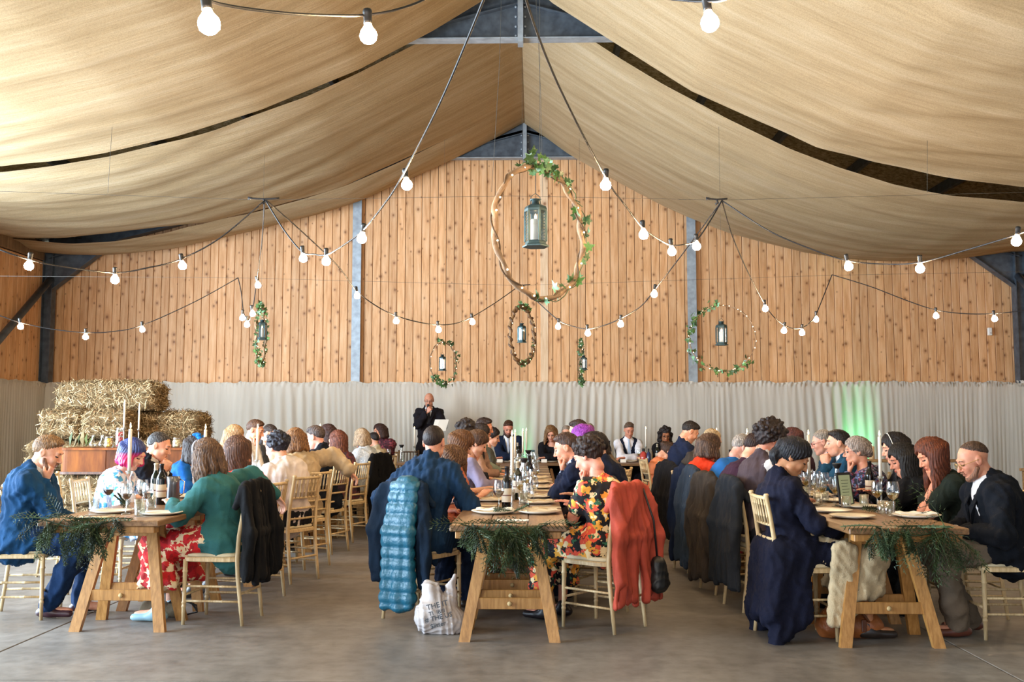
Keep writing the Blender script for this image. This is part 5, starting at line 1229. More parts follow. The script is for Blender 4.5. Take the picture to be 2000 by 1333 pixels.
def hoop(px, py, Y, rad, turn, label, leaves, lights, near=False, ribbon=False, thick=0.014, arcs=((0,360),), tilt=0.0):
    c = P(px, py, Y); t = thing('ivy_hoop', c, label, 'hoop', None, turn); rs = random.Random(int(px)); n = 72
    pts = [(rad*math.sin(2*math.pi*i/n), 0.012*math.sin(i*0.9), rad*math.cos(2*math.pi*i/n)) for i in range(n)]
    MB().tube(pts, [thick*(1+0.16*math.sin(i*1.7)+0.1*math.sin(i*0.5)) for i in range(n)], 8, closed=True).obj('ring', M_BARK if not ribbon else plain('hoop_tan', '8a6a48', 0.6), t, smooth=True)
    zt = zroof(c[0])-(0.1 if abs(c[0]-XC) < 1.5 else 0.95)-c[2]; MB().tube([(0,0,rad),(0,0,zt)], 0.0016, 5).obj('hanging_wire', M_WIRE, t)
    # second vine strand wound round the ring
    wound = [(rad+thick*1.25*math.cos(i*0.8), ) for i in range(144)]
    pts = [((rad+thick*1.15*math.cos(i*(0.9 if ribbon else 0.35)))*math.sin(2*math.pi*i/144), thick*1.15*math.sin(i*(0.9 if ribbon else 0.35)), (rad+thick*1.15*math.cos(i*(0.9 if ribbon else 0.35)))*math.cos(2*math.pi*i/144)) for i in range(144)]
    MB().tube(pts, thick*(0.75 if ribbon else 0.33), 6, closed=True).obj('ribbon' if ribbon else 'vine', M_RIB if ribbon else plain('vine_dark', '5c4630', 0.8), t, smooth=True)
    st = MB()
    for i in range(leaves):
        a0, a1 = arcs[i % len(arcs)]; a = math.radians(rs.uniform(a0, a1)); out = rs.gauss(0.012, 0.028); p = Vector(((rad+out)*math.sin(a), rs.uniform(-0.04,0.02), (rad+out)*math.cos(a)))
        s = rs.uniform(0.045,0.078)*(1 if near else 0.95); rot = (rs.uniform(0.4,2.3), rs.uniform(-1.2,1.2), rs.uniform(0,6.28))
        if near:
            o = link('leaf', leaf_me[rs.choice((0,0,1,2))], t, p, rot, (s,s,s))
        else:
            M = Matrix.LocRotScale(p, __import__('mathutils').Euler(rot), Vector((s,s,s))); st.add([tuple(M @ Vector(v)) for v in LV], LF, rs.choice((0,0,1,2)))
    if not near: o = st.obj('ivy_leaves', M_IVY, t); o['kind'] = 'stuff'
    else:
        for a0, a1 in arcs: MB().tube([((rad+0.02+0.012*math.sin(k*1.1))*math.sin(math.radians(a0+(a1-a0)*k/24)), -0.018+0.01*math.cos(k*1.7), (rad+0.02+0.012*math.sin(k*1.1))*math.cos(math.radians(a0+(a1-a0)*k/24))) for k in range(25)], 0.0028, 5).obj('ivy_stem', M_IVY[0], t, smooth=True)
    for i in range(lights):
        a = math.radians(360*i/lights+rs.uniform(-8,8)); r_ = 0.006
        p = (rad*math.sin(a)+rs.uniform(-0.01,0.01), -thick-0.006, rad*math.cos(a)); MB().lathe([(0,-r_),(r_*0.8,-r_*0.6),(r_,0),(r_*0.8,r_*0.6),(0,r_)], 8, 0, p).obj('fairy_light', M_FAIRY, t, smooth=True)
    return t
hoop(1055, 455, 6.1, 0.41, math.radians(48), 'large twisted wooden hoop with ivy and fairy lights, nearest of the hanging hoops', 62, 17, near=True, thick=0.017, arcs=((-18,60),(60,190),(-25,20)))
lantern(P(1046, 437, 6.05), 'grey-green lantern with a lit pillar candle inside the largest hanging hoop', 0.84, P(1050,318,6.1)[2], 0.35)
hoop(509, 656, 13.9, 0.42, math.radians(97), 'edge-on ivy hoop hanging at the left beside a loop of four bulbs', 120, 16)
lantern(P(512, 645, 13.8), 'dark lantern hanging beside the edge-on ivy hoop at the left', 0.80, P(510,600,13.8)[2], 0.9)
hoop(1411, 661, 13.0, 0.43, 0.0, 'wide thin round hoop with sparse ivy, hanging in front of the grey post', 90, 26, thick=0.006, arcs=((180,330),(280,360),(130,200)))
lantern(P(1409, 652, 13.0), 'dark lantern hanging in the wide thin round hoop', 0.88, P(1410,598,13)[2], 0.3)
hoop(1020, 655, 14.7, 0.425, math.radians(66), 'hoop wound with brown ribbon, hanging below the largest hoop', 55, 14, ribbon=True, thick=0.022, arcs=((-30,30),(100,200)))
lantern(P(1019, 651, 14.6), 'dark lantern inside the brown ribbon hoop', 0.80, P(1019,602,14.6)[2], 1.2)
hoop(866, 710, 16.7, 0.35, math.radians(56), 'small ivy hoop hanging above the head of the standing speaker', 80, 14, thick=0.008, arcs=((-20,190),(170,230)))
lantern(P(864, 709, 16.7), 'small grey lantern with a cold white light in the small ivy hoop', 0.76, P(865,670,16.7)[2], 0.2, bright=True)
hoop(1134, 708, 16.7, 0.35, math.radians(83), 'small edge-on ivy hoop covered in leaves, right of the ribbon hoop', 90, 16, thick=0.008)
lantern(P(1140, 709, 16.6), 'small dark lantern behind the small edge-on ivy hoop', 0.68, P(1138,670,16.6)[2], 0.5)
# ================================================================ TABLES
ORD = ['nearest', 'second', 'third', 'fourth', 'fifth']
table(-2.76, 6.30, 1.83, 0.78, 'rustic trestle table under a fern garland, nearest of the row with the pink-haired guest', math.radians(-0.6), 'tables of the outer row by the hay bales')
for i in range(1, 5): table(-2.70, 6.30+i*1.84, 1.84, 0.70, 'rustic trestle table, %s from the camera in the row by the hay bales' % ORD[i], 0, 'tables of the outer row by the hay bales')
table(-0.160, 6.05, 1.84, 0.71, 'rustic trestle table with thick hanging fern garland at the near end of the middle row')
for i in range(1, 5): table(-0.160, 6.05+i*1.85, 1.85, 0.70, 'rustic trestle table, %s from the camera in the middle row' % ORD[i], 0, 'tables of the middle row')
table(2.19, 5.94, 1.84, 0.70, 'rustic trestle table with fern garland beside the bald guest, nearest of its row')
for i in range(1, 5): table(2.18, 5.94+i*1.85, 1.85, 0.69, 'rustic trestle table, %s from the camera in the row by the green glow' % ORD[i], 0, 'tables of the row by the green glow')
for i, x in enumerate((-2.95, -1.08, 0.79)): table(x+1.83, 15.75, 1.83, 0.70, ['head table section beside the burgundy-shawled guest, with the speaker behind', 'middle head table section across the far end', 'head table section in front of the man in the navy waistcoat'][i], math.radians(90), 'head table sections')
# ================================================================ FERN GARLANDS
M_FERN = [plain('fern_green', '2a3818', 0.7, var=0.35), plain('fern_blue_green', '3f5236', 0.6, var=0.3), plain('fern_dark', '1c2812', 0.6, var=0.3)]
def frond(mb, p0, d, ln, rs, m, droop=0.5, dens=30):
    """feathery conifer frond: stem with side twigs and needles"""
    p = np.array(p0, float); d = _n(d); pts = [p.copy()]; n = 9
    for i in range(n): d = _n(d+np.array((0,0,-droop/n*1.5))); p = p+d*ln/n; pts.append(p.copy())
    mb.tube(pts, [0.003*(1-i/(n+2)) for i in range(n+1)], 4, m)
    side = _n(np.cross(d, rs.randn(3)))
    for i in range(1, n):
        for sg in (-1, 1):
            tl = ln*0.26*(1-abs(i/n-0.35)); td = _n(side*sg+(pts[i]-pts[i-1])/np.linalg.norm(pts[i]-pts[i-1])*0.8+np.array((0,0,-0.25))); q = pts[i]
            for k in range(6):
                f = k/5; b = q+td*tl*f; w = 0.010*(1-0.5*f); up = _n(np.cross(td, side+0.2*rs.randn(3)))
                nd = _n(td+side*0.9*(1 if k % 2 else -1)*0.7+0.5*up*(1 if k % 2 else -1)+0.25*rs.randn(3)); e = b+nd*0.024; s2 = up*0.0045
                mb.add([b-s2, b+td*0.006, e, b+s2], [(0,1,2,3)], m)
            e = q+td*tl; s2 = np.cross(td, side); s2 = _n(s2)*0.0022; mb.add([q-s2, e-s2, e+s2, q+s2], [(0,1,2,3)], m)
def garland(x0, x1, y, sprays, label, seed, mount=(), sparse=1.0):
    rs = np.random.RandomState(seed); base = np.array(((x0+x1)/2, y, 0.76)); t = thing('fern_garland', base, label, 'garland')
    pts = [(x0+(x1-x0)*q-base[0], -0.012+0.01*math.sin(q*9), 0.012-0.05*math.sin(math.pi*q)) for q in np.linspace(0,1,14)]
    MB().tube(pts, 0.0045, 5).obj('stem', M_FERN[2], t)
    for (cx, w, ln, cnt) in sprays:
        for i in range(int(cnt)):
            mb = MB(); x = cx+rs.uniform(-w, w)-base[0]; d = np.array((rs.uniform(-0.7,0.7), rs.uniform(-0.35,0.02), rs.uniform(-1.0,-0.1)))
            for k in range(3): frond(mb, (x+rs.uniform(-0.02,0.02), rs.uniform(-0.02,0.01), rs.uniform(-0.05,0.015)), d+0.5*rs.randn(3)*np.array((1,0.3,0.4)), ln*rs.uniform(0.6,1.05), rs, int(rs.choice((0,0,1,2))), 0.7)
            o = mb.obj('fern_spray', M_FERN, t)
    for i in range(5):   # sprays lying along the table edge
        mb = MB(); x = x0+(x1-x0)*(i+0.5)/5-base[0]; frond(mb, (x, 0.0, 0.012), (rs.choice((-1,1)), rs.uniform(-0.1,0.25), 0.12), 0.24, rs, int(rs.choice((0,1))), 0.15); mb.obj('fern_spray', M_FERN, t)
    return t
g = P(150,1040,6.02); garland(-3.10, -2.62, 6.27, [(-3.02,0.05,0.22,5),(-2.78,0.06,0.27,6),(-2.66,0.04,0.15,2)], 'dark fern garland hanging off the table edge below the bearded man in blue', 4)
garland(-0.44, 0.08, 6.02, [(-0.38,0.06,0.15,4),(-0.15,0.11,0.29,12),(0.05,0.06,0.15,3)], 'thick fern garland hanging over the end of the middle table', 8)
garland(1.98, 2.40, 5.91, [(2.02,0.05,0.18,4),(2.15,0.06,0.14,3),(2.36,0.04,0.33,6)], 'dark fern garland trailing over the table end beside the bald man', 12)
# ================================================================ HAY BALES
def haymat():
    m, nt, b = newmat('hay'); v = mapping(nt, (1,1,1)); f = noise_(nt, v, 60, 4, 0.7)
    oi = N(nt, 'ShaderNodeObjectInfo'); L(nt, ramp(nt, f, [(0.3, '48361e'), (0.5, '735a36'), (0.68, '9c8056')]), b.inputs['Base Color'])
    b.inputs['Roughness'].default_value = 0.85; bump(nt, b, f, 0.8, 0.03); return m
M_HAY = haymat(); M_STR = [plain('straw_pale', 'bda57c', 0.7), plain('straw_mid', '8f7048', 0.7), plain('straw_dark', '58431f', 0.8)]
def bale(c, sz, rz, label, straws, seed):
    rs = np.random.RandomState(seed); t = thing('hay_bale', (c[0], c[1], c[2]), label, 'hay bale', 'stacked hay bales', rz); sx, sy, s_z = sz
    s = SDF(0.02); M = np.eye(3)
    # block with bulging sides from overlapping rods
    nx = 7
    for i in range(nx):
        x = -sx/2+sx*(i+0.5)/nx
        for yy in (-sy*0.28, sy*0.28):
            for zz in (s_z*0.28, s_z*0.72): s.ell((x+rs.uniform(-.01,.01), yy, zz), (sx/nx*0.95, sy*0.26+rs.uniform(0,.012), s_z*0.26+rs.uniform(0,.012)), None, 0.03)
    for yy in (-sy*0.2, sy*0.2):
        for zz in (s_z*0.3, s_z*0.7): s.cap((-sx/2+0.11, yy, zz), (sx/2-0.11, yy, zz), 0.115, k=0.03)
    V, Q = s.mesh(0.028); V = folds(V, Q, 0.02, seed, 22); V[:,2] = np.maximum(V[:,2], 0.002); link('hay_block', mesh_np('hay_block', V, Q, M_HAY), t)
    nr = vnormals(V, Q); mb = []; F = []; mi = []
    idx = rs.randint(0, len(V), straws); vv = V[idx]; nn = nr[idx]
    d = rs.randn(straws, 3)*np.array((1,1,0.9)); d -= nn*(d*nn).sum(1, keepdims=True)*0.75; d /= np.linalg.norm(d, axis=1, keepdims=True)
    ln = rs.uniform(0.03, 0.11, straws)[:,None]; w = np.cross(nn, d)*rs.uniform(0.002,0.0042,straws)[:,None]; lift = nn*rs.uniform(0.0,0.018,straws)[:,None]
    a = vv+lift-d*ln/2; b = vv+lift*1.6+nn*rs.uniform(0,0.02,straws)[:,None]+d*ln/2
    VV = np.stack([a-w, b-w, b+w, a+w], 1).reshape(-1,3); VV[:,2] = np.maximum(VV[:,2], 0.001); FF = np.arange(straws*4).reshape(-1,4)
    o = link('loose_straw', mesh_np('loose_straw', VV, FF, M_STR, rs.randint(0,3,straws), False), t); o['kind'] = 'stuff'
    for x in (-sx*0.22, sx*0.22):
        MB().tube([(x,-sy/2-0.012,0.03),(x,-sy/2-0.016,s_z/2),(x,-sy/2-0.012,s_z-0.01),(x,0,s_z+0.012),(x,sy/2+0.012,s_z-0.02),(x,sy/2+0.012,0.03)], 0.0025, 5).obj('twine', plain('orange_twine', 'a06a3a', 0.7), t)
    return t
def zat(py, Y): return P(1000, py, Y)[2]
Yh = 12.9; X0 = lambda px, Y=Yh: P(px, 860, Y)[0]
bz = [0.0, 0.39, 0.78, 1.17, 1.535]
bale((X0(203), 13.15, bz[4]), (1.20,0.48,0.375), 0, 'long hay bale on top of the stack, lying on its side', 5200, 1)
bale((X0(138), 13.0, bz[3]), (0.50,0.9,0.37), 0.03, 'hay bale end, second row from the top, near the corner column', 3000, 2)
bale((X0(226), 13.0, bz[3]), (0.58,0.9,0.37), -0.02, 'hay bale end in the middle of the second row from the top', 3400, 3)
bale((X0(103), 13.7, bz[3]), (0.5,0.5,0.36), 0.1, 'shaded hay bale set back at the outer corner of the stack', 1600, 4)
bale((X0(322), 13.3, bz[3]-0.02), (0.74,0.5,0.36), 0.0, 'darker hay bale at the right end of the second row', 2800, 5)
bale((X0(345), 13.25, bz[2]-0.02), (0.72,0.5,0.38), 0.0, 'hay bale under the darker one at the right end of the stack', 2000, 6)
bale((X0(150), 13.0, bz[2]), (0.95,0.9,0.38), 0.0, 'wide hay bale of the third row behind the wooden counter', 2400, 7)
bale((X0(255), 13.05, bz[2]), (0.75,0.9,0.38), 0.0, 'hay bale of the third row behind the red jar', 1500, 8)
for k in range(2):
    for j, xx in enumerate((120, 215, 310)): bale((X0(xx)+0.02*k, 13.1, bz[k]), (0.70,0.9,0.385), 0.0, ['lowest', 'second lowest'][k]+' hay bale of the stack, '+['outer column', 'middle column', 'inner column'][j], 500, 20+k*5+j)
# walnut counter resting on hay bales
M_WAL = wood('walnut_veneer', '6f3c18', '45220c', '94561f', (2.6,2.6,0.55), rough=0.5)
M_WAL.node_tree.nodes['Principled BSDF'].inputs['Specular IOR Level'].default_value = 0.12
cx0, cx1 = P(112, 900, 11.8)[0], P(392, 900, 11.8)[0]; cy = 11.8; ctop = zat(876, cy); cbot = zat(928, cy)
ct = thing('walnut_counter', ((cx0+cx1)/2, cy+0.3, 0), 'polished walnut counter with rounded corners resting on hay bales', 'counter')
hw = (cx1-cx0)/2; MBc = MB()
def rrect(hx, hy, r, n=6):
    o = []
    for cx_, cy_, a0 in ((hx-r, hy-r, 0), (-hx+r, hy-r, 90), (-hx+r, -hy+r, 180), (hx-r, -hy+r, 270)):
        for k in range(n+1): a = math.radians(a0+90*k/n); o.append((cx_+r*math.cos(a), cy_+r*math.sin(a)))
    return o
def prism(outline, z0, z1):
    n = len(outline); return MB().add([(x,y,z0) for x,y in outline]+[(x,y,z1) for x,y in outline], [tuple(range(n))[::-1], tuple(range(n,2*n))]+[(i,(i+1)%n,n+(i+1)%n,n+i) for i in range(n)])
prism(rrect(hw, 0.3, 0.12), cbot+0.02, ctop-0.025).obj('carcass', M_WAL, ct)
prism(rrect(hw+0.02, 0.32, 0.13), ctop-0.025, ctop).obj('counter_top', M_WAL, ct)
prism(rrect(hw+0.012, 0.312, 0.12), cbot, cbot+0.03).obj('plinth', wood('walnut_dark','4a2a14','331a0a','6a4022'), ct)
for xx in (-hw*0.33, hw*0.33): MB().box((xx-0.008,-0.307,cbot+0.03), (xx+0.008,-0.296,ctop-0.03), bev=0.003).obj('moulding', M_WAL, ct)
for j, xx in enumerate((-hw+0.38, hw-0.38)):
    for k in range(2): bale(((cx0+cx1)/2+xx, cy+0.32, k*(cbot/2)), (0.72,0.5,cbot/2-0.01), 0.0, ['upright hay bale holding up the walnut counter, outer end', 'upright hay bale holding up the walnut counter, inner end'][j]+(' (upper)' if k else ' (lower)'), 1500, 40+j*3+k)
# jars, bottles and candlesticks on the counter
def onc(px, y=None): return (P(px, 875, y or cy+0.15)[0], y or cy+0.15, ctop)
def b_jar(mat, hgt, r, mc):
    def f(t):
        MB().lathe([(0,0.003),(r*0.95,0),(r,0.01),(r,hgt*0.8),(r*0.8,hgt*0.92),(r*0.8,hgt)], 16, close=False).obj('glass', GL, t, smooth=True)
        rs = random.Random(3); s = SDF(0.006)
        for i in range(34): a = rs.uniform(0,6.28); q = r*0.72*math.sqrt(rs.random()); s.ell((q*math.cos(a), q*math.sin(a), 0.02+rs.random()*(hgt*0.68)), (r*0.27,r*0.27,r*0.3))
        V, Q = s.mesh(0.007); link('contents', mesh_np('contents', V, Q, mc), t)
        MB().lathe([(0,hgt+0.014),(r*0.86,hgt+0.012),(r*0.88,hgt-0.004),(r*0.84,hgt-0.004)], 16).obj('lid', GL if mat is None else mat, t, smooth=True)
        MB().tube([(r*0.9*math.cos(a), r*0.9*math.sin(a), hgt*0.93) for a in np.linspace(0,6.28,16)[:-1]], 0.0022, 5, closed=True).obj('wire_clip', M_SILVER, t)
    return f
put('glass_jar', b_jar(None, 0.23, 0.052, plain('red_fruit', 'b3131c', 0.35)), onc(233), 'tall glass jar of bright red fruit on the walnut counter', 'jar', key='rj')
put('glass_jar', b_jar(None, 0.125, 0.055, plain('yellow_fruit', 'c9a02c', 0.4)), onc(212), 'clip-top glass jar of yellow fruit beside the red jar', 'jar', key='yj')
put('glass_jar', b_jar(None, 0.11, 0.05, plain('pale_fruit', 'bfa97a', 0.5)), onc(294), 'glass jar of pale contents on the counter behind the dark-haired man', 'jar', key='pj')
put('glass_jar', b_jar(M_SILVER, 0.11, 0.055, plain('pale_fruit', 'bfa97a', 0.5)), onc(345), 'metal-lidded jar toward the inner end of the counter', 'jar', key='qj')
def b_vase(t): MB().lathe([(0,0.004),(0.03,0),(0.046,0.02),(0.044,0.05),(0.018,0.09),(0.012,0.13),(0.016,0.15)], 14, close=False).obj('glass', GL, t, smooth=True)
put('bud_vase', b_vase, onc(181), 'small round glass bottle on the counter beside the dry leaves', 'vase', key='v1')
put('bud_vase', b_vase, onc(199), 'darker small glass bottle between the round bottle and the yellow jar', 'vase', key='v1')
put('bud_vase', b_vase, onc(369), 'small glass bottle at the inner end of the counter', 'vase', key='v1')
put('candlestick', b_candlestick(0.24, 0.30, M_SILVER), onc(241, cy+0.05), 'silver candlestick with a tall lit white candle beside the red jar', 'candlestick', key='cs_s')
put('candlestick', b_candlestick(0.24, 0.30, M_SILVER), onc(270, cy+0.25), 'silver candlestick with a shorter lit candle, second on the counter', 'candlestick', key='cs_s', sc=0.93)
lf = thing('dried_leaves', onc(152), 'large curled dry green leaves on the outer end of the counter', 'leaves'); rs_ = random.Random(5)
for i in range(7):
    s_ = rs_.uniform(0.10,0.17); MB().add([(0,0,0),(0.25*s_,0.5*s_,0.05),(0.0,1.1*s_,0.12),(-0.25*s_,0.5*s_,0.04),(0,0.5*s_,0.09)], [(0,1,4),(1,2,4),(2,3,4),(3,0,4)]).obj('leaf', plain('dry_leaf', ('55602c','3a4420','6b5a30')[i%3], 0.7) if i == 0 else plain('dry_leaf_%s' % 'abc'[i%3], ('55602c','3a4420','6b5a30')[i%3], 0.7), lf, (rs_.uniform(-0.1,0.1), rs_.uniform(-0.05,0.05), 0.01), rot=(rs_.uniform(0,0.9), rs_.uniform(-0.4,0.4), rs_.uniform(-2,2)))
# ================================================================ SIDE STANDS WITH PILLAR CANDLES
def stand(x, y, z, wd, label):
    t = thing('wooden_stand', (x, y, 0), label, 'stand'); m = wood('rough_board', '8a6a44', '5f462a', 'a8845a', (3,20,20))
    for i in range(3): MB().box((-wd/2, -0.15+i*0.1, z-0.035), (wd/2, -0.15+i*0.1+0.094, z), bev=0.005).obj('top_plank', m, t)
    for sx in (-1,1):
        for sy in (-1,1): MB().box((sx*(wd/2-0.06)-0.03, sy*0.11-0.03, 0), (sx*(wd/2-0.06)+0.03, sy*0.11+0.03, z-0.036), bev=0.004).obj('leg', m, t)
        MB().box((sx*(wd/2-0.06)-0.012, -0.1, 0.25), (sx*(wd/2-0.06)+0.012, 0.1, 0.31), bev=0.003).obj('stretcher', m, t)
def b_pillar(t):
    c = MB().lathe([(0,0),(0.034,0.001),(0.035,0.165),(0.031,0.172),(0.026,0.166),(0,0.163)], 16).obj('wax', plain('pillar_wax', 'd9b98c', 0.5), t, smooth=True)
    MB().tube([(0,0,0.16),(0,0,0.176)], 0.0015, 5).obj('wick', M_WICK, t)
    MB().lathe([(0,0.172),(0.006,0.180),(0.007,0.190),(0.003,0.203),(0,0.212)], 8).obj('flame', M_FLAME, t, smooth=True)
for px0, Yp, lb in ((1703, 13.2, ('lit pillar candle glowing in front of the green light', 'narrow wooden stand under the pillar candle in the green light')), (1847, 13.2, ('lit pillar candle behind the bald man', 'wooden stand hidden mostly behind the red-haired guest'))):
    q = P(px0, 898, Yp); stand(q[0]+0.15, Yp+0.05, q[2], 0.62, lb[1]); put('pillar_candle', b_pillar, (q[0], Yp, q[2]+0.001), lb[0], 'candle')
q = P(2010, 916, 12.0); stand(q[0]+0.25, 12.0, q[2], 0.6, 'empty wooden stand at the far right edge by the wall curtain')
# green uplighters on the floor behind the head table and the stands
def uplight(x, y, label, pw):
    t = thing('uplighter', (x, y, 0), label, 'light'); MB().lathe([(0,0.0),(0.075,0.0),(0.08,0.02),(0.06,0.05),(0.07,0.13),(0.065,0.135),(0.055,0.12),(0,0.11)], 16).obj('housing', M_BLK, t, smooth=True)
    MB().lathe([(0,0.118),(0.054,0.12)], 14, close=False).obj('lens', emit('green_lens', '3dffa0', 6.0), t)
    l = bpy.data.lights.new('green_spot', 'SPOT'); l.energy = pw; l.color = (0.12, 1.0, 0.42); l.spot_size = math.radians(40); l.spot_blend = 0.8; l.shadow_soft_size = 0.05
    o = bpy.data.objects.new('green_spot', l); COL.objects.link(o); o.parent = t; o.location = (0,0,0.16); o.rotation_euler = (math.radians(180-24), 0, 0)
uplight(P(1012, 900, 17.55)[0], 17.55, 'green uplighter on the floor behind the bearded man at the head table', 60)
uplight(P(1690, 900, 17.45)[0], 17.45, 'green uplighter on the floor behind the pillar candle', 130)
# ================================================================ GUESTS, THEIR CHAIRS AND PLACES
tart = tartan('tartan_cloth', '3a2228', '7a3038', '1a2440')
flor = patterned('floral_black', '0c0c12', ('e0553c', 'e8a43c', 'f0d8a8', '2f6a4a'), 11, 0.44)
redfl = patterned('floral_cream', 'e6cda6', ('c4141c', 'd22a2a', 'a01018'), 12, 0.5)
dark_fl = patterned('floral_navy', '15172c', ('7a2a44', '4a5a8a', '8a8a9a'), 28, 0.42)
burg = patterned('burgundy_pattern', '4a1626', ('8a3a44', '2a0c18'), 22, 0.45)
lace = patterned('lace_pale', 'c4cbd4', ('dfe2e6', 'aab4c2'), 40, 0.4)
bluefl = patterned('pale_blue_print', 'c9cfe2', ('3f8ec0', 'e8ecf4'), 18, 0.42)
floor_z = 0.0
G_ = {}
def seat(key, short, chair_label, dx=0.0, dy=0.0, dh=0.0, brown=False, hb=0.0):
    i = G_[key]; h = i['h']+dh; hp = i['hip']+i['F']*(0.02+hb)
    i['chair'] = chair(hp[0]+dx, hp[1]+dy, h, chair_label, brown, 'brown banquet chairs at the head table' if brown else 'limewashed banquet chairs at the tables'); i['short'] = short; i['ch'] = h
def g(key, short, label, *a, **k):
    ch = k.pop('chair', None); cd = k.pop('cd', (0,0,0)); brown = k.pop('brown', False); hb = k.pop('hb', 0.0)
    G_[key] = person(label, *a, **k)
    G_[key]['short'] = short
    if not k.get('stand'): seat(key, short, ch or 'limewashed chair under '+short, *cd, brown=brown, hb=hb)
# ---- outer row, far side of the table, facing right
g('L1', 'the bearded man in the blue suit', 'bearded fair-haired man in a blue suit and dark tie, hand on his chin', 103, 852, 7.2, 84, lean=0.17, pitch=24, arms=('lap','chin'), top='suit', tc='133f66', bc='0e2a4e', tie='15151f', hair='short', hc='7a5a3c', hc2='a8845c', beard='short', skin='e0ac90', shoe='3a2028', fat=1.1, legs=(-0.06,-0.22), group=None)
g('L2', 'the pink-haired woman', 'woman with blue hair fading to bright pink, in a pale blue printed dress', 268, 858, 8.25, 88, lean=0.24, pitch=30, hyaw=12, sex='f', top='dress', sleeves='elbow', tm=bluefl, bottom='skirt', bm=bluefl, hair='bob', hc='2a3a6a', hm=dipdye('dip_dye', '26346a', 'c81a64', 1.0, 1.22), arms=('table','table'), skin='e6b8a0', hem=0.40)
g('L3', 'the man with clasped hands', 'dark-haired man in a black suit resting his mouth on clasped hands', 318, 845, 8.9, 88, lean=0.22, pitch=22, arms=('clasp','clasp'), top='suit', tc='15151d', tie='101014', hair='crop', hc='2a2422', hc2='6a6460', skin='d9a283')
g('L4', 'the guest in royal blue', 'woman in a royal blue dress wearing a bright blue feather fascinator', 388, 851, 9.9, 92, lean=0.16, pitch=20, sex='f', top='dress', sleeves='long', tc='1357a0', bottom='skirt', hair='mid', hc='2a1e1a', arms=('lap','table'))
g('L5', 'the fair woman with a hair clip', 'fair-haired woman with half-up hair held by a black clip', 463, 832, 11.0, 94, lean=0.16, pitch=20, sex='f', top='blouse', tc='a9a39c', bc='3a3a44', hair='halfup', hc='9a7650', hc2='c8a67a', arms=('lap','table'))
g('L6', 'the man in the pale shirt', 'brown-haired man in a pale shirt sitting tall beside the far candle', 503, 821, 11.8, 95, lean=0.14, pitch=20, top='shirt', shirt='dcd8d8', bc='22242c', hair='short', hc='4f3526', skin='d99f80', arms=('lap','chin'))
g('L7', 'the man half hidden behind the curly head', 'dark-haired man half hidden behind the curly-haired guest', 533, 830, 12.7, 100, lean=0.14, pitch=30, top='suit', tc='50545c', hair='crop', hc='30241f', hc2='5a4a44', skin='dfae94')
# ---- outer row, near side, backs to the aisle, facing left
g('R1', 'the woman in the teal cardigan', 'woman in a teal cardigan and red floral skirt, wavy brown hair', 397, 859, 7.12, -84, lean=0.20, side=0.05, pitch=24, hyaw=22, sex='f', top='cardigan', sleeves='long', tc='34696a', bottom='skirt', bm=redfl, hair='wavy', hc='5a4030', hc2='8a6848', arms=('table','back'), skin='e0b096', hem=0.26, skirtflare=0.5, fat=1.02, shoe='8fb4c4')
g('R2', 'the woman in red', 'brown-haired woman in a bright red dress behind the teal cardigan', 455, 854, 7.95, -75, lean=0.17, pitch=28, sex='f', top='dress', sleeves='short', tc='d8331c', bottom='skirt', hair='long', hc='54372a', hc2='7a5640', arms=('lap','table'), skin='dca082')
g('R3', 'the curly-haired man in the cream shirt', 'broad man with dark curly hair in an untucked cream shirt', 538, 847, 8.85, -62, lean=0.10, pitch=14, side=-0.06, top='shirt', shirt='dfd2cc', bc='1a1a20', hair='curly', hc='1c1a22', hc2='3c3a4a', arms=('table','table'), fat=1.32, skin='dba88c', scale=1.04)
g('R4', 'the woman in the fleece', 'woman with a shiny brown bob in a cream fleece, elbow on the chair back', 572, 838, 9.75, -62, lean=0.12, pitch=16, sex='f', top='fleece', tc='b8a283', bc='22242c', hair='bob', hc='6a4426', hc2='b08050', arms=('table','back'), skin='dba88c', fat=1.08)
g('R5', 'the man with cropped sides', 'man with cropped greying sides in a black suit, back to the aisle', 613, 833, 10.8, -72, lean=0.13, pitch=18, top='suit', tc='0f1420', hair='short', hc='3f302c', hc2='7a6a62', arms=('lap','table'), skin='d9a08a')
g('R5b', 'the far dark-haired woman', 'dark-haired woman sitting beyond the man with cropped sides', 637, 830, 12.6, -80, lean=0.10, pitch=14, sex='f', top='blouse', tc='2c2430', bc='1a1a22', hair='mid', hc='3a2420')
g('R6', 'the woman in the tartan', 'woman with long auburn-brown hair and a dark tartan shirt', 656, 842, 11.85, -70, lean=0.14, pitch=16, sex='f', top='blouse', tm=tart, bc='2a1a22', hair='long', hc='5c3226', hc2='9a6048', arms=('lap','table'))
g('R7', 'the woman in the pale lace top', 'woman with short blonde-grey hair in a pale lace top', 703, 838, 13.5, -60, lean=0.14, pitch=14, sex='f', top='jumper', tm=lace, bc='3a2a24', hair='bob', hc='a08468', hc2='d8c4a4', arms=('lap','table'), skin='dca98e')
g('R8', 'the dark-haired boy', 'boy with dark short hair between the lace top and the burgundy shawl', 727, 845, 14.6, -60, lean=0.10, pitch=14, top='shirt', shirt='c8b89a', bc='22242c', hair='crop', hc='1f1716', scale=0.93, arms=('lap','table'))
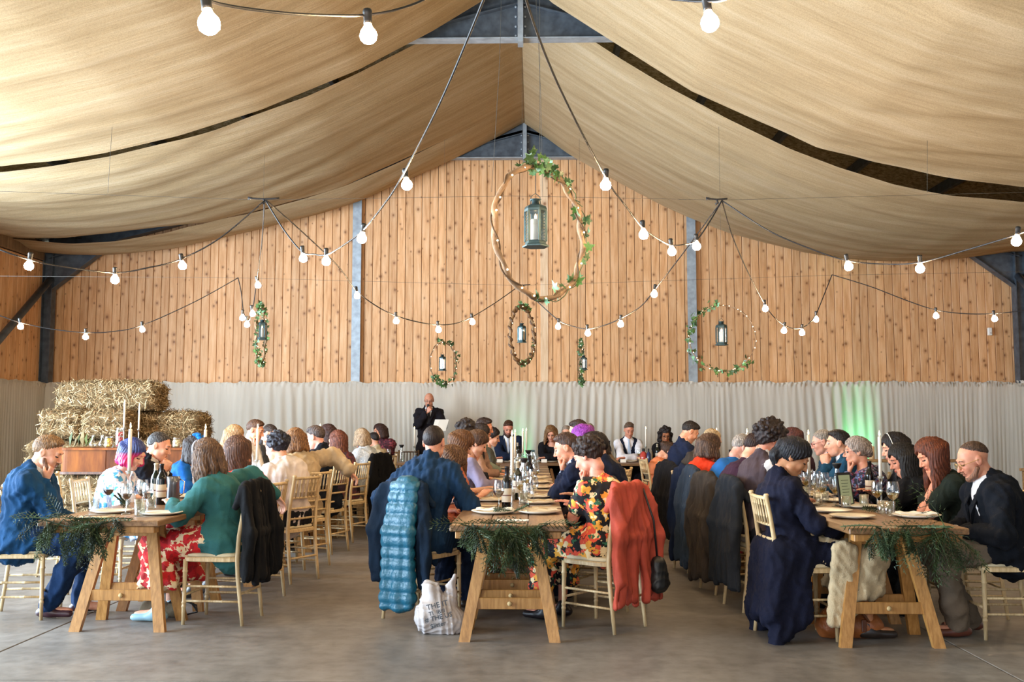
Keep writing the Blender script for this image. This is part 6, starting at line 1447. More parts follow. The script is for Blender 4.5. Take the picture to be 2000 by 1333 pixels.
# ---- head table, facing the room
g('H1', 'the woman in the burgundy shawl', 'smiling dark-haired woman in a burgundy patterned shawl at the head table', 741, 829, 16.1, 200, lean=0.16, pitch=8, hyaw=40, sex='f', top='fleece', tm=burg, bc='2a1a22', hair='bob', hc='3a2622', arms=('cross','table'), skin='d9a283', openeyes=True, hb=0.0)
g('S', 'the standing speaker', 'balding man in glasses standing with a microphone, reading from white paper', 838, 768, 16.95, 176, lean=0.0, pitch=16, top='suit', tc='1a171d', tie='2a2a30', shirt='e6e6ea', hair='fringe', hc='6a5a50', hc2='9a8a80', glasses='1a1414', stand=True, arms=('paper','mic'), skin='cf9478', fat=1.06, scale=1.03, shoe='0e0e10')
g('H2', 'the bearded man in the waistcoat', 'bearded man in a navy waistcoat suit with a pale tie at the head table', 993, 822, 16.1, 176, lean=0.15, pitch=28, hyaw=-4, top='suit', tc='16233c', tie='b9c2d6', hair='short', hc='3c2418', hc2='6a4430', beard='long', arms=('cross','cross'), skin='cf8f76', group=None)
g('H3', 'the fair woman in black', 'fair-haired woman in a black jacket at the head table, looking down', 1076, 832, 16.1, 182, lean=0.17, pitch=30, hyaw=6, sex='f', top='cardigan', tc='121218', bc='121218', hair='mid', hc='7a5636', hc2='b48a5c', arms=('cross','cross'), skin='d9a288')
g('H4', 'the guest with glasses', 'guest with glasses mostly hidden behind the purple-haired woman', 1106, 832, 16.2, 190, lean=0.15, pitch=15, top='suit', tc='1c1c24', hair='grey_short', hc='8a7a6c', glasses='2a2a2a', arms=('lap','lap'), skin='dba88c')
g('H5', 'the older man in glasses', 'older man in a dark suit at the head table beside the wine bottles', 1152, 828, 16.2, 172, lean=0.14, pitch=18, top='suit', tc='15161e', hair='grey_short', hc='8a7460', hc2='b8a488', glasses='2a1e18', arms=('lap','lap'), skin='cf9478')
g('H6', 'the man in the navy waistcoat', 'man in a navy waistcoat with rolled white sleeves and pale tie, arms folded', 1229, 826, 16.1, 178, lean=0.17, pitch=22, hyaw=-6, top='waistcoat', tc='171f34', shirt='ece8ec', tie='aebdd4', sleeves='long', bc='15192a', hair='short', hc='5a4638', hc2='8a7462', arms=('cross','cross'), skin='cf9074', fat=1.12, shoe='1a2748', legs=(0.04,0.08))
g('H7', 'the curly-haired woman in black', 'woman with dark curly hair and glasses in black, hand to her mouth', 1300, 835, 16.1, 180, lean=0.17, pitch=22, sex='f', top='jumper', tc='121014', bc='101014', hair='curlylong', hc='1d1412', hc2='3c2c26', glasses='1a1414', arms=('chin','cross'), skin='a8714f')
# ---- middle row, facing right
g('M1', 'the man with the puffer jacket', 'dark-haired man in a navy suit seen from behind, puffer jacket on his chair', 849, 832, 7.3, 30, lean=0.10, pitch=6, hyaw=-16, top='suit', tc='163250', bc='12203a', hair='crop', hc='241a18', hc2='3f302a', arms=('side','table'), skin='d9a186', fat=1.12, side=0.03)
g('M2', 'the girl in coral and yellow', 'young woman in a coral and yellow dress with shoulder-length hair, head bowed low', 893, 872, 8.0, 72, lean=0.26, pitch=46, sex='f', top='dress', sleeves='cap', tc='c96a4e', bottom='skirt', hair='bob', hc='5a3c2a', hc2='a07a54', arms=('lap','table'), skin='dba186')
g('M3', 'the woman with long auburn hair', 'woman with long straight auburn hair bowed behind the bob-haired girl', 908, 842, 8.9, 78, lean=0.15, pitch=30, sex='f', top='dress', sleeves='short', tc='b86a50', bottom='skirt', hair='long', hc='5e3c24', hc2='8e6038', arms=('lap','table'))
g('M4', 'the woman in lilac sleeves', 'brown-haired woman with her hair up and pale lilac sleeves', 938, 842, 9.75, 78, lean=0.14, pitch=30, sex='f', top='blouse', tc='8d86a2', bc='3a3442', hair='up', hc='4a3020', hc2='7a5638', arms=('chin','table'))
g('M5', 'the man with thick dark hair', 'man with thick dark hair showing above the auburn-haired woman', 915, 822, 10.7, 80, lean=0.12, pitch=20, top='suit', tc='20222c', hair='curlytop', hc='231a18', arms=('lap','table'))
g('M6', 'the woman with long black hair', 'woman with long black hair in the middle row', 942, 829, 11.5, 82, lean=0.13, pitch=16, sex='f', top='blouse', tc='9a7a6a', bc='2a2430', hair='long', hc='1f1513', arms=('chin','table'))
g('M7', 'the man in the pale green jacket', 'dark-haired man in profile in a pale green-grey jacket', 949, 817, 12.4, 88, lean=0.12, pitch=14, top='suit', tc='8a9486', shirt='e0dcd4', hair='short', hc='2a1c18', hc2='4a3830', arms=('lap','table'), skin='c98a6c')
g('M8', 'the farthest dark-haired guest', 'dark-haired guest farthest down the middle row, by the bearded man', 964, 836, 13.5, 88, lean=0.10, pitch=18, sex='f', top='blouse', tc='5a5a52', bc='22242c', hair='up', hc='1f1614')
# ---- middle row, facing left
g('N1', 'the woman in the floral dress', 'woman with short dark curly hair in a black dress with bright flowers', 1141, 857, 6.95, -50, lean=0.13, pitch=26, hyaw=-6, sex='f', top='dress', sleeves='short', tm=flor, bottom='skirt', bm=flor, hair='curlytop', hc='2a1c18', hc2='4a342a', arms=('chin','table'), skin='d99a82', hem=0.22, fat=1.08, side=-0.04, shoe='1a1418')
g('N2', 'the man with knuckles to his mouth', 'short-haired man in a navy suit with his knuckles against his mouth', 1100, 847, 8.35, -80, lean=0.30, pitch=20, top='suit', tc='141c34', shirt='c8d4ea', hair='short', hc='3f2a22', hc2='6a4c3c', arms=('chin','chin'), skin='dba084')
g('N4', 'the dark-haired man in the midnight suit', 'dark-haired man in a midnight blue suit behind the floral dress', 1157, 845, 7.75, -62, lean=0.14, pitch=14, top='suit', tc='131a30', shirt='e4dcc8', hair='short', hc='1a1211', arms=('lap','table'))
g('N3', 'the purple-haired woman', 'woman with vivid purple hair in the middle row', 1130, 831, 9.5, -80, lean=0.22, pitch=40, sex='f', top='blouse', tc='4a3a44', bc='2a2430', hair='mid', hc='7a2a86', hc2='b04ac0', arms=('lap','table'))
g('N5', 'the man behind the purple hair', 'dark-haired man showing above the purple hair', 1125, 821, 11.2, -78, lean=0.16, pitch=18, top='suit', tc='1a1a24', hair='short', hc='2a1c18', hc2='4a3830')
g('N6', 'the guest in the taupe coat', 'guest in a taupe coat leaning in behind the midnight suit', 1160, 852, 10.3, -72, lean=0.12, pitch=30, sex='f', top='fleece', tc='6f6052', bc='2a2430', hair='bob', hc='2a1e1a', side=-0.02)
# ---- inner row, facing right (backs to the aisle)
g('P1', 'the woman in the long navy coat', 'black-haired woman in a long navy coat with hair pinned back, head bowed', 1560, 857, 6.62, 86, lean=0.05, pitch=34, hyaw=14, sex='f', top='coat', tc='0f1226', shirt='14141c', bc='d8c6a6', bottom='skirt', bm=fabric('cream_cloth', 'cdb996', bmp=0.5), hair='pony', hc='141114', hc2='2c2a34', arms=('lap','lap'), skin='b98660', hem=0.28, skirtflare=0.2)
g('P2', 'the guest with the orange hair flower', 'guest with a big dark curly updo and an orange flower, brown waistcoat back', 1512, 828, 7.65, 78, lean=0.14, pitch=18, top='waistcoat', tc='4a3e44', shirt='dcd4d0', bc='1a1a22', hair='curlybig', hc='1f1412', hc2='3c2824', arms=('lap','table'), skin='c98a70', fat=1.1)
g('P3', 'the man in the plum waistcoat', 'dark-haired man in a plum waistcoat over a white shirt', 1484, 848, 8.4, 80, lean=0.26, pitch=30, top='waistcoat', tc='3c2438', shirt='e4e0e8', bc='1a1a22', hair='short', hc='2a1a16', hc2='4a3028', arms=('lap','table'))
g('P4', 'the grey-haired man in the blue waistcoat', 'grey-haired man in a bright blue waistcoat with pale shirt sleeves', 1458, 850, 9.2, 82, lean=0.30, pitch=32, top='waistcoat', tc='1f5c9a', shirt='ccd6ea', bc='1a1a22', hair='grey_short', hc='8a8078', hc2='c4bcb4', arms=('lap','table'), skin='cf9c8a')
g('P5', 'the woman in the orange-red top', 'woman with a brown bob in an orange-red top, hand to her cheek', 1388, 849, 9.6, 64, lean=0.10, pitch=20, sex='f', top='jumper', tc='d23a1c', bc='8a1a20', bottom='trousers', hair='bob', hc='4a3428', hc2='7a5c46', arms=('cheek','table'), skin='d99a82', fat=1.08)
g('P6', 'the person in the tweed jacket', 'person with grey-blond hair in a brown tweed jacket', 1396, 839, 10.7, 72, lean=0.34, pitch=30, top='suit', tc='3c3632', hair='grey_short', hc='9a8466', hc2='c8b08c', arms=('lap','table'))
g('P7', 'the man in the dark navy jacket', 'dark-haired man in a dark navy jacket, profile toward the tables', 1354, 824, 11.9, 80, lean=0.15, pitch=34, top='suit', tc='17213c', hair='short', hc='1d1614', hc2='3a2e2a', arms=('lap','table'), skin='d9a283')
g('P8', 'the guest in peach', 'guest in a peach top with the head bowed very low', 1311, 865, 13.2, 80, lean=0.16, pitch=45, sex='f', top='jumper', tc='df8458', bc='a8562f', hair='bun', hc='3f2a1e', arms=('lap','table'))
# ---- inner row, facing left
g('Q1', 'the balding man', 'balding bearded man with round glasses in a black suit, chin lowered', 1890, 864, 6.7, -88, lean=0.20, pitch=24, top='suit', tc='0c1019', bc='6a5c4e', shirt='e6e2e4', hair='balding', hc='3c2a20', hc2='6a5040', beard='short', glasses='b08a4a', arms=('lap','lap'), skin='c98f74', shoe='5a2f22', legs=(-0.1,-0.25), fat=1.1)
g('Q2', 'the red-haired woman', 'woman with auburn hair and a dark green t-shirt, chin on folded hands', 1810, 857, 7.4, -86, lean=0.24, pitch=30, sex='f', top='tee', sleeves='short', tc='1c241e', bc='17181c', hair='long', hc='552816', hc2='7c4024', arms=('chin','chin'), skin='d99878', fat=1.06)
g('Q3b', 'the dark-haired woman with chin on hand', 'dark-haired woman in black, cheek resting on her hand', 1757, 868, 7.95, -84, lean=0.22, pitch=22, sex='f', top='jumper', tc='0c0c10', bc='0c0c10', hair='long', hc='14100f', arms=('cheek','table'), skin='c98e74')
g('Q3', 'the woman with the pearl headband', 'dark-haired woman wearing a pearl headband', 1742, 847, 8.5, -80, lean=0.20, pitch=18, sex='f', top='blouse', tc='15151b', bc='15151b', hair='mid', hc='1a1312', arms=('lap','table'), skin='d9a084')
g('Q4', 'the older woman in the dark floral blouse', 'older woman with glasses, grey-brown hair up, in a dark floral blouse', 1671, 855, 8.8, -76, lean=0.18, pitch=6, sex='f', top='blouse', tm=dark_fl, bc='22182a', hair='up', hc='8a7a70', hc2='b8aca2', glasses='3a3030', arms=('chin','table'), skin='cf9a80', openeyes=True)
g('Q5', 'the young man with clasped hands', 'young dark-haired man in a teal-blue suit, clasped hands at his mouth', 1634, 841, 9.35, -70, lean=0.22, pitch=4, hyaw=-8, top='suit', tc='1f4a66', shirt='e6e6ec', tie='3a2a5a', hair='short', hc='1c1412', hc2='3a2a24', arms=('clasp','clasp'), skin='d9a488', openeyes=True)
g('Q6', 'the grey-haired man in glasses', 'grey-haired man in glasses sitting beyond the young man', 1601, 841, 10.2, -78, lean=0.18, pitch=16, top='suit', tc='1a3a52', hair='grey_short', hc='7a7066', hc2='b8aea4', glasses='8a3a30', arms=('lap','table'), skin='cf9a84')
g('Q7', 'the far auburn-haired guest', 'guest with dark auburn hair beyond the curly updo', 1542, 837, 11.3, -80, lean=0.14, pitch=24, sex='f', top='blouse', tc='3a2430', bc='22182a', hair='mid', hc='3a1a18', hc2='6a3430')
# two more limewashed chairs the photograph shows standing free
p = P(786, 900, 16.0); chair(p[0], 16.55, 180, 'empty brown spindle-back chair behind the head table beside the speaker', True)
chair(P(130,1000,9.0)[0]-0.0, 9.15, 90, 'empty limewashed chair beyond the man in the blue suit, with its back to the hay')
# ================================================================ THINGS WORN OR HELD
def worn(key, name, label, cat): i = G_[key]; return thing(name, i['Hc'], label, cat), i
def HP(i, x, y, z): return i['Mh']@np.array((x,y,z))
t, i = worn('L4', 'fascinator', 'bright blue feather fascinator on the dark-haired woman in royal blue', 'hair ornament')
s = SDF(0.01); rs = np.random.RandomState(4)
for k in range(16): s.ell(HP(i, 0.03+0.03*rs.randn(), 0.0+0.035*rs.randn(), 0.118+0.012*rs.randn()), (0.026,0.022,0.016))
V, Q = s.mesh(0.007); link('petals', mesh_np('petals', V, Q, fabric('fascinator_blue', '1a6fc4')), t)
t, i = worn('P2', 'hair_flower', 'orange flower pinned on top of the dark curly updo', 'hair ornament')
for k in range(8):
    a = k*math.pi/4; c = HP(i, -0.03, 0.045, 0.138); MB().lathe([(0,0),(0.012,0.003),(0,0.007)], 7).xf(Matrix.Translation(Vector(c+np.array((0.016*math.cos(a),-0.012,0.014*math.sin(a)))))).obj('petal', plain('flower_orange', 'e07a1a', 0.6), t)
for key, lab, m, y in (('R1', 'pale blue fabric headband in the wavy brown hair of the woman in teal', plain('headband_pale', 'a9b4d0', 0.5), 0.03), ('Q3', 'thin pearl headband across dark hair', plain('pearl', 'e8e0d0', 0.3), 0.03)):
    t, i = worn(key, 'headband', lab, 'headband')
    pts = [HP(i, 0.089*math.cos(a), y-0.01, 0.022+0.112*math.sin(a)) for a in np.linspace(0.1, math.pi-0.1, 15)]
    if key == 'R1': MB().tube(pts, 0.008, 8).obj('band', m, t, smooth=True)
    else:
        MB().tube(pts, 0.003, 6).obj('band', m, t, smooth=True)
        for q in pts[2:13]: MB().lathe([(0,-0.005),(0.005,0),(0,0.005)], 8, 0, q).obj('pearl', m, t, smooth=True)
t, i = worn('L5', 'hair_clip', 'black claw clip in the fair half-up hair', 'hair clip')
MB().lathe([(0,-0.02),(0.018,-0.012),(0.02,0.012),(0,0.02)], 8, 0, HP(i, 0.0,-0.115,0.035)).obj('claw', M_BLK, t, smooth=True)
# microphone and paper of the speaker
i = G_['S']; W_ = i['A'][1][2]; t = thing('microphone', W_+i['F']*0.05, 'black handheld microphone in the raised hand of the speaker', 'microphone')
d = _n(i['Hc']+i['F']*0.12-np.array((0,0,0.06))-W_); b0 = -i['F']*0.05+d*0.02
MB().tube([b0-d*0.02+i['F']*0.03, b0+d*0.10+i['F']*0.03], [0.010,0.014], 10).obj('body', M_BLK, t, smooth=True)
MB().lathe([(0.024*math.sin(a), -0.024*math.cos(a)) for a in np.linspace(0, math.pi, 9)], 12, 0, b0+d*0.12+i['F']*0.03).obj('grille', plain('mic_grille', '3a3a3e', 0.4, 0.6), t, smooth=True)
W_ = i['A'][-1][2]; pc = P(857, 831, 16.62); t = thing('paper_sheet', pc, 'folded white paper held by the standing speaker', 'paper')
mb = MB(); R_ = i['R']; up = np.array((0,0,1.0)); V = []
for v_ in range(5):
    for u_ in range(4):
        q = R_*(-(u_/3-0.5)*0.23)+up*((v_/4-0.5)*0.19)+i['F']*(-(v_/4)*0.10+0.012*math.sin(u_*1.5)); V.append(q+R_*-0.05*(v_/4))
F = [(v_*4+u_, v_*4+u_+1, v_*4+u_+5, v_*4+u_+4) for v_ in range(4) for u_ in range(3)]
mb.add(V, F); mb.add([q+np.array((0,0.0012,0)) for q in V], [f[::-1] for f in F]); mb.obj('sheet', M_CARD, t)
# watch
i = G_['Q5']; E, Wt = i['A'][-1][1:3]; q = E+(Wt-E)*0.93; t = thing('wristwatch', q, 'dark wristwatch on the wrist of the young man with clasped hands', 'watch'); ax = _n(Wt-E); u = _n(np.cross(ax, (0,0,1))); w = np.cross(ax, u)
MB().tube([u*0.037*math.cos(a)+w*0.037*math.sin(a) for a in np.linspace(0, 6.28, 17)[:-1]], 0.007, 6, closed=True).obj('strap', M_BLK, t, smooth=True)
MB().tube([-i['F']*0+np.array((-0.038,-0.01,0)), np.array((-0.048,-0.014,0))], 0.017, 12).obj('dial', plain('watch_face', '20242c', 0.2), t)

# ================================================================ COATS ON CHAIRS
def coat(key, mat, label, zb=0.25, wd=0.46, name='draped_coat', cat='coat', front=0.12, seed=0, dy=0.0, quilt=False, sleeve=True, res=0.013, xo=0.0, xy=None, extra=None, lean=0.0):
    if xy is None: o = G_[key]['chair']; x, y, rz = o.location.x, o.location.y, o.rotation_euler.z
    else: x, y, hh_ = xy; rz = -math.radians(hh_)
    M = np.array(Matrix.Rotation(rz, 3, 'Z')); base = np.array((x, y, 0.0)); t = thing(name, base, label, cat); W3 = lambda a: M@np.array(a, float)  # relative to the base
    rs = np.random.RandomState(seed+11); s = SDF(0.05 if quilt else 0.028); n = 9
    for k in range(n):
        f = k/(n-1); xx = xo+(f-0.5)*wd; top = 0.957-0.035*abs(2*f-1)**3; yb = -0.272+dy-rs.uniform(0,0.03); zz = zb+rs.uniform(-0.02,0.04)
        p0 = (xx*0.86, -0.248+dy*0.6, top); p1 = (xx, yb-0.01, 0.62); p2 = (xx*1.12+rs.uniform(-.015,.015)+lean, yb-0.03*rs.rand(), zz)
        s.cap(W3(p0), W3(p1), 0.022, 0.022); s.cap(W3(p1), W3(p2), 0.022, 0.018+0.018*(k % 2))
        if front: s.cap(W3((xx*0.86,-0.235,top)), W3((xx*0.9,-0.185,top-front)), 0.022, 0.02)
    if sleeve:
        for sg in (-1,1):
            sx = xo+sg*wd*0.46; s.cap(W3((sx*0.9,-0.26,0.86)), W3((sx*1.05,-0.30,0.62)), 0.036, 0.044); s.cap(W3((sx*1.05,-0.30,0.62)), W3((sx*1.08,-0.30,0.36)), 0.044, 0.036)
    V, Q = s.mesh(res)
    if quilt:
        nr = vnormals(V, Q); z = V[:,2]; V = V+nr*(0.018*(np.abs(np.sin(z*math.pi/0.075))**0.5-0.5))[:,None]; V = vfolds(V, Q, 0.005, seed, 45)
    else: V = vfolds(V, Q, 0.020, seed)
    link('cloth_body', mesh_np('cloth_body', V, Q, mat), t)
    return t, W3, base
black_c = fabric('coat_black', '0d0d10'); navy_c = fabric('coat_navy', '101c34'); char_c = fabric('coat_charcoal', '23262c'); brown_c = fabric('coat_olive', '3a332c')
coat('R1', black_c, 'long black coat draped over the chair of the woman in teal', 0.30, 0.50, seed=1)
t, W3, bs = coat('M1', plain('puffer_teal', '14566e', 0.4, bmp=0.4, bs=60), 'quilted teal puffer jacket hung over the chair of the man in navy', 0.14, 0.20, 'puffer_jacket', 'jacket', seed=2, quilt=True, sleeve=False, xo=0.05, dy=-0.07)
coat('M1', fabric('puffer_lining', '0f2236'), 'dark navy coat hanging beneath the teal puffer jacket', 0.26, 0.44, seed=3, sleeve=True)
t, W3, bs = coat('N1', fabric('coral_coat', 'b34a38', bmp=0.2, rough=0.7), 'coral raincoat draped over the chair of the woman in the floral dress', 0.20, 0.44, seed=4, name='coral_coat')
hb_ = thing('shoulder_bag', bs, 'small black shoulder bag hanging by its strap over the coral coat', 'bag')
MB().tube([W3((0.10,-0.20,0.93)), W3((0.115,-0.27,0.93)), W3((0.14,-0.335,0.72)), W3((0.17,-0.34,0.47))], 0.007, 6).obj('strap', M_BLK, hb_, smooth=True)
s = SDF(0.03); s.cap(W3((0.15,-0.35,0.43)), W3((0.145,-0.355,0.30)), 0.040, 0.056, k=0.05); s.cap(W3((0.20,-0.34,0.43)), W3((0.205,-0.345,0.30)), 0.040, 0.056, k=0.05); V, Q = s.mesh(0.01); V = folds(V, Q, 0.006, 2, 30); link('pouch', mesh_np('pouch', V, Q, M_BLK), hb_)
coat('R7', black_c, 'dark coat reaching the floor over the chair of the lace-top woman', 0.04, 0.46, seed=5, res=0.018)
coat('P5', navy_c, 'midnight blue coat over the chair beside the orange-red top', 0.12, 0.34, seed=6, xo=0.06)
coat('P4', fabric('coat_slate', '2a3440'), 'slate coat over the chair of the man in the blue waistcoat', 0.12, 0.44, seed=7)
coat('P3', fabric('coat_brownwool', '3c342e'), 'grey-brown wool coat over the chair of the man in the plum waistcoat', 0.12, 0.46, seed=8)
coat('P2', char_c, 'charcoal coat and scarf over the chair of the guest with the hair flower', 0.18, 0.40, seed=9)
coat('P6', fabric('coat_black2', '17171c'), 'black coat hanging from the chair of the person in tweed', 0.22, 0.42, seed=10, res=0.018)
# slung bags and carried things on the floor
def soft(name, label, cat, prims, mat, res=0.011, fold=0.008, seed=1, base=(0,0,0), k=0.03, fs=22):
    base = np.array(base, float); t = thing(name, base, label, cat); s = SDF(k)
    for a, b, r0, r1 in prims: s.cap(a, b, r0, r1)
    s.cuts.append(lambda G: 0.003-(G[...,2]+0*base[2])); V, Q = s.mesh(res); V = folds(V, Q, fold, seed, fs); V[:,2] = np.maximum(V[:,2], 0.002-base[2]*0); o = link('body', mesh_np('body', V, Q, mat), t); return t
def local(fn, P0): return fn
pb = onz(848, 1236, 0.0)
bag = soft('carrier_bag', 'crumpled white printed carrier bag on the floor under the puffer jacket', 'bag', [((-0.02,0,0.10),(0.10,0.0,0.07),0.11,0.10),((0.0,0,0.12),(-0.02,0.02,0.26),0.10,0.06),((0.06,0.02,0.10),(0.12,0.03,0.25),0.09,0.03),((-0.02,0.02,0.26),(-0.06,0.03,0.31),0.04,0.015),((0.10,0.03,0.26),(0.13,0.04,0.36),0.03,0.012)], plain('carrier_plastic', 'b4aeae', 0.35, bmp=0.6, bs=18), 0.009, 0.014, 3, pb, fs=30)
def words_(txt, size, M, mat, parent, name='lettering'):
    cu = bpy.data.curves.new(name, 'FONT'); cu.body = txt; cu.size = size; cu.extrude = 0.0006; cu.offset = 0.0004; cu.resolution_u = 2
    o = bpy.data.objects.new(name, cu); COL.objects.link(o); me = bpy.data.meshes.new_from_object(o); COL.objects.unlink(o); bpy.data.objects.remove(o)
    me.transform(M); me.materials.clear(); me.materials.append(mat); return link(name, me, parent)
M_INK = plain('print_ink', '24303c', 0.6)
for txt, sz, x, z in (('THE IT', 0.048, -0.035, 0.165), ('TI  IBIII', 0.036, -0.02, 0.128), ('# THE US', 0.044, -0.045, 0.085), ('$litter', 0.040, -0.01, 0.048)):
    words_(txt, sz, Matrix.Translation((x, -0.128+abs(z-0.1)*0.12, z)) @ Matrix.Rotation(math.radians(-14), 4, 'Y') @ Matrix.Rotation(math.radians(84), 4, 'X'), M_INK, bag)
kb = onz(318, 1205, 0.0)
t = soft('shoulder_bag', 'khaki cloth bag with dark straps lying on the floor by the table leg', 'bag', [((-0.10,0,0.04),(0.09,0.0,0.035),0.07,0.055),((-0.12,0.02,0.08),(0.0,0.02,0.07),0.035,0.03)], fabric('khaki', '6f6350'), base=kb, seed=4)
for k in range(3): MB().tube([(0.02,0,0.08),(0.08+0.02*k,-0.03,0.13),(0.20+0.02*k,0,0.10-0.01*k),(0.24,0.02,0.03),(0.16,0.0,0.012),(0.08,0.0,0.03)], 0.006, 6).obj('strap', M_BLK, t, smooth=True)
lb = onz(1662, 1245, 0.0); M_LEA = plain('tan_leather', '8a4f26', 0.35, var=0.2, bmp=0.2)
t = soft('leather_bag', 'tan leather holdall on the floor against the table leg by the navy coat', 'bag', [((-0.13,0,0.075),(0.12,0.0,0.07),0.095,0.085),((-0.12,0.0,0.15),(0.06,0,0.15),0.05,0.045)], M_LEA, base=lb, seed=6, fold=0.006)
MB().tube([(-0.10,-0.06,0.14),(-0.05,-0.10,0.19),(0.04,-0.10,0.18),(0.10,-0.07,0.10),(0.14,-0.05,0.02)], 0.010, 7).obj('handle', plain('leather_dark', '5a2f16', 0.35), t, smooth=True)
MB().box((0.04,-0.104,0.05), (0.07,-0.088,0.13), bev=0.004).obj('buckle_strap', plain('leather_dark', '5a2f16', 0.35), t)
gb = P(1338, 1055, 9.6); gb = onz(1343, 1082, 0.0)
t = soft('instrument_case', 'black soft instrument case leaning against the chair of the tweed jacket', 'case', [((0,0,0.20),(0.02,0.03,0.62),0.13,0.07),((0,0,0.14),(0,0,0.32),0.14,0.12),((0.02,0.03,0.6),(0.04,0.05,0.80),0.06,0.045)], black_c, base=gb, seed=9, res=0.014)
MB().tube([(-0.02,-0.12,0.25),(0.03,-0.11,0.5),(0.05,-0.03,0.78)], 0.010, 6).obj('strap', M_BLK, t, smooth=True)
t = soft('draped_cloth', 'cream cloth hanging from the lap of the woman in the long navy coat', 'cloth', [((-0.07,0,0.60),(-0.11,0.0,0.13),0.022,0.026),((-0.03,0.01,0.61),(-0.06,0.0,0.13),0.026,0.028),((0.01,0.01,0.60),(-0.01,0.0,0.15),0.024,0.03),((0.05,0.02,0.59),(0.04,0.01,0.20),0.024,0.028)], fabric('cream_cloth', 'cdb996', bmp=0.5), base=(G_['P1']['hip'][0]+0.27, G_['P1']['hip'][1]-0.24, 0), seed=12, fold=0.007, fs=34)
hbk = onz(1690, 1240, 0.0)
# ================================================================ TABLE SETTINGS
TX = {'L': (-2.70, 0.36), 'M': (-0.160, 0.35), 'Q': (2.18, 0.345)}
NTH = ['nearest','second','third','fourth','fifth','sixth','seventh','eighth','ninth','tenth','eleventh','twelfth','thirteenth','farthest']
def place(key, side_x, row, nap=1, glass=None, cut=True, dx=0.0, dy=0.0, tumbler=False):
    i = G_[key]; cx_, hw_ = TX[row]; sg = 1 if i['hip'][0] > cx_ else -1; x = cx_+sg*(hw_-0.165)+dx; y = i['hip'][1]+dy; sh = i['short']
    if row == 'H': pass
    put('dinner_plate', b_plate(nap), (x, y, 0.761), 'cream plate of '+sh, 'plate', 'place settings', rz=math.radians(0 if nap else 90), key='plate%d' % nap)
    if cut: put('cutlery_set', b_cutlery, (x, y, 0.761), 'knife and fork of '+sh, 'cutlery', 'place settings', rz=math.radians(90*sg), key='cut')
    gx = cx_+sg*(hw_-0.30); y = min(max(y, 6.6), 15.1)
    if glass: put('wine_glass', wine_bowl(0.028, M_WINE if glass == 'r' else M_WHITEWINE) if glass in 'rw' else wine_bowl(0, None), (gx, y+0.10*sg, 0.761), {'r':'glass of red wine', 'w':'glass of white wine', 'e':'empty wine glass'}[glass]+' by '+sh, 'glass', 'wine glasses', key='wg'+glass)
    if tumbler: put('tumbler', b_tumbler, (gx+0.02, y-0.08*sg, 0.761), 'water tumbler by '+sh, 'glass', 'tumblers', key='tum')
for k, nap, gl, tu in (('L1',0,'r',True),('L2',1,'e',True),('L3',1,'w',False),('L4',1,'e',True),('L5',1,'w',False),('L6',1,'e',True),('L7',1,'w',False),('R1',0,'r',True),('R2',1,'w',False),('R3',1,'e',True),('R4',1,'r',False),('R5',1,'w',True),('R5b',1,'e',False),('R6',1,'w',False),('R7',1,'e',True),('R8',1,'w',False)):
    place(k, 0, 'L', nap, gl, True, tumbler=tu, dy=-0.35 if k in ('L1','R1') else 0)
for k, nap, gl, tu in (('M2',1,'r',True),('M3',1,'w',True),('M4',1,'e',False),('M5',1,'w',True),('M6',1,'e',False),('M7',1,'w',True),('M8',1,'e',False),('N2',1,'w',True),('N4',1,'w',True),('N3',1,'e',True),('N5',1,'w',False),('N6',1,'e',True)):
    place(k, 0, 'M', nap, gl, True, tumbler=tu)
for k, nap, gl, tu in (('P2',0,'w',True),('P3',1,'w',True),('P4',0,'e',True),('P5',1,'w',False),('P6',1,'w',True),('P7',1,'e',False),('P8',1,'w',True),('Q2',0,'w',True),('Q3b',0,'w',True),('Q3',1,'e',True),('Q4',1,'w',True),('Q5',1,'e',True),('Q6',1,'w',True),('Q7',1,'w',False)):
    place(k, 0, 'Q', nap, gl, k in ('P2','Q2','P3'), tumbler=tu)
for k in ('H1','H2','H3','H4','H5','H6','H7'):
    i = G_[k]; x = i['hip'][0]; sh = i['short']
    put('dinner_plate', b_plate(1), (x+(0.0), 15.98, 0.761), 'head table plate of '+sh, 'plate', 'place settings', key='plate1')
    put('wine_glass', wine_bowl(0.028, M_WHITEWINE), (x+0.13, 15.9, 0.761), 'head table wine glass of '+sh, 'glass', 'wine glasses', key='wgw')
    put('place_card', b_placecard, (x-0.12, 15.84, 0.761), 'folded white name card for '+sh, 'card', 'place cards', key='pcard')
# the middle table's long row of napkins: one flat kraft-coloured napkin per cover, opposite the guests
for k in range(12):
    y = 7.15+k*0.62; put('linen_napkin', b_menu(M_LINEN), (0.085, y+0.16, 0.762), NTH[k]+' linen napkin in the row of covers along the middle table, floral dress side', 'napkin', 'napkins along the middle table', key='nap_r')
    if k % 2 == 0: put('linen_napkin', b_menu(M_LINEN), (-0.385, y+0.30, 0.762), NTH[k//2]+' linen napkin along the middle table on the bowed girls side', 'napkin', 'napkins on the far side of the middle table', key='nap_r')
def on(px, py, kind, b, label, cat, key, z=0.761, group=None, rz=0.0, sc=1.0):
    q = onz(px, py, z); return put(kind, b, q, label, cat, group, rz, key, sc)
BW = b_bottle(M_BOTTLE, 'd8cdbc', 'c4b8a0'); BR = b_bottle(M_BOTTLER, 'cbbba4', '1a1618')
CS = b_candlestick(0.25, 0.27)
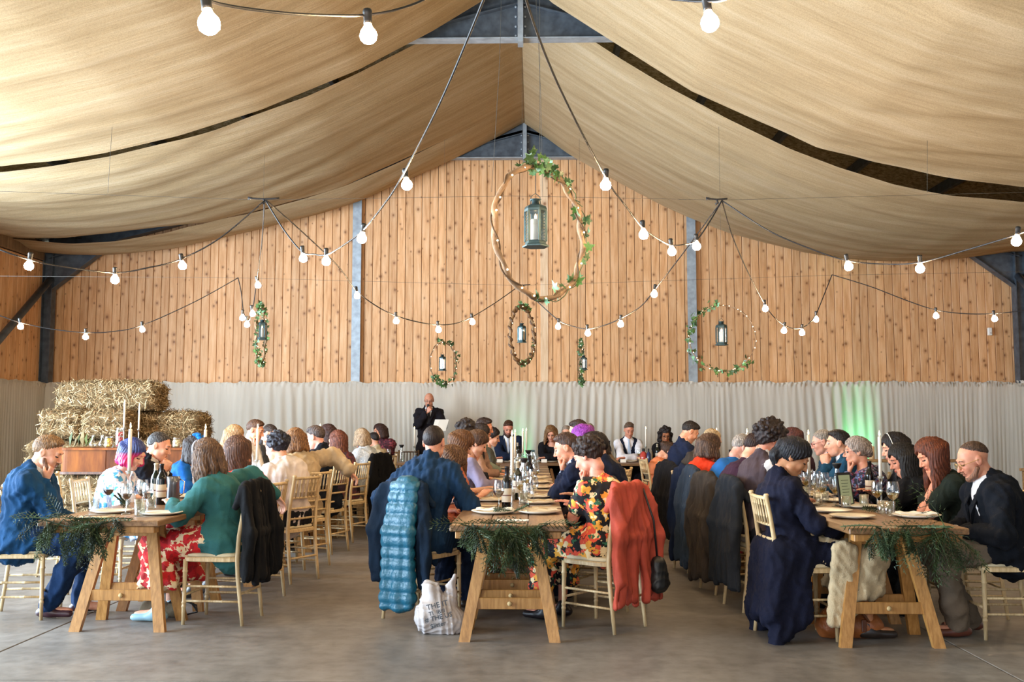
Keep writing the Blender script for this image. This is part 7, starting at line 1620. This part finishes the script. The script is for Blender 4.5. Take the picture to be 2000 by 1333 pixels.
# middle table, from the near end
on(965, 1003, 'dinner_plate', b_plate(2), 'white plate with a pale napkin nearest on the middle table, navy suit side', 'plate', 'plate2', sc=1.12)
on(1052, 1003, 'dinner_plate', b_plate(1), 'white plate with linen napkin nearest on the middle table, floral dress side', 'plate', 'plate1', sc=1.12)
on(1000, 1017, 'menu_card', b_menu(M_CARD), 'white menu card lying by the fern garland on the middle table', 'menu', 'menu_w')
on(1000, 999, 'candlestick', CS, 'glass candlestick with a tall lit taper, nearest on the middle table', 'candlestick', 'cs_g', sc=1.0)
on(990, 996, 'wine_bottle', BR, 'dark wine bottle beside the nearest candlestick', 'bottle', 'bot_r')
on(1011, 976, 'wine_bottle', BW, 'green wine bottle with a white label behind the nearest candlestick', 'bottle', 'bot_w')
on(974, 1000, 'wine_glass', wine_bowl(0.028, M_WINE), 'large glass with a little red wine beside the dark bottle', 'glass', 'wgr', sc=1.05)
on(1031, 1003, 'wine_glass', wine_bowl(0, None), 'empty wine glass nearest on the middle table', 'glass', 'wge', sc=1.0)
on(955, 975, 'tumbler', b_tumbler, 'clear tumbler beside the bowed girl', 'glass', 'tum')
on(1012, 975, 'tealight', b_tealight, 'small tealight in glass behind the green bottle', 'candle', 'teal')
for px, py, lb in ((1006, 938, 'second candlestick along the middle table'), (1021, 924, 'third candlestick along the middle table'), (1028, 915, 'fourth candlestick, farthest along the middle table')): on(px, py, 'candlestick', CS, 'glass '+lb+', with a lit taper', 'candlestick', 'cs_g', sc=0.98)
for px, py, lb in ((1024, 950, 'decanter with a black pourer behind the tealight'), (1032, 922, 'decanter with a black pourer further down the middle table')): on(px, py, 'decanter', b_decanter, 'clear '+lb, 'decanter', 'dec')
for px, py, lb in ((1034, 952, 'dark wine bottle beyond the decanter, middle table'), (1014, 914, 'dark wine bottle near the far end of the middle table')): on(px, py, 'wine_bottle', BR, lb, 'bottle', 'bot_r')
for n_, (px, py) in enumerate(((1042,985),(1026,968),(1040,962),(1021,958),(1046,948),(1036,940),(1018,934),(1044,934),(1030,929),(1048,924),(1038,920),(1026,914),(1046,914),(1040,911))):
    on(px, py, 'wine_glass', wine_bowl(0.028, M_WHITEWINE) if n_ % 3 else wine_bowl(0, None), NTH[n_]+' of the glasses crowded along the centre of the middle table', 'glass', 'wgw' if n_ % 3 else 'wge', group='glasses along the middle table')
def spr(x, y, lab, sd):
    t = thing('greenery_sprig', (x, y, 0.765), lab, 'greenery'); rs = np.random.RandomState(sd)
    for k in range(3): mb = MB(); frond(mb, (0,0,0.006+0.004*k), (rs.randn(), rs.randn()*0.4, 0.25), 0.13, rs, int(rs.choice((0,1))), 0.1); mb.obj('sprig', M_FERN, t)
q = onz(1000, 1003, 0.765); spr(q[0], q[1], 'small sprig of greenery at the foot of the nearest middle candlestick', 5)
q = onz(250, 992, 0.765); spr(q[0], q[1], 'sprig of greenery at the foot of the candlestick by the pink-haired woman', 6)
q = onz(1722, 1000, 0.765); spr(q[0], q[1], 'sprig of greenery by the candlestick of the inner row', 7)
# outer table
on(250, 996, 'candlestick', CS, 'glass candlestick with a tall lit taper in front of the pink-haired woman', 'candlestick', 'cs_g', sc=1.1)
on(211, 994, 'wine_glass', wine_bowl(0.028, M_WINE), 'red wine glass nearest to the man in the blue suit', 'glass', 'wgr')
on(277, 998, 'wine_glass', wine_bowl(0.028, M_WINE), 'red wine glass between candlestick and bottles', 'glass', 'wgr', sc=1.05)
on(303, 984, 'wine_bottle', BW, 'green wine bottle in front of the clasped-hands man', 'bottle', 'bot_w')
on(314, 986, 'wine_bottle', BR, 'dark wine bottle held near the teal cardigan', 'bottle', 'bot_r')
on(183, 1000, 'tumbler', b_tumbler, 'amber-lit tumbler nearest on the outer table', 'glass', 'tum')
on(295, 994, 'tumbler', b_tumbler, 'tumbler beside the wine bottles on the outer table', 'glass', 'tum')
on(180, 1012, 'menu_card', b_menu(M_KRAFT), 'kraft menu card near the fern garland on the outer table', 'menu', 'menu_k')
on(265, 962, 'decanter', b_decanter, 'decanter with a black pourer behind the candlestick of the outer table', 'decanter', 'dec')
t = thing('metal_pitcher', onz(338, 982, 0.761), 'grey metal pitcher beside the bottles on the outer table', 'pitcher'); MB().lathe([(0,0.002),(0.045,0),(0.05,0.02),(0.045,0.14),(0.05,0.2),(0.048,0.2),(0.042,0.14),(0.046,0.02),(0,0.012)], 16).obj('body', plain('pitcher_grey', '6a6c74', 0.3, 0.7), t, smooth=True)
MB().tube([(0.048,0,0.18),(0.085,0,0.16),(0.08,0,0.07),(0.048,0,0.05)], 0.005, 6).obj('handle', M_SILVER, t, smooth=True)
for px, py, lb in ((398, 979, 'fern side candlestick behind the teal cardigan'), (501, 955, 'candlestick behind the curly-haired man'), (624, 926, 'small far candlestick of the outer row')): on(px, py, 'candlestick', CS, lb+', glass with a lit taper', 'candlestick', 'cs_g', sc=1.08)
# inner table
on(1722, 1002, 'candlestick', CS, 'glass candlestick with a tall lit taper in front of the red-haired woman', 'candlestick', 'cs_g', sc=1.0)
on(1714, 999, 'wine_glass', wine_bowl(0.028, M_WHITEWINE), 'white wine glass beside the inner-row candlestick', 'glass', 'wgw')
on(1745, 1008, 'wine_glass', wine_bowl(0.028, M_WHITEWINE), 'white wine glass nearest to the bald man', 'glass', 'wgw', sc=1.1)
on(1629, 985, 'wine_glass', wine_bowl(0, None), 'empty wine glass by the framed table sign', 'glass', 'wge')
on(1622, 1001, 'dinner_plate', b_plate(0), 'empty cream plate nearest to the navy coat', 'plate', 'plate0', sc=1.05)
on(1664, 1012, 'dinner_plate', b_plate(0), 'cream plate near the corner of the inner table', 'plate', 'plate0', sc=1.05)
on(1790, 1011, 'dinner_plate', b_plate(2), 'cream plate with white napkin in front of the bald man', 'plate', 'plate2', sc=1.1)
for px, py, lb in ((1725, 1004, 'tumbler by the foot of the inner-row candlestick'), (1738, 1006, 'second tumbler beside the inner-row candlestick'), (1688, 990, 'tumbler nearest to the table sign')): on(px, py, 'tumbler', b_tumbler, lb, 'glass', 'tum')
on(1656, 988, 'tealight', b_tealight, 'tealight glowing at the foot of the table sign', 'candle', 'teal')
on(1700, 975, 'wine_bottle', BR, 'dark bottle lost in shade beside the table sign', 'bottle', 'bot_r')
on(1636, 968, 'decanter', b_decanter, 'decanter with a black pourer behind the table sign', 'decanter', 'dec')
for n_, (px, py) in enumerate(((1590,985),(1603,976),(1596,968),(1611,972),(1575,972),(1582,962),(1560,962),(1545,955),(1520,945),(1540,960),(1500,940))): on(px, py, 'wine_glass', wine_bowl(0.028, M_WHITEWINE) if n_ % 3 else wine_bowl(0, None), NTH[n_]+' of the glasses crowded beside the navy coat on the inner table', 'glass', 'wgw' if n_ % 3 else 'wge', group='glasses along the inner table')
for px, py, lb in ((1582, 984, 'far candlestick beside the grey-haired man'), (1461, 955, 'candlestick behind the curly updo'), (1401, 939, 'farthest candlestick of the inner row')): on(px, py, 'candlestick', CS, lb+', glass with a lit taper', 'candlestick', 'cs_g')
t = thing('table_sign', onz(1655, 990, 0.761), 'black framed table sign with a pale green printed sheet', 'sign'); Mz = Matrix.Rotation(math.radians(38), 4, 'Z') @ Matrix.Rotation(math.radians(-8), 4, 'X')
mb = MB(); mb.box((-0.085,-0.006,0),(0.085,0.006,0.25)); mb.xf(Mz); mb.obj('frame', M_BLK, t); mb = MB(); mb.box((-0.068,-0.0085,0.02),(0.068,-0.0065,0.23)); mb.xf(Mz); sh_ = mb.obj('sheet', plain('sign_sheet', 'a9bda0', 0.5), t)
mb = MB(); mb.box((-0.03,0.0,0),(0.03,0.09,0.006)); mb.xf(Matrix.Rotation(math.radians(38), 4, 'Z')); mb.obj('foot', M_BLK, t)
for k in range(6): mb = MB(); mb.box((-0.045,-0.0098,0.19-k*0.022),(0.045-0.01*(k%3),-0.0086,0.194-k*0.022)); mb.xf(Mz); mb.obj('print_line', plain('sign_ink', '5a6a58', 0.7), sh_)
# head table
def onh(px, y, kind, b, label, cat, key, sc=1.0, group=None): return put(kind, b, (P(px, 905, y)[0], y, 0.761), label, cat, group, 0.0, key, sc)
onh(809, 16.0, 'candlestick', CS, 'candlestick on the head table in front of the speaker', 'candlestick', 'cs_g'); onh(784, 15.95, 'decanter', b_decanter, 'decanter with black pourer on the head table near the speaker', 'decanter', 'dec')
onh(1262, 16.0, 'candlestick', CS, 'candlestick on the head table between waistcoat and curly hair', 'candlestick', 'cs_g'); onh(1117, 16.05, 'candlestick', CS, 'candlestick on the head table by the hidden guest with glasses', 'candlestick', 'cs_g')
onh(1190, 16.0, 'wine_bottle', BR, 'dark wine bottle beside the folded arms of the waistcoat man', 'bottle', 'bot_r', 1.1); onh(1180, 16.1, 'wine_bottle', BW, 'green wine bottle second from the waistcoat man', 'bottle', 'bot_w')
onh(1284, 15.9, 'wine_bottle', BW, 'clear-topped bottle in front of the curly-haired woman', 'bottle', 'bot_w', 0.95)
onh(1011, 15.95, 'wine_bottle', BW, 'green wine bottle before the bearded man on the head table', 'bottle', 'bot_w')
for px, cl, lb, k_ in ((1257, 'b8433a', 'round red bottle with a blue label on the head table', 'rb'), (1266, '27345a', 'small navy bottle beside the round red bottle', 'nb')):
    t = thing('gift_bottle', (P(px,905,15.9)[0], 15.9-(0.08 if k_ == 'nb' else 0), 0.761), lb, 'bottle'); r_ = 0.06 if k_ == 'rb' else 0.035
    MB().lathe([(0,0),(r_,0.002),(r_*1.05,0.05),(r_,0.13),(r_*0.3,0.17),(r_*0.3,0.21),(0,0.212)], 16).obj('glass', plain('bottle_'+cl, cl, 0.15), t, smooth=True)
    MB().lathe([(r_*0.32,0.17),(r_*0.36,0.172),(r_*0.36,0.216),(0,0.217)], 10).obj('cap', M_BLK, t, smooth=True)
t = thing('photo_card', (P(1038, 905, 16.0)[0], 16.0, 0.761), 'dark teal card standing on the head table beside the fair woman in black', 'card'); MB().box((-0.055,-0.006,0),(0.055,0.006,0.19)).obj('board', plain('teal_card', '17414a', 0.4), t); MB().box((-0.02,-0.008,0.06),(0.02,-0.0062,0.13)).obj('print', plain('card_pale', 'b8c4c0', 0.6), t)
for px, py, lb in ((1425, 894, 'dark bottle standing beyond the orange-red top'), (1437, 896, 'second dark bottle beyond the orange-red top')):
    pass
q = onz(1427, 930, 0.761); put('wine_bottle', BR, q, 'dark capped bottle between orange-red top and blue waistcoat', 'bottle', key='bot_r'); q = onz(1436, 930, 0.761); put('wine_bottle', BR, q, 'second dark capped bottle between orange-red top and blue waistcoat', 'bottle', key='bot_r')
